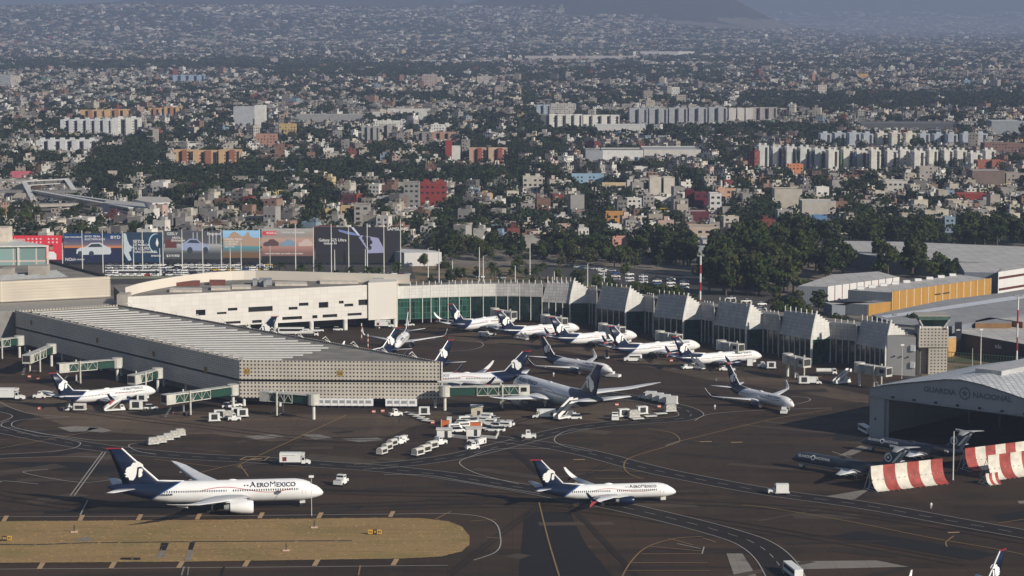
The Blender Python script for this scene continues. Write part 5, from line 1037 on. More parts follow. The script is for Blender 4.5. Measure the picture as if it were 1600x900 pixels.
pole(1094, 482, 400, 'tall red and white banded mast behind the fourth bay', red=True, r=.42); pole(1588, 590, 463, 'red and white mast with lamp bar at the hangar ridge', red=True, r=.3); pole(1532, 572, 516, 'short white mast with a red top before the black advert wall', red=False, head='ball')
pole(1409, 592, 540, 'thin mast in front of the plain white end of the concourse', head='ball', r=.1); pole(1519, 582, 544, 'thin mast beside the green railings', head='none', r=.1)
pole(1489, 750, 674, 'thin cream pole standing between the blast screens', head='none', r=.2); pole(487, 806, 746, 'slender post with twin lamp heads at the nose of the taxiing airliner', 'post', head='ball', r=.08); pole(565, 532, 505, 'red and white banded pole behind the pier', red=True, head='none'); pole(575, 545, 522, 'red and white banded pole nearest the hidden fin', red=True, head='none')
GP = 'tall thin masts in front of the billboards'; ms_ = []
for i, (x, yb, yt) in enumerate(((98, 422, 380), (129, 424, 360), (161, 426, 360), (192, 424, 361), (209, 430, 384), (223, 424, 361), (250, 432, 388), (255, 420, 361), (285, 425, 358), (317, 432, 357), (346, 420, 358), (360, 428, 388), (377, 428, 378), (406, 422, 357), (422, 424, 384), (462, 428, 350), (490, 428, 355), (518, 437, 350), (523, 428, 390), (545, 426, 352), (571, 432, 389), (574, 428, 349), (600, 428, 342), (626, 422, 342), (669, 436, 388), (686, 442, 389), (707, 440, 407), (749, 440, 386), (755, 442, 400), (805, 445, 415), (828, 430, 380), (866, 448, 424), (918, 448, 412), (944, 440, 422), (1005, 448, 429))):
    ms_ += [pole(x, yb, yt, 'tall thin pale mast among those standing before the billboards and garden', head='arm' if i % 4 == 0 else 'none', r=.28, group=GP)]
number(ms_, 'tall thin pale mast before the billboards and garden')
for i, (x, y) in enumerate(((116, 832), (491, 825), (447, 861))):   # wig-wag signs on the strip
    p = G(x, y); o = empty('airfield_marker', p); b = MB(); b.box(-.8, .8, -.6, .6, .1, .35); b.build('base', PAD, o); b = MB(); b.box(-.12, .12, -.06, .06, .35, 1.9); b.build('post', DARK, o); tag(o, 'dark marker post on a pink pad, %s' % ['left one in the grass', 'by the thin post line in the grass', 'below the dark channel line in the grass'][i], 'airfield marker', 'marker posts in the dry grass')
def tsign(x, y, parts_, label):
    p = G(x, y); o = empty('taxiway_sign', p); xx = -sum(w_ for w_, *_ in parts_) / 2
    for w_, m_, t_, tm_ in parts_:
        b = MB(); b.box(xx, xx + w_ - .06, -.15, .15, .3, 1.35); pn = b.build('panel', m_, o)
        if t_: textmesh(t_, .8, 'lettering', tm_, pn, bold=.02, fn=lambda c, xx=xx, w_=w_: Vector((xx + w_ / 2 + c.x, -.165, .82 + c.y)))
        xx += w_
    b = MB(); b.box(-.1, .1, -.05, .05, 0, .3); b.build('post', DARK, o); tag(o, label, 'sign')
SY = mat('sign_yellow', (.55, .33, .05), .5); tsign(11, 846, ((1.2, BLACK, 'B4', SY), (1.2, SY, 'B2', BLACK)), 'black and yellow taxiway sign at the left picture edge'); tsign(586, 836, ((1.2, SY, 'A1', BLACK), (1.0, BLACK, 'B', SY), (1.2, SY, 'B5', BLACK)), 'three-panel taxiway sign near the rounded end of the grass')
for i, (x, y, lb) in enumerate(((62, 632, 'orange cones'), (1297, 597, ''), (1307, 600, ''), (735, 644, ''), (677, 662, ''))): pass
def cone(x, y, label, w_=1.1):
    p = G(x, y); o = empty('traffic_barrier', p); b = MB(); b.box(-w_ / 2, w_ / 2, -.15, .15, 0, .9); b.build('barrier_panel', mat('barrier_red', (.5, .10, .06), .6), o); b = MB(); b.box(-w_ / 2, w_ / 2, -.16, .16, .35, .6); b.build('white_band', WHITE, o); tag(o, label, 'barrier', 'orange and white barriers on the apron')
for x, y, lb in ((62, 640, 'orange barrier left of the belt loader'), (1296, 596, 'orange barrier left of the lone stairs truck'), (1307, 599, 'orange barrier touching the lone stairs truck'), (584, 645, 'orange barrier left of the pier column'), (598, 644, 'orange barrier right of the pier column'), (676, 662, 'orange barrier at the road bend by the dollies'), (964, 634, 'orange barrier beside the tail of the large airliner'), (1030, 637, 'orange barrier below the container train'), (46, 590, 'orange barrier near the short green jet bridge'), (60, 594, 'orange barrier nearest the catering truck'), (273, 647, 'orange barrier below the trussed jet bridge'), (1049, 565, 'orange barrier between the third and fourth gate airliners')): cone(x, y, lb)
def person(x, y, label, top):
    p = G(x, y); o = empty('person', p); me = bpy.data.meshes.new('body'); Vv = [(0, 0, .95), (0, 0, 1.25), (0, 0, 1.45), (0, 0, 1.55), (0, 0, 1.68), (.2, 0, 1.4), (.3, 0, 1.1), (.28, .05, .85), (-.2, 0, 1.4), (-.3, 0, 1.1), (-.28, .05, .85), (.1, 0, .88), (.12, .02, .48), (.12, 0, .05), (-.1, 0, .88), (-.12, .1, .48), (-.12, .12, .05)]
    E = [(0, 1), (1, 2), (2, 3), (3, 4), (2, 5), (5, 6), (6, 7), (2, 8), (8, 9), (9, 10), (0, 11), (11, 12), (12, 13), (0, 14), (14, 15), (15, 16)]; import bmesh; bm = bmesh.new(); sl = bm.verts.layers.skin.new(); bv = [bm.verts.new(v) for v in Vv]; [bm.edges.new((bv[i], bv[j])) for i, j in E]
    for v, r_ in zip(bv, (.16, .17, .17, .06, .11, .07, .05, .04, .07, .05, .04, .1, .07, .06, .1, .07, .06)): v[sl].radius = (r_, r_ * .8)
    bv[0][sl].use_root = True; bm.to_mesh(me); bm.free(); me.materials.append(top); bo = bpy.data.objects.new('body', me); COL.objects.link(bo); bo.parent = o; KIDS.setdefault(o.name, []).append(bo); bo.modifiers.new('s', 'SKIN'); bo.modifiers.new('d', 'SUBSURF').render_levels = 1; tag(o, label, 'person')
person(624, 662, 'person in dark clothes walking below the pier front', DARK); person(1117, 640, 'person in a pale vest standing beyond the road bend', WTEXT); person(1290, 633, 'person in dark clothes on the line before the hangar', DARK); person(865, 589, 'person in white near the wingtip of the airliner at the tug', WTEXT); person(1455, 795, 'person in white on the open apron below the blast screen', WTEXT)

# ---------------------------------------------------------------- billboards behind the car park
def mat_grad(name, stops, ang=0.0, z0=0, z1=14):
    k = N(name); z = k.sep(k.obj())[2]; t = k.M('DIVIDE', k.M('SUBTRACT', z, z0), z1 - z0); stops = [(p_, tuple(min(.8, x * 1.4) for x in c_)) for p_, c_ in stops]; k.color(k.ramp(t, stops)).set(.6, 0, .2); return k.m
def flat(b, w_, pts, o=.06, m=0, sx=1, sz=1, u0=0, z0=0): b.add([w_.at(u0 + x * sx, z0 + z * sz, o) for x, z in pts], [tuple(range(len(pts)))], m)
CARP = [(0, .22), (.02, .5), (.10, .60), (.28, .68), (.42, .95), (.68, .98), (.86, .72), (.98, .62), (1, .3), (.96, .16), (.1, .12)]; CARW = [(.33, .66), (.44, .88), (.66, .90), (.78, .68)]
def ell(cx, cz, rx, rz, n=16): return [(cx + rx * math.cos(2 * PI * i / n), cz + rz * math.sin(2 * PI * i / n)) for i in range(n)]
BBD = 1.0
def billboard(x0, x1, yt0, yt1, yb0, yb1, label, m):
    gy = 414; a, c = G(x0, gy), G(x1, gy); o = empty('billboard', a); tag(o, label, 'billboard'); w_ = Wall((a.x + .4, a.y), (c.x - .1, a.y)); w_.off = -a; zb = Hgt(x0, gy, yb0); zt = Hgt(x0, gy, yt0)
    b = MB(); w_.slab(b, 0, w_.L, 1.2, zt, -1.0, 0); bp = rel(b, -a).build('backing', mat('billboard_backing', (.02, .02, .022), .8), o)
    b = MB(); b.add([w_.at(0, zb, .03), w_.at(w_.L, zb, .03), w_.at(w_.L, zt, .03), w_.at(0, zt, .03)], [(0, 1, 2, 3)]); ps = rel(b, -a).build('poster', m, o)
    for u in (w_.L * .1, w_.L * .9): b = MB(); b.tube(w_.at(u, 0, -.5), w_.at(u, 1.3, -.5), .4); rel(b, -a).build('post', DARK, o)
    return w_, o, zb, zt, a
def P_(name, c): 
    return mat('print_' + name, tuple(min(.8, x * 1.3) for x in c), .6, var=.03)
def art(o, a, fn, m, name='artwork'):
    b = MB(); fn(b); rel(b, -a).build(name, m, o)
def btext(w_, o, a, txt, u, z, size, m, align='LEFT', sx=1.0): textmesh(txt, size, 'lettering', m, o, align=align, bold=.02, fn=lambda c: Vector(w_.at(u + c.x * sx, z + c.y, .12)) - a)
PW = P_('white', (.75, .75, .75)); 
w_, o, zb, zt, a = billboard(12, 98, 368, 368, 412, 412, 'red billboard showing a man with folded arms and round icons', P_('red', (.55, .03, .05)))
H = zt - zb; L = w_.L
art(o, a, lambda b: [flat(b, w_, ell(L * .80, zb + H * .56, .95, 1.1)), ], P_('skin', (.35, .2, .14))); art(o, a, lambda b: flat(b, w_, [(L * .72, zb + .15 * H), (L * .72, zb + .34 * H), (L * .76, zb + .43 * H), (L * .84, zb + .43 * H), (L * .89, zb + .34 * H), (L * .89, zb + .15 * H)]), PW); art(o, a, lambda b: flat(b, w_, ell(L * .80, zb + H * .64, .95, .5)), DARK)
art(o, a, lambda b: [flat(b, w_, ell(L * (.38 + .075 * i), zb + H * (.88 if j else .76), .5, .5)) for i in range(8) for j in (0, 1) if i != 4], P_('pink', (.75, .45, .45)))
btext(w_, o, a, 'Juntos', L * .12, zb + H * .86, 2.2, PW); btext(w_, o, a, 'al mundo', L * .12, zb + H * .74, 1.0, PW); art(o, a, lambda b: flat(b, w_, [(L * .68, zb), (L, zb), (L, zb + .14 * H), (L * .68, zb + .14 * H)], .05), P_('dark_plum', (.05, .01, .03)))
w_, o, zb, zt, a = billboard(99, 192, 365, 363, 410, 410, 'dark blue billboard with a silver sedan at sunset', mat_grad('sunset_print', [(0, (.015, .02, .05)), (.28, (.02, .02, .04)), (.30, (.50, .18, .05)), (.42, (.12, .10, .14)), (.75, (.01, .04, .12)), (1, (.01, .03, .10))], z0=5.2, z1=18))
H = zt - zb; L = w_.L; art(o, a, lambda b: flat(b, w_, CARP, .07, 0, L * .60, H * .50, L * .21, zb + .20 * H), P_('silver', (.45, .48, .52))); art(o, a, lambda b: flat(b, w_, CARW, .1, 0, L * .60, H * .50, L * .21, zb + .20 * H), P_('ink', (.03, .04, .06)))
art(o, a, lambda b: [flat(b, w_, ell(L * x, zb + H * .30, 1.3, 1.5), .12) for x in (.28, .47)], P_('ink', (.03, .04, .06)))
btext(w_, o, a, 'BYD', L * .80, zb + H * .87, 2.1, PW, sx=1.3); btext(w_, o, a, 'BUILD YOUR DREAMS', L * .02, zb + H * .88, .9, PW); btext(w_, o, a, 'BYD SEAL', L * .36, zb + H * .9, 1.3, PW, sx=1.5); btext(w_, o, a, 'ELECTRIFICADO', L * .36, zb + H * .80, 1.2, PW, sx=1.2); btext(w_, o, a, 'NO.1', L * .02, zb + H * .10, 2.2, PW); btext(w_, o, a, 'EN EL MUNDO', L * .13, zb + H * .1, 1.0, PW)
w_, o, zb, zt, a = billboard(192.5, 255, 363, 361, 409, 409, 'dark teal billboard with a pale face in profile and a moon', mat_grad('teal_print', [(0, (.01, .03, .07)), (1, (.02, .04, .07))]))
H = zt - zb; L = w_.L; art(o, a, lambda b: flat(b, w_, [(0, .98), (.07, .95), (.10, .75), (.15, .58), (.24, .48), (.19, .44), (.20, .38), (.13, .33), (.20, .06), (.12, .03), (.02, .25), (0, .3)], .07, 0, L, H, 0, zb), P_('moon_pale', (.40, .46, .50)))
art(o, a, lambda b: flat(b, w_, ell(L * .82, zb + H * .63, L * .18, H * .33, 24), .06, 0), P_('glow', (.35, .5, .6))); art(o, a, lambda b: flat(b, w_, ell(L * .85, zb + H * .63, L * .185, H * .31, 24), .08), P_('deep', (.012, .035, .07))); art(o, a, lambda b: flat(b, w_, [(L * .82, zb + H * .63), (L * .86, zb + H * .5), (L * .9, zb + H * .63), (L * .86, zb + H * .82)], .12), PW)
for i, (t_, s_) in enumerate((('SETO', 2.4), ('DE MARCA', 1.7), ('DE LOUFES', 1.7), ('FUNCIONABLES', 1.7))): btext(w_, o, a, t_, L * .24, zb + H * (.68 - .115 * i), s_, PW)
btext(w_, o, a, 'SMISIÓN', L * .70, zb + H * .2, 1.3, PW)
w_, o, zb, zt, a = billboard(255.5, 347, 361, 360, 405, 405, 'grey studio billboard with a pale blue crossover car', mat_grad('studio_print', [(0, (.05, .055, .06)), (.35, (.30, .31, .32)), (.4, (.08, .08, .09)), (.8, (.05, .055, .065)), (1, (.09, .10, .11))], z0=6, z1=19))
H = zt - zb; L = w_.L; art(o, a, lambda b: flat(b, w_, [(1 - x, z) for x, z in CARP], .07, 0, L * .50, H * .50, L * .29, zb + .24 * H), P_('car_blue', (.24, .28, .42))); art(o, a, lambda b: flat(b, w_, [(1 - x, z) for x, z in CARW], .1, 0, L * .50, H * .50, L * .29, zb + .24 * H), P_('ink', (.03, .04, .06))); art(o, a, lambda b: [flat(b, w_, ell(L * x, zb + H * .32, 1.4, 1.7), .12) for x in (.45, .72)], P_('ink', (.03, .04, .06)))
art(o, a, lambda b: [flat(b, w_, [(L * x, zb + H * .45), (L * (x + .018), zb + H * .45), (L * (x + .018), zb + H * .95), (L * x, zb + H * .95)], .05) for x in (.5, .57, .78, .84, .9)], P_('window_light', (.30, .32, .33))); art(o, a, lambda b: flat(b, w_, [(L * .02, zb + .4 * H), (L * .22, zb + .4 * H), (L * .22, zb + .7 * H), (L * .02, zb + .7 * H)], .05), P_('maroon', (.10, .03, .03)))
btext(w_, o, a, 'GEELY', L * .05, zb + H * .9, 2.0, PW); btext(w_, o, a, 'ARIOLA', L * .14, zb + H * .76, 1.6, PW); btext(w_, o, a, 'GRANADA', L * .12, zb + H * .66, 1.5, PW); btext(w_, o, a, 'Emgrand', L * .75, zb + H * .9, 2.0, PW); btext(w_, o, a, '$319,900', L * .04, zb + H * .12, 1.8, PW)
w_, o, zb, zt, a = billboard(347.5, 407.5, 360, 359, 403, 402, 'landscape billboard with brown cliffs over blue water', mat_grad('sky_water_print', [(0, (.13, .08, .05)), (.22, (.07, .20, .24)), (.45, (.10, .30, .33)), (.46, (.30, .20, .13)), (.62, (.33, .23, .15)), (.63, (.20, .36, .58)), (1, (.25, .42, .65))], z0=6, z1=19))
H = zt - zb; L = w_.L; art(o, a, lambda b: flat(b, w_, [(.0, .45), (.1, .62), (.2, .86), (.3, .96), (.42, .88), (.5, .78), (.58, .8), (.68, .97), (.74, .78), (.86, .72), (1, .5), (1, .42)], .07, 0, L, H, 0, zb), P_('cliff', (.33, .23, .17)))
for i, t_ in enumerate(('SANDRA TRUJA', 'INVIERTE EN', 'TU PROPIO', 'DESTINO')): btext(w_, o, a, t_, L * .04, zb + H * (.68 - .09 * i), 1.3, PW)
w_, o, zb, zt, a = billboard(408, 491, 357, 356, 400, 398, 'pinkish billboard with three cars under a pale vault', mat_grad('vault_print', [(0, (.16, .09, .08)), (.3, (.32, .18, .15)), (.55, (.36, .24, .20)), (.7, (.22, .20, .19)), (1, (.30, .29, .28))], z0=6, z1=19))
H = zt - zb; L = w_.L
for i, (x, s_, c_) in enumerate(((.03, .30, (.08, .05, .05)), (.35, .30, (.16, .24, .32)), (.70, .28, (.45, .36, .32)))): art(o, a, lambda b, x=x, s_=s_: flat(b, w_, CARP, .07, 0, L * s_, H * .30, L * x, zb + .32 * H), P_('car%d' % i, c_))
art(o, a, lambda b: flat(b, w_, [(L * .02, zb + H * .76), (L * .28, zb + H * .76), (L * .28, zb + H * .9), (L * .02, zb + H * .9)], .07), P_('red', (.55, .03, .05))); btext(w_, o, a, 'ROKKA', L * .09, zb + H * .83, 1.5, PW); btext(w_, o, a, 'CAMIÓN Y DE TRABAJO', L * .38, zb + H * .85, 1.1, PW); btext(w_, o, a, 'Llega más lejos con estilo y seguridad', L * .06, zb + H * .09, 1.0, PW, sx=1.3)
w_, o, zb, zt, a = billboard(491.5, 626.5, 355, 352, 397, 391, 'wide black billboard showing a silver phone back with lenses', P_('phone_black', (.018, .016, .022)))
H = zt - zb; L = w_.L; art(o, a, lambda b: flat(b, w_, [(.51, .63), (.54, .70), (.74, .60), (.80, .22), (.80, .05), (.62, .03), (.60, .2)], .07, 0, L, H, 0, zb), P_('phone', (.26, .27, .42))); art(o, a, lambda b: [flat(b, w_, ell(L * x, zb + H * z, 1.15, 1.15), .12) for x, z in ((.575, .60), (.595, .48), (.615, .36), (.635, .24), (.625, .56), (.645, .44))], P_('lens', (.02, .02, .03)))
art(o, a, lambda b: flat(b, w_, [(.42, 1.0), (.45, 1.0), (.53, .68), (.50, .70)], .08, 0, L, H, 0, zb), P_('beam', (.45, .5, .75))); art(o, a, lambda b: flat(b, w_, [(.27, .92), (.45, .80), (.52, .68), (.40, .72), (.28, .84)], .075, 0, L, H, 0, zb), P_('beam2', (.13, .18, .38)))
btext(w_, o, a, 'SAMSUNG', L * .84, zb + H * .93, 2.2, PW, sx=1.1); btext(w_, o, a, 'Galaxy S25 Ultra', L * .04, zb + H * .52, 2.1, PW); btext(w_, o, a, 'Galaxy AI', L * .10, zb + H * .40, 1.7, PW)
# ---------------------------------------------------------------- city paints
def mat_citywall(name, obj_col, windows):
    k = N(name); src = k.n('ObjectInfo').outputs['Color'] if obj_col else k.n('Attribute', attribute_name='Col').outputs['Color']
    f = k.noise(.25, 4, k.geo(), .6); c = k.mix(k.M('MULTIPLY', k.ramp_f(f, .42, .7), .35), src, k.mix(1.0, src, (.5, .47, .42), 'MULTIPLY'))
    if windows:
        u, v, _ = k.sep(k.uv()); cx = k.n('CombineXYZ'); du = k.M('DIVIDE', u, 3.1); dv = k.M('DIVIDE', v, 2.9); k.l(k.M('FLOOR', du), cx.inputs[0]); k.l(k.M('FLOOR', dv), cx.inputs[1]); k.l(k.M('FLOOR', k.M('DIVIDE', k.sep(k.geo())[0], 14.0)), cx.inputs[2]); wn = jitter_cell(k, cx.outputs[0])
        fu = k.M('ABSOLUTE', k.M('SUBTRACT', k.M('FRACT', du), .5)); fv = k.M('ABSOLUTE', k.M('SUBTRACT', k.M('FRACT', dv), .55))
        wi = k.M('MULTIPLY', k.M('MULTIPLY', k.M('LESS_THAN', fu, .22), k.M('LESS_THAN', fv, .22)), k.M('LESS_THAN', wn, .62)); c = k.mix(wi, c, (.035, .035, .04))
    k.color(c).set(.9, 0, .15); return k.m
CW_A = mat_citywall('rendered_wall', False, True); CW_O = mat_citywall('painted_wall', True, False); CW_OW = mat_citywall('painted_wall_with_windows', True, True)
k = N('flat_roof'); f = k.noise(.12, 4, k.geo()); k.color(k.ramp(f, [(.35, (.13, .12, .11)), (.5, (.27, .25, .23)), (.62, (.20, .19, .18)), (.75, (.40, .38, .35))])).set(.95, 0, .1); FROOF = k.m
k = N('window_pane'); k.color((.025, .028, .035)).set(.15); WPANE = k.m
PAL = [((.60, .58, .54), .17, 'off-white'), ((.50, .46, .39), .16, 'cream'), ((.30, .285, .27), .26, 'grey'), ((.38, .34, .29), .17, 'beige'), ((.20, .125, .095), .07, 'brick-red'), ((.29, .19, .15), .03, 'terracotta'), ((.44, .33, .29), .03, 'pink'), ((.17, .16, .155), .09, 'dark grey'), ((.46, .36, .19), .012, 'yellow'), ((.20, .27, .34), .012, 'blue'), ((.18, .27, .21), .012, 'green'), ((.18, .06, .05), .015, 'dark red')]
PC = np.array([p[0] for p in PAL]); PWt = np.array([p[1] for p in PAL]); PWt = PWt / PWt.sum(); PN = [p[2] for p in PAL]
UB = MB().box(-.5, .5, -.5, .5, 0, 1); _ub = UB.build('unit', CW_O); UBM = _ub.data; bpy.data.objects.remove(_ub)
def inst(me, name, parent, loc, scl, rz=0.0, col=None):
    o = bpy.data.objects.new(name, me); COL.objects.link(o); o.location = loc; o.scale = scl; o.rotation_euler = (0, 0, rz)
    if col is not None: o.color = (*col, 1)
    if parent is not None: o.parent = parent; KIDS.setdefault(parent.name, []).append(o)
    return o
def unitmesh(m, fn=None, name='unit'):
    b = MB(); fn(b) if fn else b.box(-.5, .5, -.5, .5, 0, 1); o = b.build(name, m); me = o.data; bpy.data.objects.remove(o); return me
M_ROOF = unitmesh(FROOF); M_WIN = unitmesh([WPANE, STEELW], lambda b: b.box(-.5, .5, -.04, .06, 0, 1)); M_DARKB = unitmesh(DARK)
M_TANK = unitmesh(mat('black_plastic', (.02, .02, .022), .5), lambda b: b.tube((0, 0, 0), (0, 0, 1), .5, .42, 10)); M_TANKW = unitmesh(VW, lambda b: b.tube((0, 0, 0), (0, 0, 1), .5, .42, 10))
def unit_box_with(m): 
    return unitmesh(m)
M_PLAIN = {}
LAND = []      # (x0, x1, ytop, ybase) of named buildings, and where they stand
FOOT = []      # circles no house or tree may enter
def foot(p, r): FOOT.append((p.x, p.y, r))
def block(x0, x1, yt, yb, dep, col, label, cat='apartment block', win=True, rot=0.0, mods=0, cabins=0, roofcol=None, gap_col=None, group=None, z0=0, ref=None, hcap=None):
    """A named building whose front stands between two pixels; depth in metres. mods: projecting bays; cabins: rooftop stair heads."""
    a, c = G(x0, yb), G(x1, yb); Wd = (c.x - a.x); H = Hgt((x0 + x1) / 2, yb, yt); 
    if cat == 'apartment block' and not any(q in label for q in ('slab', 'apartment', 'block')): cat = 'house' if 'house' in label else 'building'
    o = empty(cat.replace(' ', '_'), ((a.x + c.x) / 2, a.y, 0), rot); tag(o, label, cat, group)
    near = yb > 290 and win
    w_ = inst(UBM, 'wall', o, (0, dep / 2, 0), (Wd, dep, H), col=col)
    if not near and win:
        bpy.data.objects.remove(w_); KIDS[o.name].pop(); b = MB(); b.box(-Wd / 2, Wd / 2, 0, dep, 0, H); w_ = b.build('wall', CW_OW, o); w_.color = (*col, 1)
    b = MB(); t = .35
    b.box(-Wd / 2 + t, Wd / 2 - t, t, dep - t, H, H + .12); b.build('roof', FROOF if roofcol is None else mat('roof_%02d%02d%02d' % tuple(int(x * 99) for x in roofcol), roofcol, .9), o)
    for s_ in ((-Wd / 2, Wd / 2, 0, t), (-Wd / 2, Wd / 2, dep - t, dep), (-Wd / 2, -Wd / 2 + t, t, dep - t), (Wd / 2 - t, Wd / 2, t, dep - t)): inst(UBM, 'parapet', o, ((s_[0] + s_[1]) / 2, (s_[2] + s_[3]) / 2, H), (s_[1] - s_[0], s_[3] - s_[2], .8), col=col)
    for i in range(mods):
        u = -Wd / 2 + Wd * (i + .25) / mods; q = inst(UBM, 'projecting_bay', o, (u, -1.6, 0), (Wd / mods * .46, 3.2, H + .6 + .5 * (i % 2)), col=gap_col if (gap_col and i % 2) else col)
        inst(M_DARKB, 'stairwell_recess', o, (u + Wd / mods * .5, -.1, .5), (Wd / mods * .22, .25, H - 1))
    for i in range(cabins): u = -Wd / 2 + Wd * (i + .5) / cabins; inst(UBM, 'roof_cabin', o, (u, dep * .5, H + .1), (min(4.5, Wd / cabins * .45), 4, 2.6), col=tuple(min(1, x * 1.05) for x in col))
    if near:
        nx2 = max(1, min(9, int(Wd / 3.4))); nz = max(1, min(7, int(H / 3.0)))
        for i in range(nx2):
            for j in range(nz):
                if random.random() < .15: continue
                u = -Wd / 2 + Wd * (i + .5) / nx2; inst(M_WIN, 'window', w_ if False else o, (u, -.03, 1.0 + j * H / nz), (Wd / nx2 * .5, 1, min(1.4, H / nz * .45)))
    LAND.append((x0 - 1, x1 + 1, yt - 1, yb - 1.5)); foot(Vector(((a.x + c.x) / 2, a.y + dep / 2, 0)), max(Wd, dep) * .55)
    n_ = max(1, int(Wd / max(dep, 8)))
    for i in range(n_): foot(Vector((a.x + Wd * (i + .5) / n_, a.y + dep / 2, 0)), max(dep, Wd / n_) * .62)
    return o
REF = []       # (name used in labels, world position)
def ref(n, x, y): p = G(x, y); REF.append((n, p.x, p.y))

block(95, 175, 188, 209, 16, (.60, .62, .64), 'long pale blue-grey apartment block with projecting bays, trees before it', mods=6, cabins=5); block(176, 218, 186, 213, 18, (.72, .71, .68), 'bright white apartment block with balconies, next to the pale blue-grey one', mods=2, cabins=2)
block(57, 150, 220, 235, 14, (.62, .63, .64), 'row of low pale apartments half hidden by trees below the white block', mods=5, cabins=6)
block(365, 397, 168, 197, 20, (.42, .44, .47), 'grey slab building left of its white twin', win=False); block(398, 414, 166, 203, 20, (.68, .67, .64), 'narrow white slab beside the grey one', win=False)
block(436, 462, 195, 214, 15, (.52, .38, .18), 'yellow five-storey building with dark windows'); block(400, 432, 211, 229, 15, (.42, .24, .18), 'pinkish brick building with arched openings')
block(0, 16, 118, 136, 14, (.36, .37, .40), 'dark grey office block at the left edge, far off'); block(16, 30, 119, 136, 14, (.60, .56, .50), 'white office block with a stair strip, far off at the left')
block(239, 247, 203, 232, 6, (.40, .37, .34), 'bare concrete tower standing among trees', 'tower', win=False)
for i, (a_, c_) in enumerate(((271, 300), (302, 340), (342, 376))): block(a_, c_, 236 + (i % 2), 256, 14, (.56, .38, .22), '%s of three peach apartment blocks with brick ends' % ['leftmost', 'middle', 'rightmost'][i], mods=2, gap_col=(.30, .13, .08), group='peach apartment blocks')
for i, (a_, c_, yt, yb) in enumerate(((125, 165, 173, 186), (166, 206, 172, 185), (232, 256, 170, 181), (257, 284, 168, 181))): block(a_, c_, yt, yb, 14, (.58, .40, .22), '%s from the left of four far orange blocks with tiled tops' % ORD[i], mods=3, gap_col=(.40, .20, .12), group='far orange blocks')
block(565, 592, 199, 222, 16, (.36, .36, .36), 'grey slab apartments left of the brick blocks', mods=3); block(592, 618, 196, 214, 16, (.40, .38, .36), 'beige-grey slab right of the grey slab apartments', mods=2); block(575, 640, 190, 200, 14, (.68, .67, .64), 'low white block behind the grey slabs', cabins=3)
block(647, 672, 208, 224, 14, (.30, .28, .27), 'dark grey block left of two brick blocks', mods=2); block(674, 713, 208, 221, 14, (.42, .27, .21), 'brick-coloured pair of blocks near the city centre', mods=3); block(673, 707, 196, 207, 12, (.70, .69, .66), 'stepped white house-like block above the brick pair', cabins=2)
block(733, 760, 233, 256, 14, (.50, .34, .26), 'salmon apartment block with red stair towers, left one', mods=2, gap_col=(.32, .10, .07)); block(763, 793, 233, 256, 14, (.54, .40, .30), 'salmon apartment block with red stair towers, right one', mods=2, gap_col=(.32, .10, .07)); block(706, 719, 230, 256, 12, (.66, .64, .60), 'slim white tower block left of the salmon blocks', win=False); block(696, 706, 222, 250, 12, (.30, .06, .05), 'slim red tower block behind the slim white one', win=False)
block(838, 860, 165, 183, 16, (.40, .46, .52), 'blue-grey office block left of the white apartments', mods=2); block(861, 900, 163, 180, 16, (.48, .46, .43), 'beige block with flat balconies above the white apartments', cabins=2)
block(858, 910, 180, 199, 14, (.72, .71, .66), 'white seven-storey apartments, left wing', mods=4); block(911, 968, 181, 198, 14, (.72, .70, .64), 'white seven-storey apartments, right wing', mods=4); block(845, 858, 182, 199, 14, (.13, .13, .14), 'dark building end beside the white apartments', win=False)
for i in range(5): block(983 + i * 31, 1012 + i * 31, 171 - i * .5, 195 - i * .3, 20, (.40, .41, .43), 'blank grey slab, %s from the left of five with dark stairwells' % ORD[i], mods=2, win=False, cabins=1, group='blank grey apartment slabs')
for i in range(3): block(1139 + i * 13, 1150 + i * 13, 170, 190, 14, (.64, .60, .56), 'cream narrow slab, %s of three right of the grey slabs' % ['first', 'second', 'third'][i], win=False, group='cream narrow slabs')
block(1173, 1214, 169, 189, 14, (.40, .36, .36), 'mauve-grey apartment row right of the cream slabs', mods=3)
for i in range(9):
    block(1184 + i * 22 + random.uniform(-1, 1), 1202 + i * 22 + random.uniform(-2, 1), 230 + i * .9 + random.uniform(-2, 2), 262 + i * .7 + random.uniform(-2, 2), 16, (.62, .62, .60) if i < 5 else (.70, .68, .62), 'white housing slab, %s from the left of the front row' % ORD[i], mods=1, win=i > 5, cabins=2, gap_col=None, group='white housing slabs in the front row')
    p = [(.06, .12, .22), (.20, .12, .09), (.10, .18, .08)][i % 3]
    if i < 8: block(1203.5 + i * 22, 1205.5 + i * 22, 236 + i * .9, 262 + i * .7, 8, p, '%s stair tower between the %s and %s white slabs of the front row' % (['blue', 'brown', 'green'][i % 3], ORD[i], ORD[i + 1]), 'stair tower', win=False)
for i in range(8): block(1384 + i * 22 + random.uniform(-1, 2), 1401 + i * 22 + random.uniform(-2, 2), 238 + random.uniform(-3, 3), 264 - i * .3 + random.uniform(-3, 2), 15, (.70, .68, .63), 'white housing slab, %s from the left of the right-hand group' % ORD[i], mods=1, win=True, cabins=2, group='white housing slabs on the right')
for i in range(12): block(1282 + i * 22 + random.uniform(-1, 1), 1300 + i * 22 + random.uniform(-2, 1), 209 + random.uniform(-1.5, 1.5) + (2 if i > 6 else 0), 229 + random.uniform(-1.5, 1), 15, (.44, .48, .53) if i not in (4, 5, 6) else (.68, .65, .55), 'housing slab, %s from the left of the rear row' % ORD[i], mods=1, win=i in (4, 5, 6), cabins=1, roofcol=(.40, .09, .09) if 1 < i < 8 else None, group='housing slabs in the rear row')
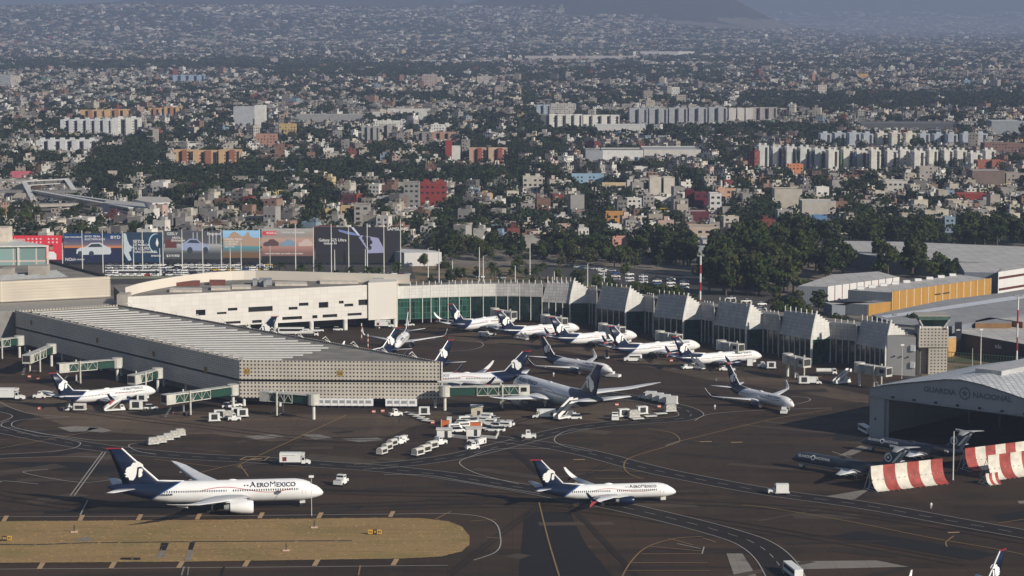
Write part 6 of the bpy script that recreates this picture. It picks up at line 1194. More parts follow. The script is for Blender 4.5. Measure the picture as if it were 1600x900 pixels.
block(1345, 1500, 194, 203, 60, (.10, .10, .11), 'long dark shed with striped roof behind the housing rows', 'shed', win=False, roofcol=(.16, .15, .15)); block(1549, 1600, 190, 210, 30, (.30, .32, .34), 'big grey windowless building on the right, behind the housing', 'warehouse', win=False, roofcol=(.62, .62, .62))
block(631, 655, 287, 326, 16, (.26, .26, .25), 'grey side wing of the dark red building'); ref('the dark red building', 675, 325); block(655.5, 697, 288, 322, 16, (.24, .045, .04), 'wide dark red five-storey building with a dark centre strip', cabins=2)
block(526, 556, 306, 322, 12, (.08, .03, .03), 'dark maroon low building beside white strips'); block(557, 571, 306, 322, 12, (.34, .08, .06), 'red brick house with white corner strips'); block(500, 520, 330, 346, 10, (.55, .40, .16), 'yellow two-storey house with four windows'); ref('the yellow two-storey house', 510, 346)
block(532, 553, 325, 346, 12, (.50, .36, .20), 'ochre house with a yellow advert on its wall'); block(553.5, 577, 322, 354, 16, (.32, .30, .28), 'tall blank concrete wall building behind the black billboard'); block(424, 445, 300, 312, 10, (.55, .48, .25), 'pale yellow house with a green ground floor')
block(1015, 1033, 278, 305, 14, (.58, .53, .47), 'beige slab, left of a pair split by a dark strip', win=False); block(1037, 1054, 279, 305, 14, (.60, .55, .48), 'beige slab, right of a pair split by a dark strip', win=False); ref('the pair of beige slabs', 1035, 305); block(1033.5, 1036.5, 282, 304, 10, (.05, .05, .05), 'dark strip tower between the two beige slabs', win=False)
block(1072, 1084, 298, 325, 12, (.10, .02, .03), 'dark wine-coloured block, left part'); block(1085, 1108, 303, 326, 12, (.12, .025, .035), 'dark wine-coloured block, middle part'); block(1109, 1127, 304, 330, 13, (.62, .62, .60), 'white end of the wine-coloured block'); block(1073, 1108, 332, 346, 14, (.12, .04, .05), 'wine-coloured gym hall with a white curved roof', roofcol=(.66, .66, .64)); ref('the wine-coloured block', 1100, 330)
block(946, 978, 334, 352, 12, (.50, .26, .08), 'orange house with a blank side wall'); ref('the orange house', 960, 352); block(819, 843, 333, 347, 11, (.10, .36, .14), 'bright green house in the near town'); ref('the bright green house', 830, 347); block(957, 981, 373, 385, 10, (.58, .30, .24), 'salmon house with dark windows behind the big tree'); block(1030, 1043, 328, 337, 6, (.65, .48, .03), 'small bright yellow wall of a house', win=False)
block(1077, 1122, 356, 378, 14, (.46, .38, .31), 'pinkish school-like building with a row of dark windows'); ref('the school-like building', 1100, 378); block(1064, 1121, 386, 402, 10, (.30, .33, .36), 'grey hoarding-like building end under the trees', win=False); block(1098, 1135, 377, 392, 22, (.50, .50, .50), 'pale warehouse with a logo board behind the trees', 'warehouse', win=False)
block(1210, 1253, 297, 326, 16, (.46, .42, .36), 'beige blank-walled block on the right side of town', win=False); ref('the beige blank-walled block', 1230, 326); block(1253, 1306, 316, 340, 18, (.44, .41, .37), 'grey hall with two white roof ribs', 'hall', win=False, roofcol=(.5, .5, .5)); block(1271, 1292, 339, 352, 10, (.12, .24, .42), 'bright blue house above the dark trees')
block(817, 848, 278, 300, 14, (.50, .47, .42), 'stepped pale concrete house with a roof tower', cabins=2); ref('the stepped pale house', 832, 300); block(893, 944, 274, 286, 12, (.28, .42, .55), 'pale blue long house'); block(941, 985, 288, 297, 10, (.58, .46, .28), 'cream-yellow long low house'); block(992, 1017, 262, 272, 10, (.72, .72, .70), 'bright white low house', win=False)
block(1118, 1151, 296, 312, 12, (.56, .36, .26), 'peach house with a blank wall'); block(1519, 1570, 268, 290, 22, (.20, .15, .13), 'dark brick hall on the right', 'hall', win=False, roofcol=(.5, .5, .5)); block(1572, 1600, 272, 290, 16, (.34, .30, .26), 'bare concrete building at the right edge'); block(1526, 1570, 252, 268, 14, (.34, .14, .10), 'brick-red apartments under the white slabs', mods=2); block(1436, 1466, 262, 284, 12, (.40, .36, .33), 'unfinished grey frame building below the white slabs'); block(1380, 1418, 284, 300, 14, (.52, .50, .46), 'white-roofed open hall below the white slabs'); ref('the white-roofed open hall', 1400, 300)
block(1232, 1255, 258, 272, 10, (.60, .24, .12), 'orange flat-roofed house below the white slabs'); block(1495, 1545, 304, 315, 14, (.26, .05, .04), 'dark red warehouse wall on the right side of town', 'warehouse', win=False); ref('the dark red warehouse', 1520, 315)
block(915, 941, 236, 252, 30, (.33, .35, .38), 'grey end of the long white factory', 'factory', win=False); block(941.5, 1005, 236, 250, 40, (.70, .69, .67), 'long white factory front', 'factory', win=False); block(1006, 1095, 235, 245, 60, (.60, .58, .54), 'long pale factory roof behind the white front', 'factory', win=False, roofcol=(.4, .4, .4)); block(930, 1012, 197, 205, 40, (.58, .58, .56), 'long pale shed roof among trees', 'shed', win=False, roofcol=(.62, .62, .60))
block(463, 570, 180, 191, 25, (.30, .30, .30), 'long shed with pale arched roof', 'shed', win=False, roofcol=(.50, .50, .48)); block(600, 680, 171, 177, 12, (.62, .60, .56), 'white elevated station building on pillars', 'station', win=False); block(654, 667, 176, 196, 8, (.60, .60, .56), 'white ribbed tower below the elevated station', 'tower', win=False); block(582, 600, 176, 186, 10, (.58, .56, .52), 'white stair tower of the elevated station', 'tower', win=False)
block(16, 50, 270, 278, 10, (.55, .16, .20), 'bright pink low building by the railway station'); ref('the pink low building', 30, 278)
block(820, 1000, 88, 94, 60, (.45, .43, .42), 'far long factory roofs', 'factory', win=False, roofcol=(.5, .5, .5)); block(1000, 1060, 81, 91, 60, (.50, .50, .50), 'far factory hall left of the white gable', 'factory', win=False, roofcol=(.4, .4, .42)); block(1060, 1085, 81, 90, 40, (.72, .72, .70), 'far white gabled hall', 'factory', win=False); block(794, 799, 86, 97, 10, (.65, .62, .58), 'far slim white tower', 'tower', win=False); block(640, 795, 95, 99, 40, (.5, .5, .5), 'very long far pale roof', 'factory', win=False, roofcol=(.55, .53, .5))
block(1538, 1600, 340 - 115, 238, 20, (.22, .13, .11), 'brown roofed apartments right of the white slabs'); block(1180, 1200, 232, 250, 12, (.30, .38, .30), 'green glass block left of the white slabs'); block(745, 770, 120, 130, 10, (.5, .45, .42), 'far small pale tower block'); block(1339, 1357, 116, 123, 14, (.62, .38, .15), 'far orange building among green trees'); block(1278, 1292, 134, 147, 12, (.60, .56, .50), 'far cream tower among trees'); block(660, 683, 117, 138, 14, (.42, .34, .32), 'far brown tower with a flat white cap'); block(1042, 1062, 137, 152, 12, (.70, .69, .66), 'far white twin towers'); block(270, 320, 118, 128, 12, (.30, .40, .55), 'far row of pale blue blocks', mods=4)
block(1269, 1274, 114, 130, 6, (.45, .25, .18), 'far slim brick chimney', 'chimney', win=False)

# ---- near halls and warehouses behind the terminal
def hall(pts, z, mats, label, cat='warehouse', zs=None, z0=0):
    P = [G(x, y, zz) for (x, y), zz in zip(pts, zs or [z] * len(pts))]; c = sum(P, Vector()) / len(P); o = empty(cat.replace(' ', '_'), (c.x, c.y, 0)); L_ = -Vector((c.x, c.y, 0)); tag(o, label, cat)
    b = MB(); b.prism([(p.x, p.y) for p in P], z0, z, 0, 1, zs); rel(b, L_).build('shell', mats, o); LAND.append((min(p[0] for p in pts), max(p[0] for p in pts), min(p[1] for p in pts), max(p[1] for p in pts)))
    for p in P: foot(p, 14)
    foot(c, max((p - c).length for p in P) * .75); return o, L_, P
SHEETR = mat_panel('sheet_roof_pale', (.50, .48, .45), 6, 2.2, .10, .6, .6, .14); SHEETG = mat_panel('grey_blue_sheet', (.17, .19, .22), 1.1, 20, .06, .4, .6, .08); SHEETD = mat_panel('sheet_roof_grey', (.30, .30, .30), 5, 3, .08, .4, .6, .12); YSH = mat_panel('yellow_sheet', (.40, .215, .05), .9, 30, .04, .35, .6, .10); WSH = mat_panel('white_sheet_wall', (.62, .61, .60), .9, 30, .04, .2, .6, .05)
def ribs(o, L_, a, c, z0, z1, n_, m, w_=.5, name='rib'):
    wl_ = Wall((a.x, a.y), (c.x, c.y))
    for i in range(n_ + 1): b = MB(); u = wl_.L * i / n_; wl_.slab(b, max(0, u - w_ / 2), min(wl_.L, u + w_ / 2), z0, z1, .02, .35); rel(b, L_).build(name, m, o)
o, L_, P = hall([(1292, 448), (1405, 433), (1372, 424), (1300, 429), (1247, 447)], 9, [SHEETG, SHEETR], 'warehouse with white sheet bays and a pale roof, left of the yellow one'); w_ = Wall((P[0].x, P[0].y), (P[1].x, P[1].y)); b = MB(); w_.slab(b, .3, w_.L, 0, 9.1, .02, .3); rel(b, L_).build('front_wall', WSH, o); ribs(o, L_, P[0], P[1], 0, 9.2, 10, mat('rust_rib', (.20, .06, .05), .7), .5)
o, L_, P = hall([(1393, 457), (1548, 436), (1500, 429), (1325, 453)], 9, [SHEETG, SHEETR], 'warehouse with a long bright yellow sheet wall'); w_ = Wall((P[0].x, P[0].y), (P[1].x, P[1].y)); b = MB(); w_.slab(b, .3, w_.L, 0, 9.4, .02, .3); rel(b, L_).build('front_wall', YSH, o); ribs(o, L_, P[0], P[1], 0, 9.5, 14, mat('pale_rib', (.55, .48, .34), .7), .45); b = MB(); w_.slab(b, w_.L * .42, w_.L * .48, 5.2, 5.8, .32, .36); w_.slab(b, w_.L * .50, w_.L * .57, 5.2, 5.8, .32, .36); rel(b, L_).build('vent_slot', DARK, o)
for q in range(9): p = G(1345 + q * 18, 452 - q * 2.6, 9.2); b = MB(); b.box(p.x - 1.5, p.x + 1.5, p.y, p.y + 2, 9.1, 10.2); rel(b, L_).build('roof_unit', VW, o)
o, L_, P = hall([(1356, 476), (1393, 471), (1372, 469), (1300, 476), (1287, 472)], 5, [SHEETG, SHEETR], 'low lean-to of the yellow warehouse'); w_ = Wall((P[0].x, P[0].y), (P[1].x, P[1].y)); b = MB(); w_.slab(b, .2, w_.L, 0, 5.1, .02, .3); rel(b, L_).build('front_wall', YSH, o)
o, L_, P = hall([(1400, 506), (1475, 512), (1660, 480), (1660, 446), (1480, 468), (1362, 492)], 10, [SHEETG, SHEETD], 'huge grey shed roof with a bright strip along it, behind the control tower')
b = MB(); q = [G(1375, 494, 10.05), G(1385, 497, 10.05), G(1660, 458, 10.05), G(1660, 451, 10.05)]; b.add([(p.x, p.y, 10.1) for p in q], [(0, 1, 2, 3)]); rel(b, L_).build('bright_roof_strip', mat('bright_zinc', (.62, .63, .66), .4), o)
o, L_, P = hall([(1290, 386), (1370, 401), (1480, 408), (1660, 414), (1660, 388), (1420, 378), (1310, 376)], 8, [SHEETG, SHEETR], 'wide pale factory roof in front of the dark tree row', 'factory'); o, L_, P = hall([(1507, 425), (1560, 426), (1660, 416), (1660, 411), (1498, 410)], 9, [SHEETG, SHEETR], 'pale roof left of the white office wall', 'factory')
o, L_, P = hall([(1560, 425), (1660, 410), (1660, 405), (1570, 418)], 10, [WSH, SHEETR], 'white office building with two red window bands', 'office building'); w_ = Wall((P[0].x, P[0].y), (P[1].x, P[1].y))
for z in (1.2, 6.5): b = MB(); w_.slab(b, .5, w_.L, z, z + 1.1, .02, .12); rel(b, L_).build('window_band', mat('red_brown_window', (.10, .03, .03), .4), o)
o, L_, P = hall([(1493, 519), (1660, 548), (1660, 520), (1530, 505)], 8, [mat('advert_black', (.015, .017, .03), .5), SHEETR], 'long low hall with a black advert wall along its front', 'hall'); w_ = Wall((P[0].x, P[0].y), (P[1].x, P[1].y)); textmesh('ado.', 2.4, 'lettering', WTEXT, o, bold=.02, fn=lambda c: Vector(w_.at(w_.L * .42 + c.x, 5.5 + c.y, .1)) + L_)
o, L_, P = hall([(1492, 505), (1503, 505), (1503, 503), (1492, 503)], 12, [mat('advert_black', (.015, .017, .03), .5), DARK], 'black advert pylon at the end of the black wall', 'pylon'); w_ = Wall((P[0].x, P[0].y), (P[1].x, P[1].y)); textmesh('ado', 1.0, 'lettering', WTEXT, o, bold=.02, fn=lambda c: Vector(w_.at(w_.L * .5 + c.x, 9.5 + c.y, .1)) + L_)
o, L_, P = hall([(1524, 505), (1580, 505), (1582, 498), (1545, 496), (1524, 501)], 10, [mat('brown_sheet', (.22, .12, .05), .7), SHEETD], 'brown sheet-walled hall with a grey gable roof', 'hall'); o, L_, P = hall([(1598, 503), (1660, 494), (1660, 489), (1560, 498)], 10.3, [mat('brown_brick', (.26, .14, .10), .8), SHEETR], 'brick hall at the right edge beyond the brown hall', 'hall')
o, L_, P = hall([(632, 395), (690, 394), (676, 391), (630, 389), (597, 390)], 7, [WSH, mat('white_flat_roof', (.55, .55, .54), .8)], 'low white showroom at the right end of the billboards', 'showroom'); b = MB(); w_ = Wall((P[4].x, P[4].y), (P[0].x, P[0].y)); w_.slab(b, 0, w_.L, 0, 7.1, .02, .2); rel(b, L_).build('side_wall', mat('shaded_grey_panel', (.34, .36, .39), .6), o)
ref('the low white showroom', 650, 412); ref('the red billboard', 55, 412); ref('the sedan billboard', 145, 410); ref('the cliff billboard', 377, 405); ref('the phone billboard', 560, 402)
o, L_, P = hall([(1477, 530), (1494, 527), (1494, 525), (1477, 526)], 7, [mat('orange_tan', (.45, .26, .10), .7), VW], 'small tan building between the control tower and the black pylon', 'building')
# elevated railway station and viaduct on the left
STN = empty('railway_station', G(70, 320)); tag(STN, 'elevated concrete railway station with white covered footbridges', 'railway station'); L_ = -STN.location
for n_, x0, x1, yb, z0, z1, dep, m in (('track_deck', -60, 140, 300, 6, 8.5, 12, CONC), ('track_deck', -60, 140, 316, 6.5, 8, 10, GREYC), ('platform_wall', -60, 38, 309, 0, 10, 6, CONC), ('concrete_block', 112, 140, 297, 0, 9, 10, CONC)):
    a_, c_ = G(x0, yb), G(x1, yb); b = MB(); b.box(a_.x, c_.x, a_.y, a_.y + dep, z0, z1); rel(b, L_).build(n_, m, STN)
for (x0, y0, z0), (x1, y1, z1) in (((36, 300, 12), (104, 298, 13)), ((104, 298, 13), (118, 305, 7)), ((38, 300, 12), (52, 313, 5)), ((54, 308, 9), (205, 332, 7)), ((100, 312, 8), (210, 327, 7.5))):
    a_, c_ = G(x0, y0 + 10), G(x1, y1 + 10); 
    nn = (c_ - a_).normalized(); nn = Vector((-nn.y, nn.x, 0)) * 1.5
    def slopebox(w_, lo, hi): return [[(p.x - nn.x * w_, p.y - nn.y * w_, z + lo), (p.x + nn.x * w_, p.y + nn.y * w_, z + lo), (p.x + nn.x * w_, p.y + nn.y * w_, z + hi), (p.x - nn.x * w_, p.y - nn.y * w_, z + hi)] for p, z in ((a_, z0), (c_, z1))]
    b = MB(); b.loft(slopebox(.9, -2.6, -.3)); rel(b, L_).build('glazed_gallery', mat_glass('bridge_glazing', (.10, .10, .10), 2.0, 3, (.3, .3, .28)), STN); b = MB(); b.loft(slopebox(1.2, -.28, .25)); b.loft(slopebox(1.1, -3.1, -2.62)); rel(b, L_).build('gallery_roof', mat('gallery_white', (.62, .61, .58), .5), STN)
for x in range(0, 200, 18): p = G(x, 322); b = MB(); b.tube((p.x, p.y, 0), (p.x, p.y, 7), .5, n=8); rel(b, L_).build('column', CONC, STN)
for x in range(0, 200, 6): FOOT.append((*G(x, 312).xy, 18)); FOOT.append((*G(x, 328).xy, 12))
LAND += [(0, 140, 286, 312), (30, 125, 292, 306), (54, 212, 304, 332), (0, 138, 322, 340), (158, 232, 309, 324), (205, 275, 303, 318)]; ref('the railway station', 70, 320)
hall([(160, 317), (228, 323), (225, 317), (170, 312)], 8, [mat('blue_grey_render', (.34, .38, .45), .7), SHEETR], 'blue-grey station hall with a white block on its roof', 'station hall'); hall([(210, 312), (238, 317), (272, 316), (262, 308), (222, 307)], 9, [WSH, mat('cream_roof2', (.50, .46, .40), .8)], 'white hall with a wide cream roof right of the station', 'hall')
b = MB(); a_, c_ = G(-60, 336), G(135, 330); b.obox(((a_.x + c_.x) / 2, (a_.y + c_.y) / 2), (c_.x - a_.x, c_.y - a_.y), (c_ - a_).length, 9, 4, 5.6); 
tag(b.build('viaduct', CONC), 'plain concrete viaduct deck below the railway station', 'viaduct')
b = MB(); a_, c_ = G(840, 262), G(1140, 258); b.obox(((a_.x + c_.x) / 2, (a_.y + c_.y) / 2), (c_.x - a_.x, c_.y - a_.y), (c_ - a_).length, 10, 3, 5); tag(b.build('viaduct', GREYC), 'grey viaduct crossing town below the long white factory', 'viaduct')
b = MB(); a_, c_ = G(495, 272), G(780, 264); b.obox(((a_.x + c_.x) / 2, (a_.y + c_.y) / 2), (c_.x - a_.x, c_.y - a_.y), (c_ - a_).length, 10, 2, 4.5); tag(b.build('viaduct', GREYC), 'tan viaduct half hidden by trees left of the salmon blocks', 'viaduct')

for x in range(1285, 1670, 9): FOOT += [(*G(x, 381).xy, 30), (*G(x, 374).xy, 26)]
# ---- roads, car park and garden behind the terminal
ROADN = mat_asphalt('street_asphalt', (.06, .056, .052), .2, blot=.3)
sheet('car_park', [(-200, 414), (640, 412), (650, 436), (400, 436), (390, 442), (-200, 448)], .01, ROADN); sheet('street', [(820, 412), (1000, 420), (1120, 438), (1260, 470), (1420, 530), (1500, 600), (1440, 600), (1300, 540), (1140, 490), (980, 448), (820, 430)], .02, ROADN)
k = N('garden_ground'); k.color(k.ramp(k.noise(.06, 4, k.geo()), [(.4, (.05, .065, .025)), (.55, (.20, .13, .07)), (.7, (.09, .10, .04))])).set(1); GARD = k.m
sheet('garden', [(560, 437), (650, 416), (820, 416), (960, 436), (1140, 492), (1400, 560), (1340, 560), (1040, 500), (880, 470), (700, 452), (520, 448)], .0, GARD)
sheet('verge', [(1440, 520), (1660, 560), (1660, 620), (1440, 600)], .03, GARD)
w0, w1 = G(150, 436), G(400, 433); b = MB(); b.obox(((w0.x + w1.x) / 2, (w0.y + w1.y) / 2), (w1.x - w0.x, w1.y - w0.y), (w1 - w0).length, .5, 0, 1.1); tag(b.build('boundary_wall', mat('green_patch_wall', (.16, .17, .13), .8)), 'low boundary wall between the car park and the curved roof screen', 'wall')
def railing(x0, y0, x1, y1, h, m, label, n_=40, deck=None):
    a_, c_ = G(x0, y0), G(x1, y1); o = empty('railing', a_); L_ = -a_; wl_ = Wall((a_.x, a_.y), (c_.x, c_.y)); b = MB()
    for i in range(n_ + 1): wl_.slab(b, wl_.L * i / n_ - .06, wl_.L * i / n_ + .06, 0, h, -.05, .05)
    rel(b, L_).build('baluster_railing', m, o); b = MB(); wl_.slab(b, 0, wl_.L, h - .2, h, -.1, .1); wl_.slab(b, 0, wl_.L, .4, .9 if deck else .6, -.12, .12); rel(b, L_).build('rail', m, o); tag(o, label, 'railing')
GRR = mat('rail_green', (.05, .12, .05), .6); railing(1478, 566, 1660, 580, 4, GRR, 'upper green railing between the control tower and the hangar roof'); railing(1478, 580, 1660, 600, 3, mat('rail_white', (.5, .5, .46), .6), 'white patterned fence just above the hangar roof', 30)
CARC = [(VW, 'white', .6), (mat('silver_car', (.42, .43, .44), .3, .3), 'silver', .2), (mat('black_car', (.02, .02, .022), .25), 'black', .12), (mat('red_car', (.35, .03, .03), .3), 'red', .03), (mat('blue_car', (.04, .08, .2), .3), 'blue', .05), (mat('taxi_yellow', (.55, .35, .06), .4), 'yellow', .02)]
CARP_ = [car(m) for m, n_, w_ in CARC]; cused = set(); lots = {}
def cars(x0, y0, x1, y1, n_, where, jit=.6):
    for i in range(n_):
        t = (i + .5) / n_; x = x0 + (x1 - x0) * t; y = y0 + (y1 - y0) * t + random.uniform(-jit, jit); j = random.choices(range(6), [c[2] for c in CARC])[0]
        o = CARP_[j] if j not in cused else copy_tree(CARP_[j]); cused.add(j); p = G(x, y); o.location = (p.x, p.y, 0); o.rotation_euler = (0, 0, random.choice((0, PI)) + random.uniform(-.3, .3)); lots.setdefault((CARC[j][1], where), []).append(o)
for y in (416.5, 420, 424, 428, 431.5): cars(165, y, 425, y - 1, 22, 'in the car park below the billboards')
cars(480, 432, 640, 430, 16, 'below the phone billboard'); cars(880, 417, 960, 424, 9, 'on the street behind the first bay'); 
for d in (0, 5, 10): cars(930, 424 + d, 1080, 442 + d, 7, 'on the street behind the third bay')
for d in (0, 7): cars(1130, 466 + d, 1250, 487 + d, 5, 'on the street behind the fifth bay')
cars(700, 432, 800, 436, 3, 'in the garden')
for (c_, wh), os_ in lots.items():
    for i, o in enumerate(sorted(os_, key=lambda o: PX(o.location)[0])): tag(o, '%s car %s%s' % (c_, wh, ', %s %s one from the left' % (ORD[i], c_) if len(os_) > 1 else ''), 'car', 'cars ' + wh)
for i, c in enumerate(CARP_):
    if i not in cused:
        for ch in list(children(c)):
            for g2 in list(children(ch)): bpy.data.objects.remove(g2)
            bpy.data.objects.remove(ch)
        bpy.data.objects.remove(c)
for i, (x, y) in enumerate(((202, 431), (235, 431))): o = copy_tree(VP['bus']); p = G(x, y); place(o, (p.x, p.y, 0), 0, 1, 'white bus in the car park, %s of two' % ['left', 'right'][i], 'bus')
# ---------------------------------------------------------------- trees
def mat_leaf(name, lo, mid, hi):
    k = N(name); oi = k.n('ObjectInfo').outputs['Random']; f = k.noise(.45, 3, k.geo()); f = k.M('ADD', k.M('MULTIPLY', f, .8), k.M('MULTIPLY', oi, .25)); k.color(k.ramp(f, [(.3, lo), (.5, mid), (.75, hi)])).set(.8, 0, .1); return k.m
LEAF = [mat_leaf('leaf_dark', (.013, .022, .009), (.028, .044, .014), (.062, .078, .022)), mat_leaf('leaf_mid', (.022, .036, .011), (.046, .066, .018), (.095, .110, .028)), mat_leaf('leaf_olive', (.026, .032, .011), (.046, .052, .018), (.075, .078, .028))]
BARK = mat('bark', (.10, .075, .055), .9, var=.3)
def leafquads(rng, centres, radii, per, size):
    V = []; Q = []
    for c, r in zip(centres, radii):
        for _ in range(per):
            d = rng.normal(size=3); d /= np.linalg.norm(d) + 1e-9; d[2] = d[2] * .9 + .12; rr = r * (rng.uniform(.35, 1.0) ** .4); p = c + d * rr * np.array([1, 1, .8])
            nrm = d + rng.normal(size=3) * .55; nrm /= np.linalg.norm(nrm) + 1e-9; u = np.cross(nrm, rng.normal(size=3)); u /= np.linalg.norm(u) + 1e-9; v = np.cross(nrm, u); s = size * rng.uniform(.5, 1.3); b = len(V)
            V += [p - u * s * .5 - v * s * .35, p + u * s * .5 - v * s * .3, p + u * s * .35 + v * s * .5, p - u * s * .45 + v * s * .4]; Q.append((b, b + 1, b + 2, b + 3))
    return np.array(V), np.array(Q)
def tree_proto(seed, tall, m):
    rng = np.random.default_rng(seed); o = empty('broadleaf_tree' if not tall else 'eucalyptus_tree'); cs = []; rs = []; H = 1.0
    n_ = 14 if not tall else 16; b = MB(); b.tube((0, 0, 0), (.01, 0, .45), .030, .018, 8)
    for i in range(n_):
        a = rng.uniform(0, 2 * PI); t = rng.uniform(0, 1)
        if tall: z = .22 + .70 * t; r = rng.uniform(.05, .20) * (1.1 - .5 * t); rad_ = rng.uniform(.07, .14)
        else: z = .26 + .58 * t; r = rng.uniform(.08, .36) * (1.15 - .75 * t); rad_ = rng.uniform(.13, .21)
        c = np.array([r * math.cos(a), r * math.sin(a), z]); cs.append(c); rs.append(rad_)
        if i < 6: b.tube((.005, 0, .30 + .02 * i), tuple(c * .95), .012, .004, 5)
    b.build('trunk', BARK, o); V, Q = leafquads(rng, cs, rs, 62, .075); cr = np_mesh('crown', V, Q, [m]); cr.parent = o; KIDS.setdefault(o.name, []).append(cr); return o
TP = [tree_proto(40 + i, i in (1, 4), LEAF[(0, 0, 1, 2, 1, 0)[i]]) for i in range(6)]; TUSED = set(); TREES = []
def put_tree(kind, x, y, h, spread=1.0, world=False):
    p = Vector((x, y, 0)) if world else G(x, y); o = TP[kind] if kind not in TUSED else copy_tree(TP[kind]); TUSED.add(kind); wd = h * random.uniform(.85, 1.15) * spread
    o.location = (p.x, p.y, 0); o.rotation_euler = (0, 0, random.uniform(0, 2 * PI)); o.scale = (wd, wd, h); TREES.append([o, kind, h]); return o
def zone(x0, x1, y0, y1, n_, h0, h1, kinds, where, slope=0.0):
    for i in range(n_):
        x = random.uniform(x0, x1); y = random.uniform(y0, y1) + slope * (x - x0); o = put_tree(random.choice(kinds), x, y, random.uniform(h0, h1)); o['where'] = where
zone(1000, 1080, 390, 420, 18, 12, 19, (0, 2, 5, 1), 'behind the second and third bays'); zone(940, 1060, 405, 420, 10, 6, 11, (2, 3, 4), 'along the street edge behind the third bay')
zone(1105, 1265, 392, 466, 58, 13, 22, (0, 1, 5, 3), 'in the dark wood'); zone(1180, 1265, 395, 425, 12, 16, 24, (1, 5, 0), 'tallest in the dark wood'); zone(1215, 1300, 485, 512, 12, 6, 11, (3, 2, 0), 'right behind the fifth bay'); zone(1150, 1220, 452, 464, 5, 6, 9, (3, 4), 'on the kerb behind the fourth bay')
zone(1285, 1660, 375, 385, 54, 12, 18, (0, 5, 0, 1), 'behind the wide pale factory roof'); zone(1270, 1400, 420, 436, 11, 12, 18, (0, 1, 5), 'beside the white-bay warehouse'); zone(1415, 1436, 426, 436, 3, 18, 21, (1,), 'at the end of the white-bay warehouse'); zone(1450, 1500, 430, 436, 6, 8, 13, (2, 2, 1), 'left of the white office building')
zone(1392, 1430, 528, 546, 7, 8, 12, (0, 5), 'left of the control tower cab'); zone(1300, 1390, 515, 530, 5, 6, 10, (3, 0), 'behind the last bay')
zone(845, 1000, 392, 410, 20, 8, 13, (0, 5, 2), 'behind the first and second bays'); zone(680, 770, 380, 400, 12, 8, 13, (0, 5, 2), 'behind the petrol station garden'); zone(640, 690, 386, 400, 3, 8, 12, (0,), 'behind the white showroom')
zone(600, 940, 428, 444, 14, 3.5, 7, (2, 3, 4), 'in the garden behind the glass wall'); zone(890, 1090, 440, 452, 22, 6, 10, (3, 2, 0), 'on the verge behind the bays', .19)
zone(-5, 80, 342, 352, 9, 7, 11, (2, 0, 3), 'above the red billboard'); zone(90, 135, 318, 326, 5, 6, 9, (0, 5), 'between the station footbridges'); zone(100, 160, 338, 348, 6, 7, 10, (0, 5), 'by the railway station'); zone(435, 560, 345, 360, 7, 9, 13, (0, 5), 'behind the phone billboard'); zone(590, 625, 350, 362, 3, 10, 13, (0, 5), 'right behind the phone billboard'); zone(730, 800, 350, 368, 5, 9, 12, (0,), 'at the near edge of town')
zone(690, 1000, 397, 414, 28, 6.5, 11, (0, 2, 5, 3), 'along the garden street'); zone(660, 1000, 416, 436, 10, 4, 8, (3, 2), 'in the middle of the garden')
# palms
def palm():
    o = empty('palm_tree'); b = MB(); b.tube((0, 0, 0), (.1, 0, 6.2), .38, .28, 8); b.build('trunk', BARK, o); b = MB(); rng = random.Random(3)
    for i in range(46):
        a = rng.uniform(0, 2 * PI); el = rng.uniform(-.5, 1.2); L_ = rng.uniform(2.4, 3.4); pts = []
        for j in range(6): t = j / 5; r_ = L_ * t * math.cos(el) ** .5 if el < 1.4 else 0; z = 6.3 + math.sin(el) * L_ * t - 1.5 * t * t * (1.2 - el * .4); pts.append((math.cos(a) * r_, math.sin(a) * r_, z, .32 * math.sin(PI * (t * .85 + .1))))
        n = Vector((-math.sin(a), math.cos(a), 0))
        b.loft([[(x + n.x * w_, y + n.y * w_, z - .15), (x, y, z), (x - n.x * w_, y - n.y * w_, z - .15)] for x, y, z, w_ in pts], closed=False, cap=False)
    b.build('crown', LEAF[0], o); return o
pp = palm(); pl_ = []
for i, (x, y, s_) in enumerate(((622, 440, 1.25), (498, 436, 1.05), (439, 436, 1.15), (423, 440, .95), (471, 441, 1.15), (492, 444, .7), (548, 443, 1.1), (575, 444, 1.15), (591, 444, 1.1), (526, 446, 1.0), (700, 432, .9), (713, 441, .9), (768, 436, 1.1), (774, 441, 1.0), (843, 436, 1.0), (835, 441, .9), (686, 431, .8), (560, 447, .8))):
    o = pp if i == 0 else copy_tree(pp); p = G(x, y); pl_.append(place(o, (p.x, p.y, 0), i * 1.3, s_, None, 'palm tree', 'palms behind the terminal'))
number(pl_, 'shaggy palm behind the terminal roof')

# ---------------------------------------------------------------- the town: lots on a jittered grid, bigger and sparser far away
def keep_mask(X, Y, ext=8.0):
    m = np.ones(len(X), bool)
    for fx, fy, fr in FOOT: m &= (X - fx) ** 2 + (Y - fy) ** 2 > (fr + ext * .5) ** 2
    return m
def pxy(X, Y, Z=0.0):
    vz = Z - CAM_H; dep = Y * _f.y + vz * _f.z; return 800 + X * F / dep, 450 - (Y * _u.y + vz * _u.z) * F / dep
def vnoise(X, Y, s, seed=0):
    a = seed * 1.7; return (np.sin(X / s + 1.7 * np.sin(Y / s * .7 + a) + a) * np.cos(Y / s * .9 + 1.3 * np.sin(X / s * .6 + 2 * a)) + .5 * np.sin(X / s * 2.3 + a * 3) * np.cos(Y / s * 2.1 - a)) / 1.5
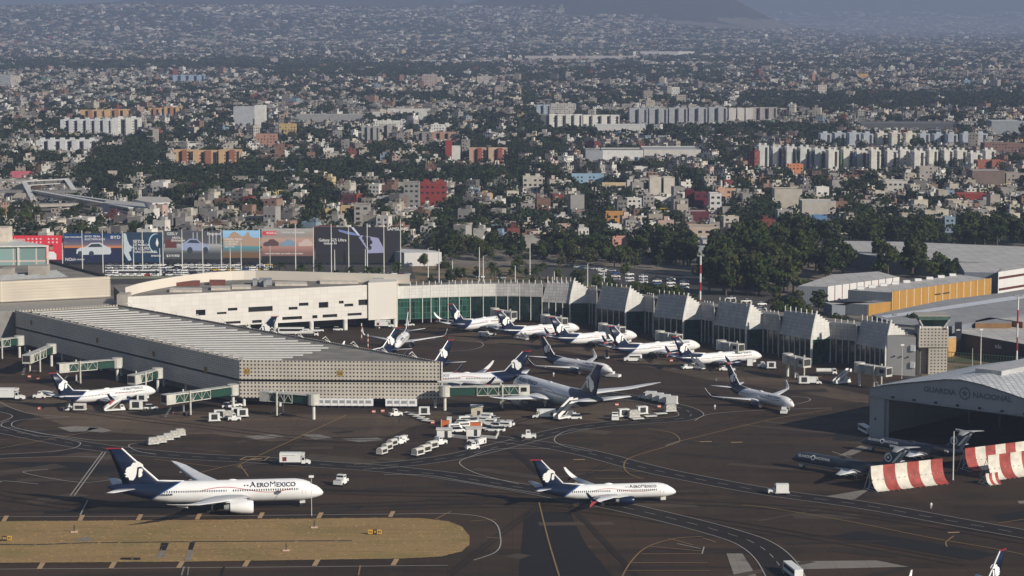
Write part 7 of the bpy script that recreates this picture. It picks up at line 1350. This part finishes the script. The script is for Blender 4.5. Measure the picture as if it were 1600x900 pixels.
# tree belts given by the strip of ground they stand on (photo x from, x to, y from, y to, chance of a tree)
BELT = [(0, 520, 99, 113, .9), (400, 780, 104, 126, .85), (800, 1130, 112, 132, .75), (1150, 1620, 150, 177, .92), (560, 700, 150, 166, .7), (240, 560, 136, 152, .5), (700, 1130, 150, 168, .55), (0, 120, 196, 232, .45), (150, 262, 222, 268, .85), (120, 520, 262, 300, .8), (250, 600, 205, 230, .4), (560, 850, 228, 262, .5),
        (790, 1200, 203, 222, .85), (760, 880, 232, 262, .7), (1200, 1330, 205, 226, .75), (1120, 1180, 210, 262, .6), (1230, 1290, 268, 300, .7), (480, 860, 270, 300, .75), (860, 980, 290, 320, .5), (1300, 1480, 262, 275, .4), (260, 520, 300, 335, .5), (0, 700, 66, 72, .6), (800, 1620, 64, 70, .4), (0, 1600, 82, 86, .5), (1100, 1600, 96, 108, .45), (560, 1000, 188, 200, .5), (1150, 1330, 330, 372, .6), (640, 800, 330, 372, .45), (0, 100, 256, 270, .5)]
LX = np.array(LAND)
def gen(y0, y1, c, seed):
    rng = np.random.default_rng(seed); hw = .245 * y1 + 90; xs = np.arange(-hw, hw, c * (1 if c < 20 else 1.15)); yy = np.arange(y0, y1, c); X, Y = np.meshgrid(xs, yy); X = X.ravel(); Y = Y.ravel()
    row = np.repeat(np.arange(len(yy)), len(xs)); colm = np.tile(np.arange(len(xs)), len(yy)); street = ((row % 5) == 0) | ((colm % 9) == 0)
    th = -.42; 
    if c > 20: n0 = len(X); X = rng.uniform(-hw, hw, n0); Y = rng.uniform(y0, y1, n0); street = vnoise(X, Y, 330, 9) > .62
    m = np.abs(X) < .238 * Y + 70; X, Y, street = X[m], Y[m], street[m]; X = X + rng.uniform(-.12, .12, len(X)) * c; Y = Y + rng.uniform(-.15, .15, len(Y)) * c
    px, py = pxy(X, Y); pt = .13 + .30 * np.clip(vnoise(X, Y, 160, seed) + .1, 0, 1) + .3 * (vnoise(X, Y, 420, seed + 3) > .5)
    pt = pt + (.14 if c > 20 else .04)
    for a, b_, c0, c1, pr in BELT: 
        wob = 2.5 * np.sin(px * .05 + a) * (c0 / 150); inb = (px > a) & (px < b_) & (py > c0 + wob * .5) & (py < c1 + wob); pt = np.where(inb, pr, pt)
    istree = rng.uniform(size=len(X)) < pt; street = street & ~istree & (rng.uniform(size=len(X)) < .8); kp = keep_mask(X, Y, c)
    ok = kp & ~street; empty_ = rng.uniform(size=len(X)) < .06; return X[ok & ~empty_], Y[ok & ~empty_], istree[ok & ~empty_], rng
def hides(X, Y, H):       # would a thing this tall stand in front of a named building?
    px, pt = pxy(X, Y, H); _, pb = pxy(X, Y, 0.0); bad = np.zeros(len(X), bool)
    for x0, x1, yt, yb in LX: bad |= (px > x0) & (px < x1) & (pt < yb) & (pb > yb)
    return bad
BX = []; TXs = []
for y0, y1, c, sd_ in ((1300, 1900, 9.6, 1), (1900, 3000, 11.0, 2), (3000, 5600, 15, 3), (5600, 9500, 22, 4), (9500, 17500, 34, 5), (17500, 27000, 62, 6)):
    X, Y, T, rng = gen(y0, y1, c, sd_); Z = hill_np(X, Y) if y0 > 5000 else np.zeros(len(X))
    if y0 > 9000:
        steep = (Z > 205) | ((X > 300) & (Y > 13300) & (Y < 20000) & (Z > 60 + 90 * (X < 900))); X, Y, Z, T = X[~steep], Y[~steep], Z[~steep], T[~steep]
    n_ = len(X); st = rng.choice([1, 1, 1, 2, 2, 2, 2, 3, 3, 4], n_); H = st * 2.7 + rng.uniform(-.2, .8, n_); big_ = rng.uniform(size=n_) < (.03 if y0 > 1800 else .004); H = np.where(big_, H * 1.5 + 3, H); H = np.where(T, rng.uniform(6, 12, n_), H)
    if y0 < 4000: 
        bad = hides(X, Y, H); H2 = np.where(bad, 3.0, H); bad2 = hides(X, Y, H2); keep = ~bad2; H = H2; X, Y, Z, T, H, st = X[keep], Y[keep], Z[keep], T[keep], H[keep], np.where(bad, 1, st)[keep]; n_ = len(X)
    shed = (rng.uniform(size=n_) < .03) & ~T & (y0 < 9000) & ~hides(X, Y, np.full(n_, 5.5)); H = np.where(shed, 5.5, H)
    W = c * rng.uniform(.62, .98, n_) * np.where(shed, 2.6, 1); Dp = c * rng.uniform(.6, 1.0, n_); ci = rng.choice(len(PAL), n_, p=PWt); dist = np.floor(X / 420.0) + 7 * np.floor(Y / 600.0); th = np.where(np.abs(dist * 37) % 3 == 0, -.62, np.where(np.abs(dist * 37) % 3 == 1, -.35, .12)) + rng.normal(size=n_) * .03
    BX.append(np.stack([X, Y, Z, W, Dp, H, th, ci, st, np.full(n_, c)], 1)[~T]); TXs.append(np.stack([X, Y, Z, H, np.full(n_, c)], 1)[T])
BX = np.concatenate(BX); TXs = np.concatenate(TXs)
# the 290 houses that show largest stand alone, the rest of the town is one mass
inview = np.abs(BX[:, 0]) < .2162 * BX[:, 1]; size = (BX[:, 3] * BX[:, 5]) / BX[:, 1] ** 2 * inview * (BX[:, 1] < 1700); order = np.argsort(-size); near_i = order[:285]; far_m = np.ones(len(BX), bool); far_m[near_i] = False
HS = []
for r in BX[near_i]:
    X, Y, Z, W, Dp, H, th, ci, st, c = r; col = np.clip(PC[int(ci)] * random.uniform(.85, 1.12), 0, 1); o = empty('house', (X, Y, 0), th); h0_ = H; two = random.random() < .45
    wl_ = inst(UBM, 'wall', o, (0, 0, 0), (W, Dp, H), col=col); inst(M_ROOF, 'roof', o, (0, 0, H), (W - .5, Dp - .5, .08)); cab = random.random() < .55; tk = random.random(); feats = []
    for sx, sy, wx, wy in ((0, -Dp / 2 + .12, W, .24), (0, Dp / 2 - .12, W, .24), (-W / 2 + .12, 0, .24, Dp - .5), (W / 2 - .12, 0, .24, Dp - .5)): inst(UBM, 'parapet', o, (sx, sy, H), (wx, wy, .7), col=col * .95)
    if cab: inst(UBM, 'roof_cabin', o, (random.uniform(-.2, .2) * W, random.uniform(0, .25) * Dp, H + .09), (3, 3.2, 2.4), col=np.clip(col * random.choice((.7, 1.2)), 0, 1)); feats.append('cabin')
    if tk < .6: inst(M_TANK if tk < .35 else M_TANKW, 'water_tank', o, (random.uniform(-.35, .35) * W, -.2 * Dp, H + .09), (1.2, 1.2, 1.5)); feats.append('black tank' if tk < .35 else 'white tank')
    fl = max(1, int(H / 2.8)); nw = random.choice((2, 3)); blank = random.random() < .25
    if not blank:
        for j in range(min(fl, 4)):
            for i in range(nw): inst(M_WIN, 'window', o, (-W / 2 + W * (i + .5) / nw + random.uniform(-.3, .3), -Dp / 2 - .02, .95 + j * 2.8), (W / nw * random.uniform(.3, .55), 1, 1.25))
            if j < 3: inst(M_WIN, 'window', o, (W / 2 + .02, -Dp * .15, .95 + j * 2.8), (Dp * .25, 1, 1.2), PI / 2)
    HS.append([o, '%s %s house%s' % (PN[int(ci)], ['', 'one-storey', 'two-storey', 'three-storey', 'four-storey', 'five-storey', 'tall', 'tall', 'tall', 'tall'][min(9, fl)], (' with roof ' + ' and '.join(feats)) if feats else (' with blank front' if blank else '')), X, Y])
def by_ref(items, suffix=''):
    grp = {}
    for o, d, X, Y in items:
        n_, rx, ry = min(REF, key=lambda q: (q[1] - X) ** 2 + ((q[2] - Y) * .35) ** 2); grp.setdefault((d, n_), []).append((((rx - X) ** 2 + (ry - Y) ** 2) ** .5, o))
    for (d, n_), l in grp.items():
        for i, (q, o) in enumerate(sorted(l, key=lambda t: t[0])): o['label'] = ('%s near %s' % (d, n_)) if len(l) == 1 else '%s, %s closest to %s' % (d, ORD[i], n_) if i else '%s, closest to %s' % (d, n_)
by_ref(HS)
for o, d, X, Y in HS: tag(o, None, 'house', 'houses at the near edge of town')
# individual town trees
TX = TXs; tsz = TX[:, 3] / TX[:, 1] * (np.abs(TX[:, 0]) < .2162 * TX[:, 1]); to = np.argsort(-tsz)[:max(0, 292 - len(TREES))]; tm = np.ones(len(TX), bool); tm[to] = False
for r in TX[to]: o = put_tree(random.choice((0, 0, 1, 2, 3, 5)), r[0], r[1], r[3], 1.1, True); o['where'] = 'between the houses'
KN = ['dark round tree', 'dark slender tree', 'green round tree', 'olive loose tree', 'green slender tree', 'black-green tree']; it = {}
for o, kd, h in TREES:
    d = ('%s %s' % ('small' if h < 7 else 'big' if h > 14 else 'middling', KN[kd])); it.setdefault((d, o['where']), []).append(o)
for (d, wh), l in it.items():
    if wh == 'between the houses': continue
    for i, o in enumerate(sorted(l, key=lambda o: o.location.x)): tag(o, '%s %s%s' % (d, wh, '' if len(l) == 1 else ', %s from the left' % ORD[i]), 'tree', 'trees ' + wh)
tt = [[o, '%s %s' % ('small' if h < 7 else 'big' if h > 11 else 'middling', KN[kd]), o.location.x, o.location.y] for o, kd, h in TREES if o['where'] == 'between the houses']; by_ref(tt)
for q in tt: tag(q[0], None, 'tree', 'trees between the houses')
for o, kd, h in TREES: del o['where']
# the mass of houses
B = BX[far_m]; n_ = len(B); X, Y, Z, W, Dp, H, th, ci, st, c = B.T
def boxes(X, Y, Z0, W, Dp, H, th, col, roofc):
    n_ = len(X); cs, sn = np.cos(th), np.sin(th); V = np.zeros((n_, 8, 3)); UV = np.zeros((n_, 5, 4, 2))
    for k_, (a, b_, t) in enumerate(((-1, -1, 0), (1, -1, 0), (1, 1, 0), (-1, 1, 0), (-1, -1, 1), (1, -1, 1), (1, 1, 1), (-1, 1, 1))):
        lx, ly = a * W / 2, b_ * Dp / 2; V[:, k_, 0] = X + lx * cs - ly * sn; V[:, k_, 1] = Y + lx * sn + ly * cs; V[:, k_, 2] = Z0 + (H if t else -3 * (Z0 > 20))
    F_ = np.array([(0, 1, 5, 4), (1, 2, 6, 5), (2, 3, 7, 6), (3, 0, 4, 7), (4, 5, 6, 7)]); Q = (np.arange(n_) * 8)[:, None, None] + F_[None]
    for f_, ln in ((0, W), (1, Dp), (2, W), (3, Dp)): UV[:, f_, 1, 0] = ln; UV[:, f_, 2, 0] = ln; UV[:, f_, 2, 1] = H; UV[:, f_, 3, 1] = H
    UV[:, 4] = -1; C = np.repeat(col[:, None, :], 5, axis=1); C[:, 4] = roofc; return V.reshape(-1, 3), Q.reshape(-1, 4), UV.reshape(-1, 2), C.reshape(-1, 3)
rng = np.random.default_rng(5); col = np.clip(PC[ci.astype(int)] * rng.uniform(.75, 1.2, (n_, 1)), 0, .85); rt = rng.choice(4, n_, p=[.42, .2, .2, .18]); roofc = np.array([(.20, .185, .17), (.46, .44, .41), (.10, .095, .09), (.22, .125, .09)])[rt] * rng.uniform(.8, 1.2, (n_, 1))
parts_ = [boxes(X, Y, Z, W, Dp, H, th, col, roofc)]; m = rng.uniform(size=n_) < .6; q = m; parts_.append(boxes(X[q] + rng.uniform(-.2, .2, q.sum()) * W[q], Y[q], (Z + H)[q], W[q] * rng.uniform(.2, .45, q.sum()), Dp[q] * .3, rng.uniform(1.5, 3.2, q.sum()), th[q], np.clip(col[q] * rng.choice([.8, 1.15, 1.3], (q.sum(), 1)), 0, .85), roofc[q]))
q = (rng.uniform(size=n_) < .5) & (c < 16); parts_.append(boxes(X[q] + rng.uniform(-.3, .3, q.sum()) * W[q], Y[q] - .2 * Dp[q], (Z + H)[q], np.full(q.sum(), 1.3), np.full(q.sum(), 1.3), np.full(q.sum(), 1.5), th[q], np.where(rng.uniform(size=(q.sum(), 1)) < .5, .03, .65) * np.ones((1, 3)), np.full((q.sum(), 3), .4)))
off = 0; VV = []; QQ = []; UU = []; CC = []
for v, qd, uv_, cc in parts_: VV.append(v); QQ.append(qd + off); UU.append(uv_); CC.append(cc); off += len(v)
tm_ = np_mesh('far_town_houses', np.concatenate(VV), np.concatenate(QQ), [CW_A], colr=np.concatenate(CC), uv=np.concatenate(UU)); tag(tm_, 'dense mass of small flat-roofed houses filling the plain and the hillside', 'houses', kind='stuff')
# the mass of trees
def mass_trees(T, per, size, seed, name, label):
    rng = np.random.default_rng(seed); n_ = len(T); K = per; cx = np.repeat(T, K, axis=0); m_ = len(cx); d = rng.normal(size=(m_, 3)); d /= np.linalg.norm(d, axis=1)[:, None]; lob = rng.normal(size=(n_, 4, 3)) * np.array([.32, .32, .18]); li = rng.integers(0, 4, m_); lo = lob[np.repeat(np.arange(n_), K), li]
    h = cx[:, 3]; wid = np.maximum(h * .9, cx[:, 4] * .45); P = np.stack([cx[:, 0] + (lo[:, 0] + d[:, 0] * .36) * wid, cx[:, 1] + (lo[:, 1] + d[:, 1] * .36) * wid, cx[:, 2] + h * (.58 + lo[:, 2] * .6 + d[:, 2] * .34)], 1)
    nr = d + rng.normal(size=(m_, 3)) * .5; nr /= np.linalg.norm(nr, axis=1)[:, None]; u = np.cross(nr, rng.normal(size=(m_, 3))); u /= np.linalg.norm(u, axis=1)[:, None]; v = np.cross(nr, u); s = (size * rng.uniform(.5, 1.3, m_) * h / 9)[:, None]
    V = np.stack([P - u * s * .5 - v * s * .35, P + u * s * .5 - v * s * .3, P + u * s * .35 + v * s * .5, P - u * s * .45 + v * s * .4], 1).reshape(-1, 3); o = np_mesh(name, V, np.arange(len(V)).reshape(-1, 4), [MASSL]); tag(o, label, 'trees', kind='stuff'); return o
k = N('far_foliage'); f = k.noise(.03, 5, k.geo(), .7); k.color(k.ramp(f, [(.3, (.010, .018, .009)), (.5, (.022, .034, .014)), (.7, (.050, .060, .025))])).set(.9, 0, .1); MASSL = k.m
FT_ = TX[tm]; dn = FT_[:, 1]
# the belts are denser than one tree a lot
ex = FT_[(rng.uniform(size=len(FT_)) < .9)].copy(); ex[:, 0] += rng.normal(size=len(ex)) * ex[:, 4] * .5; ex[:, 1] += rng.normal(size=len(ex)) * ex[:, 4] * .5; kp = keep_mask(ex[:, 0], ex[:, 1], 4) & ~hides(ex[:, 0], ex[:, 1], ex[:, 3]); FT_ = np.concatenate([FT_, ex[kp]]); dn = FT_[:, 1]
mass_trees(FT_[dn < 2300], 130, 1.5, 1, 'town_treetops', 'dark treetops scattered between the nearer houses'); mass_trees(FT_[(dn >= 2300) & (dn < 5600)], 42, 3.0, 2, 'belt_treetops', 'dark belts of trees crossing the middle of the city'); mass_trees(FT_[dn >= 5600], 14, 7.0, 3, 'far_treetops', 'hazy bands of far trees')
for kd in range(6):
    if kd not in TUSED: print('unused tree', kd)
# ---------------------------------------------------------------- the hazy air over the valley
hz = MB().box(-24000, 24000, -600, 52000, -3, 2300).build('haze', mat('tmp_haze', (1, 1, 1)), uv=False); hm_ = bpy.data.materials.new('haze_air'); hm_.use_nodes = True; t_ = hm_.node_tree; t_.nodes.clear(); out = t_.nodes.new('ShaderNodeOutputMaterial'); pv = t_.nodes.new('ShaderNodeVolumePrincipled')
pv.inputs['Color'].default_value = (.50, .62, .93, 1); pv.inputs['Density'].default_value = 8.0e-5; pv.inputs['Anisotropy'].default_value = 0.0; t_.links.new(pv.outputs[0], out.inputs['Volume']); hz.data.materials.clear(); hz.data.materials.append(hm_); hz['kind'] = 'stuff'
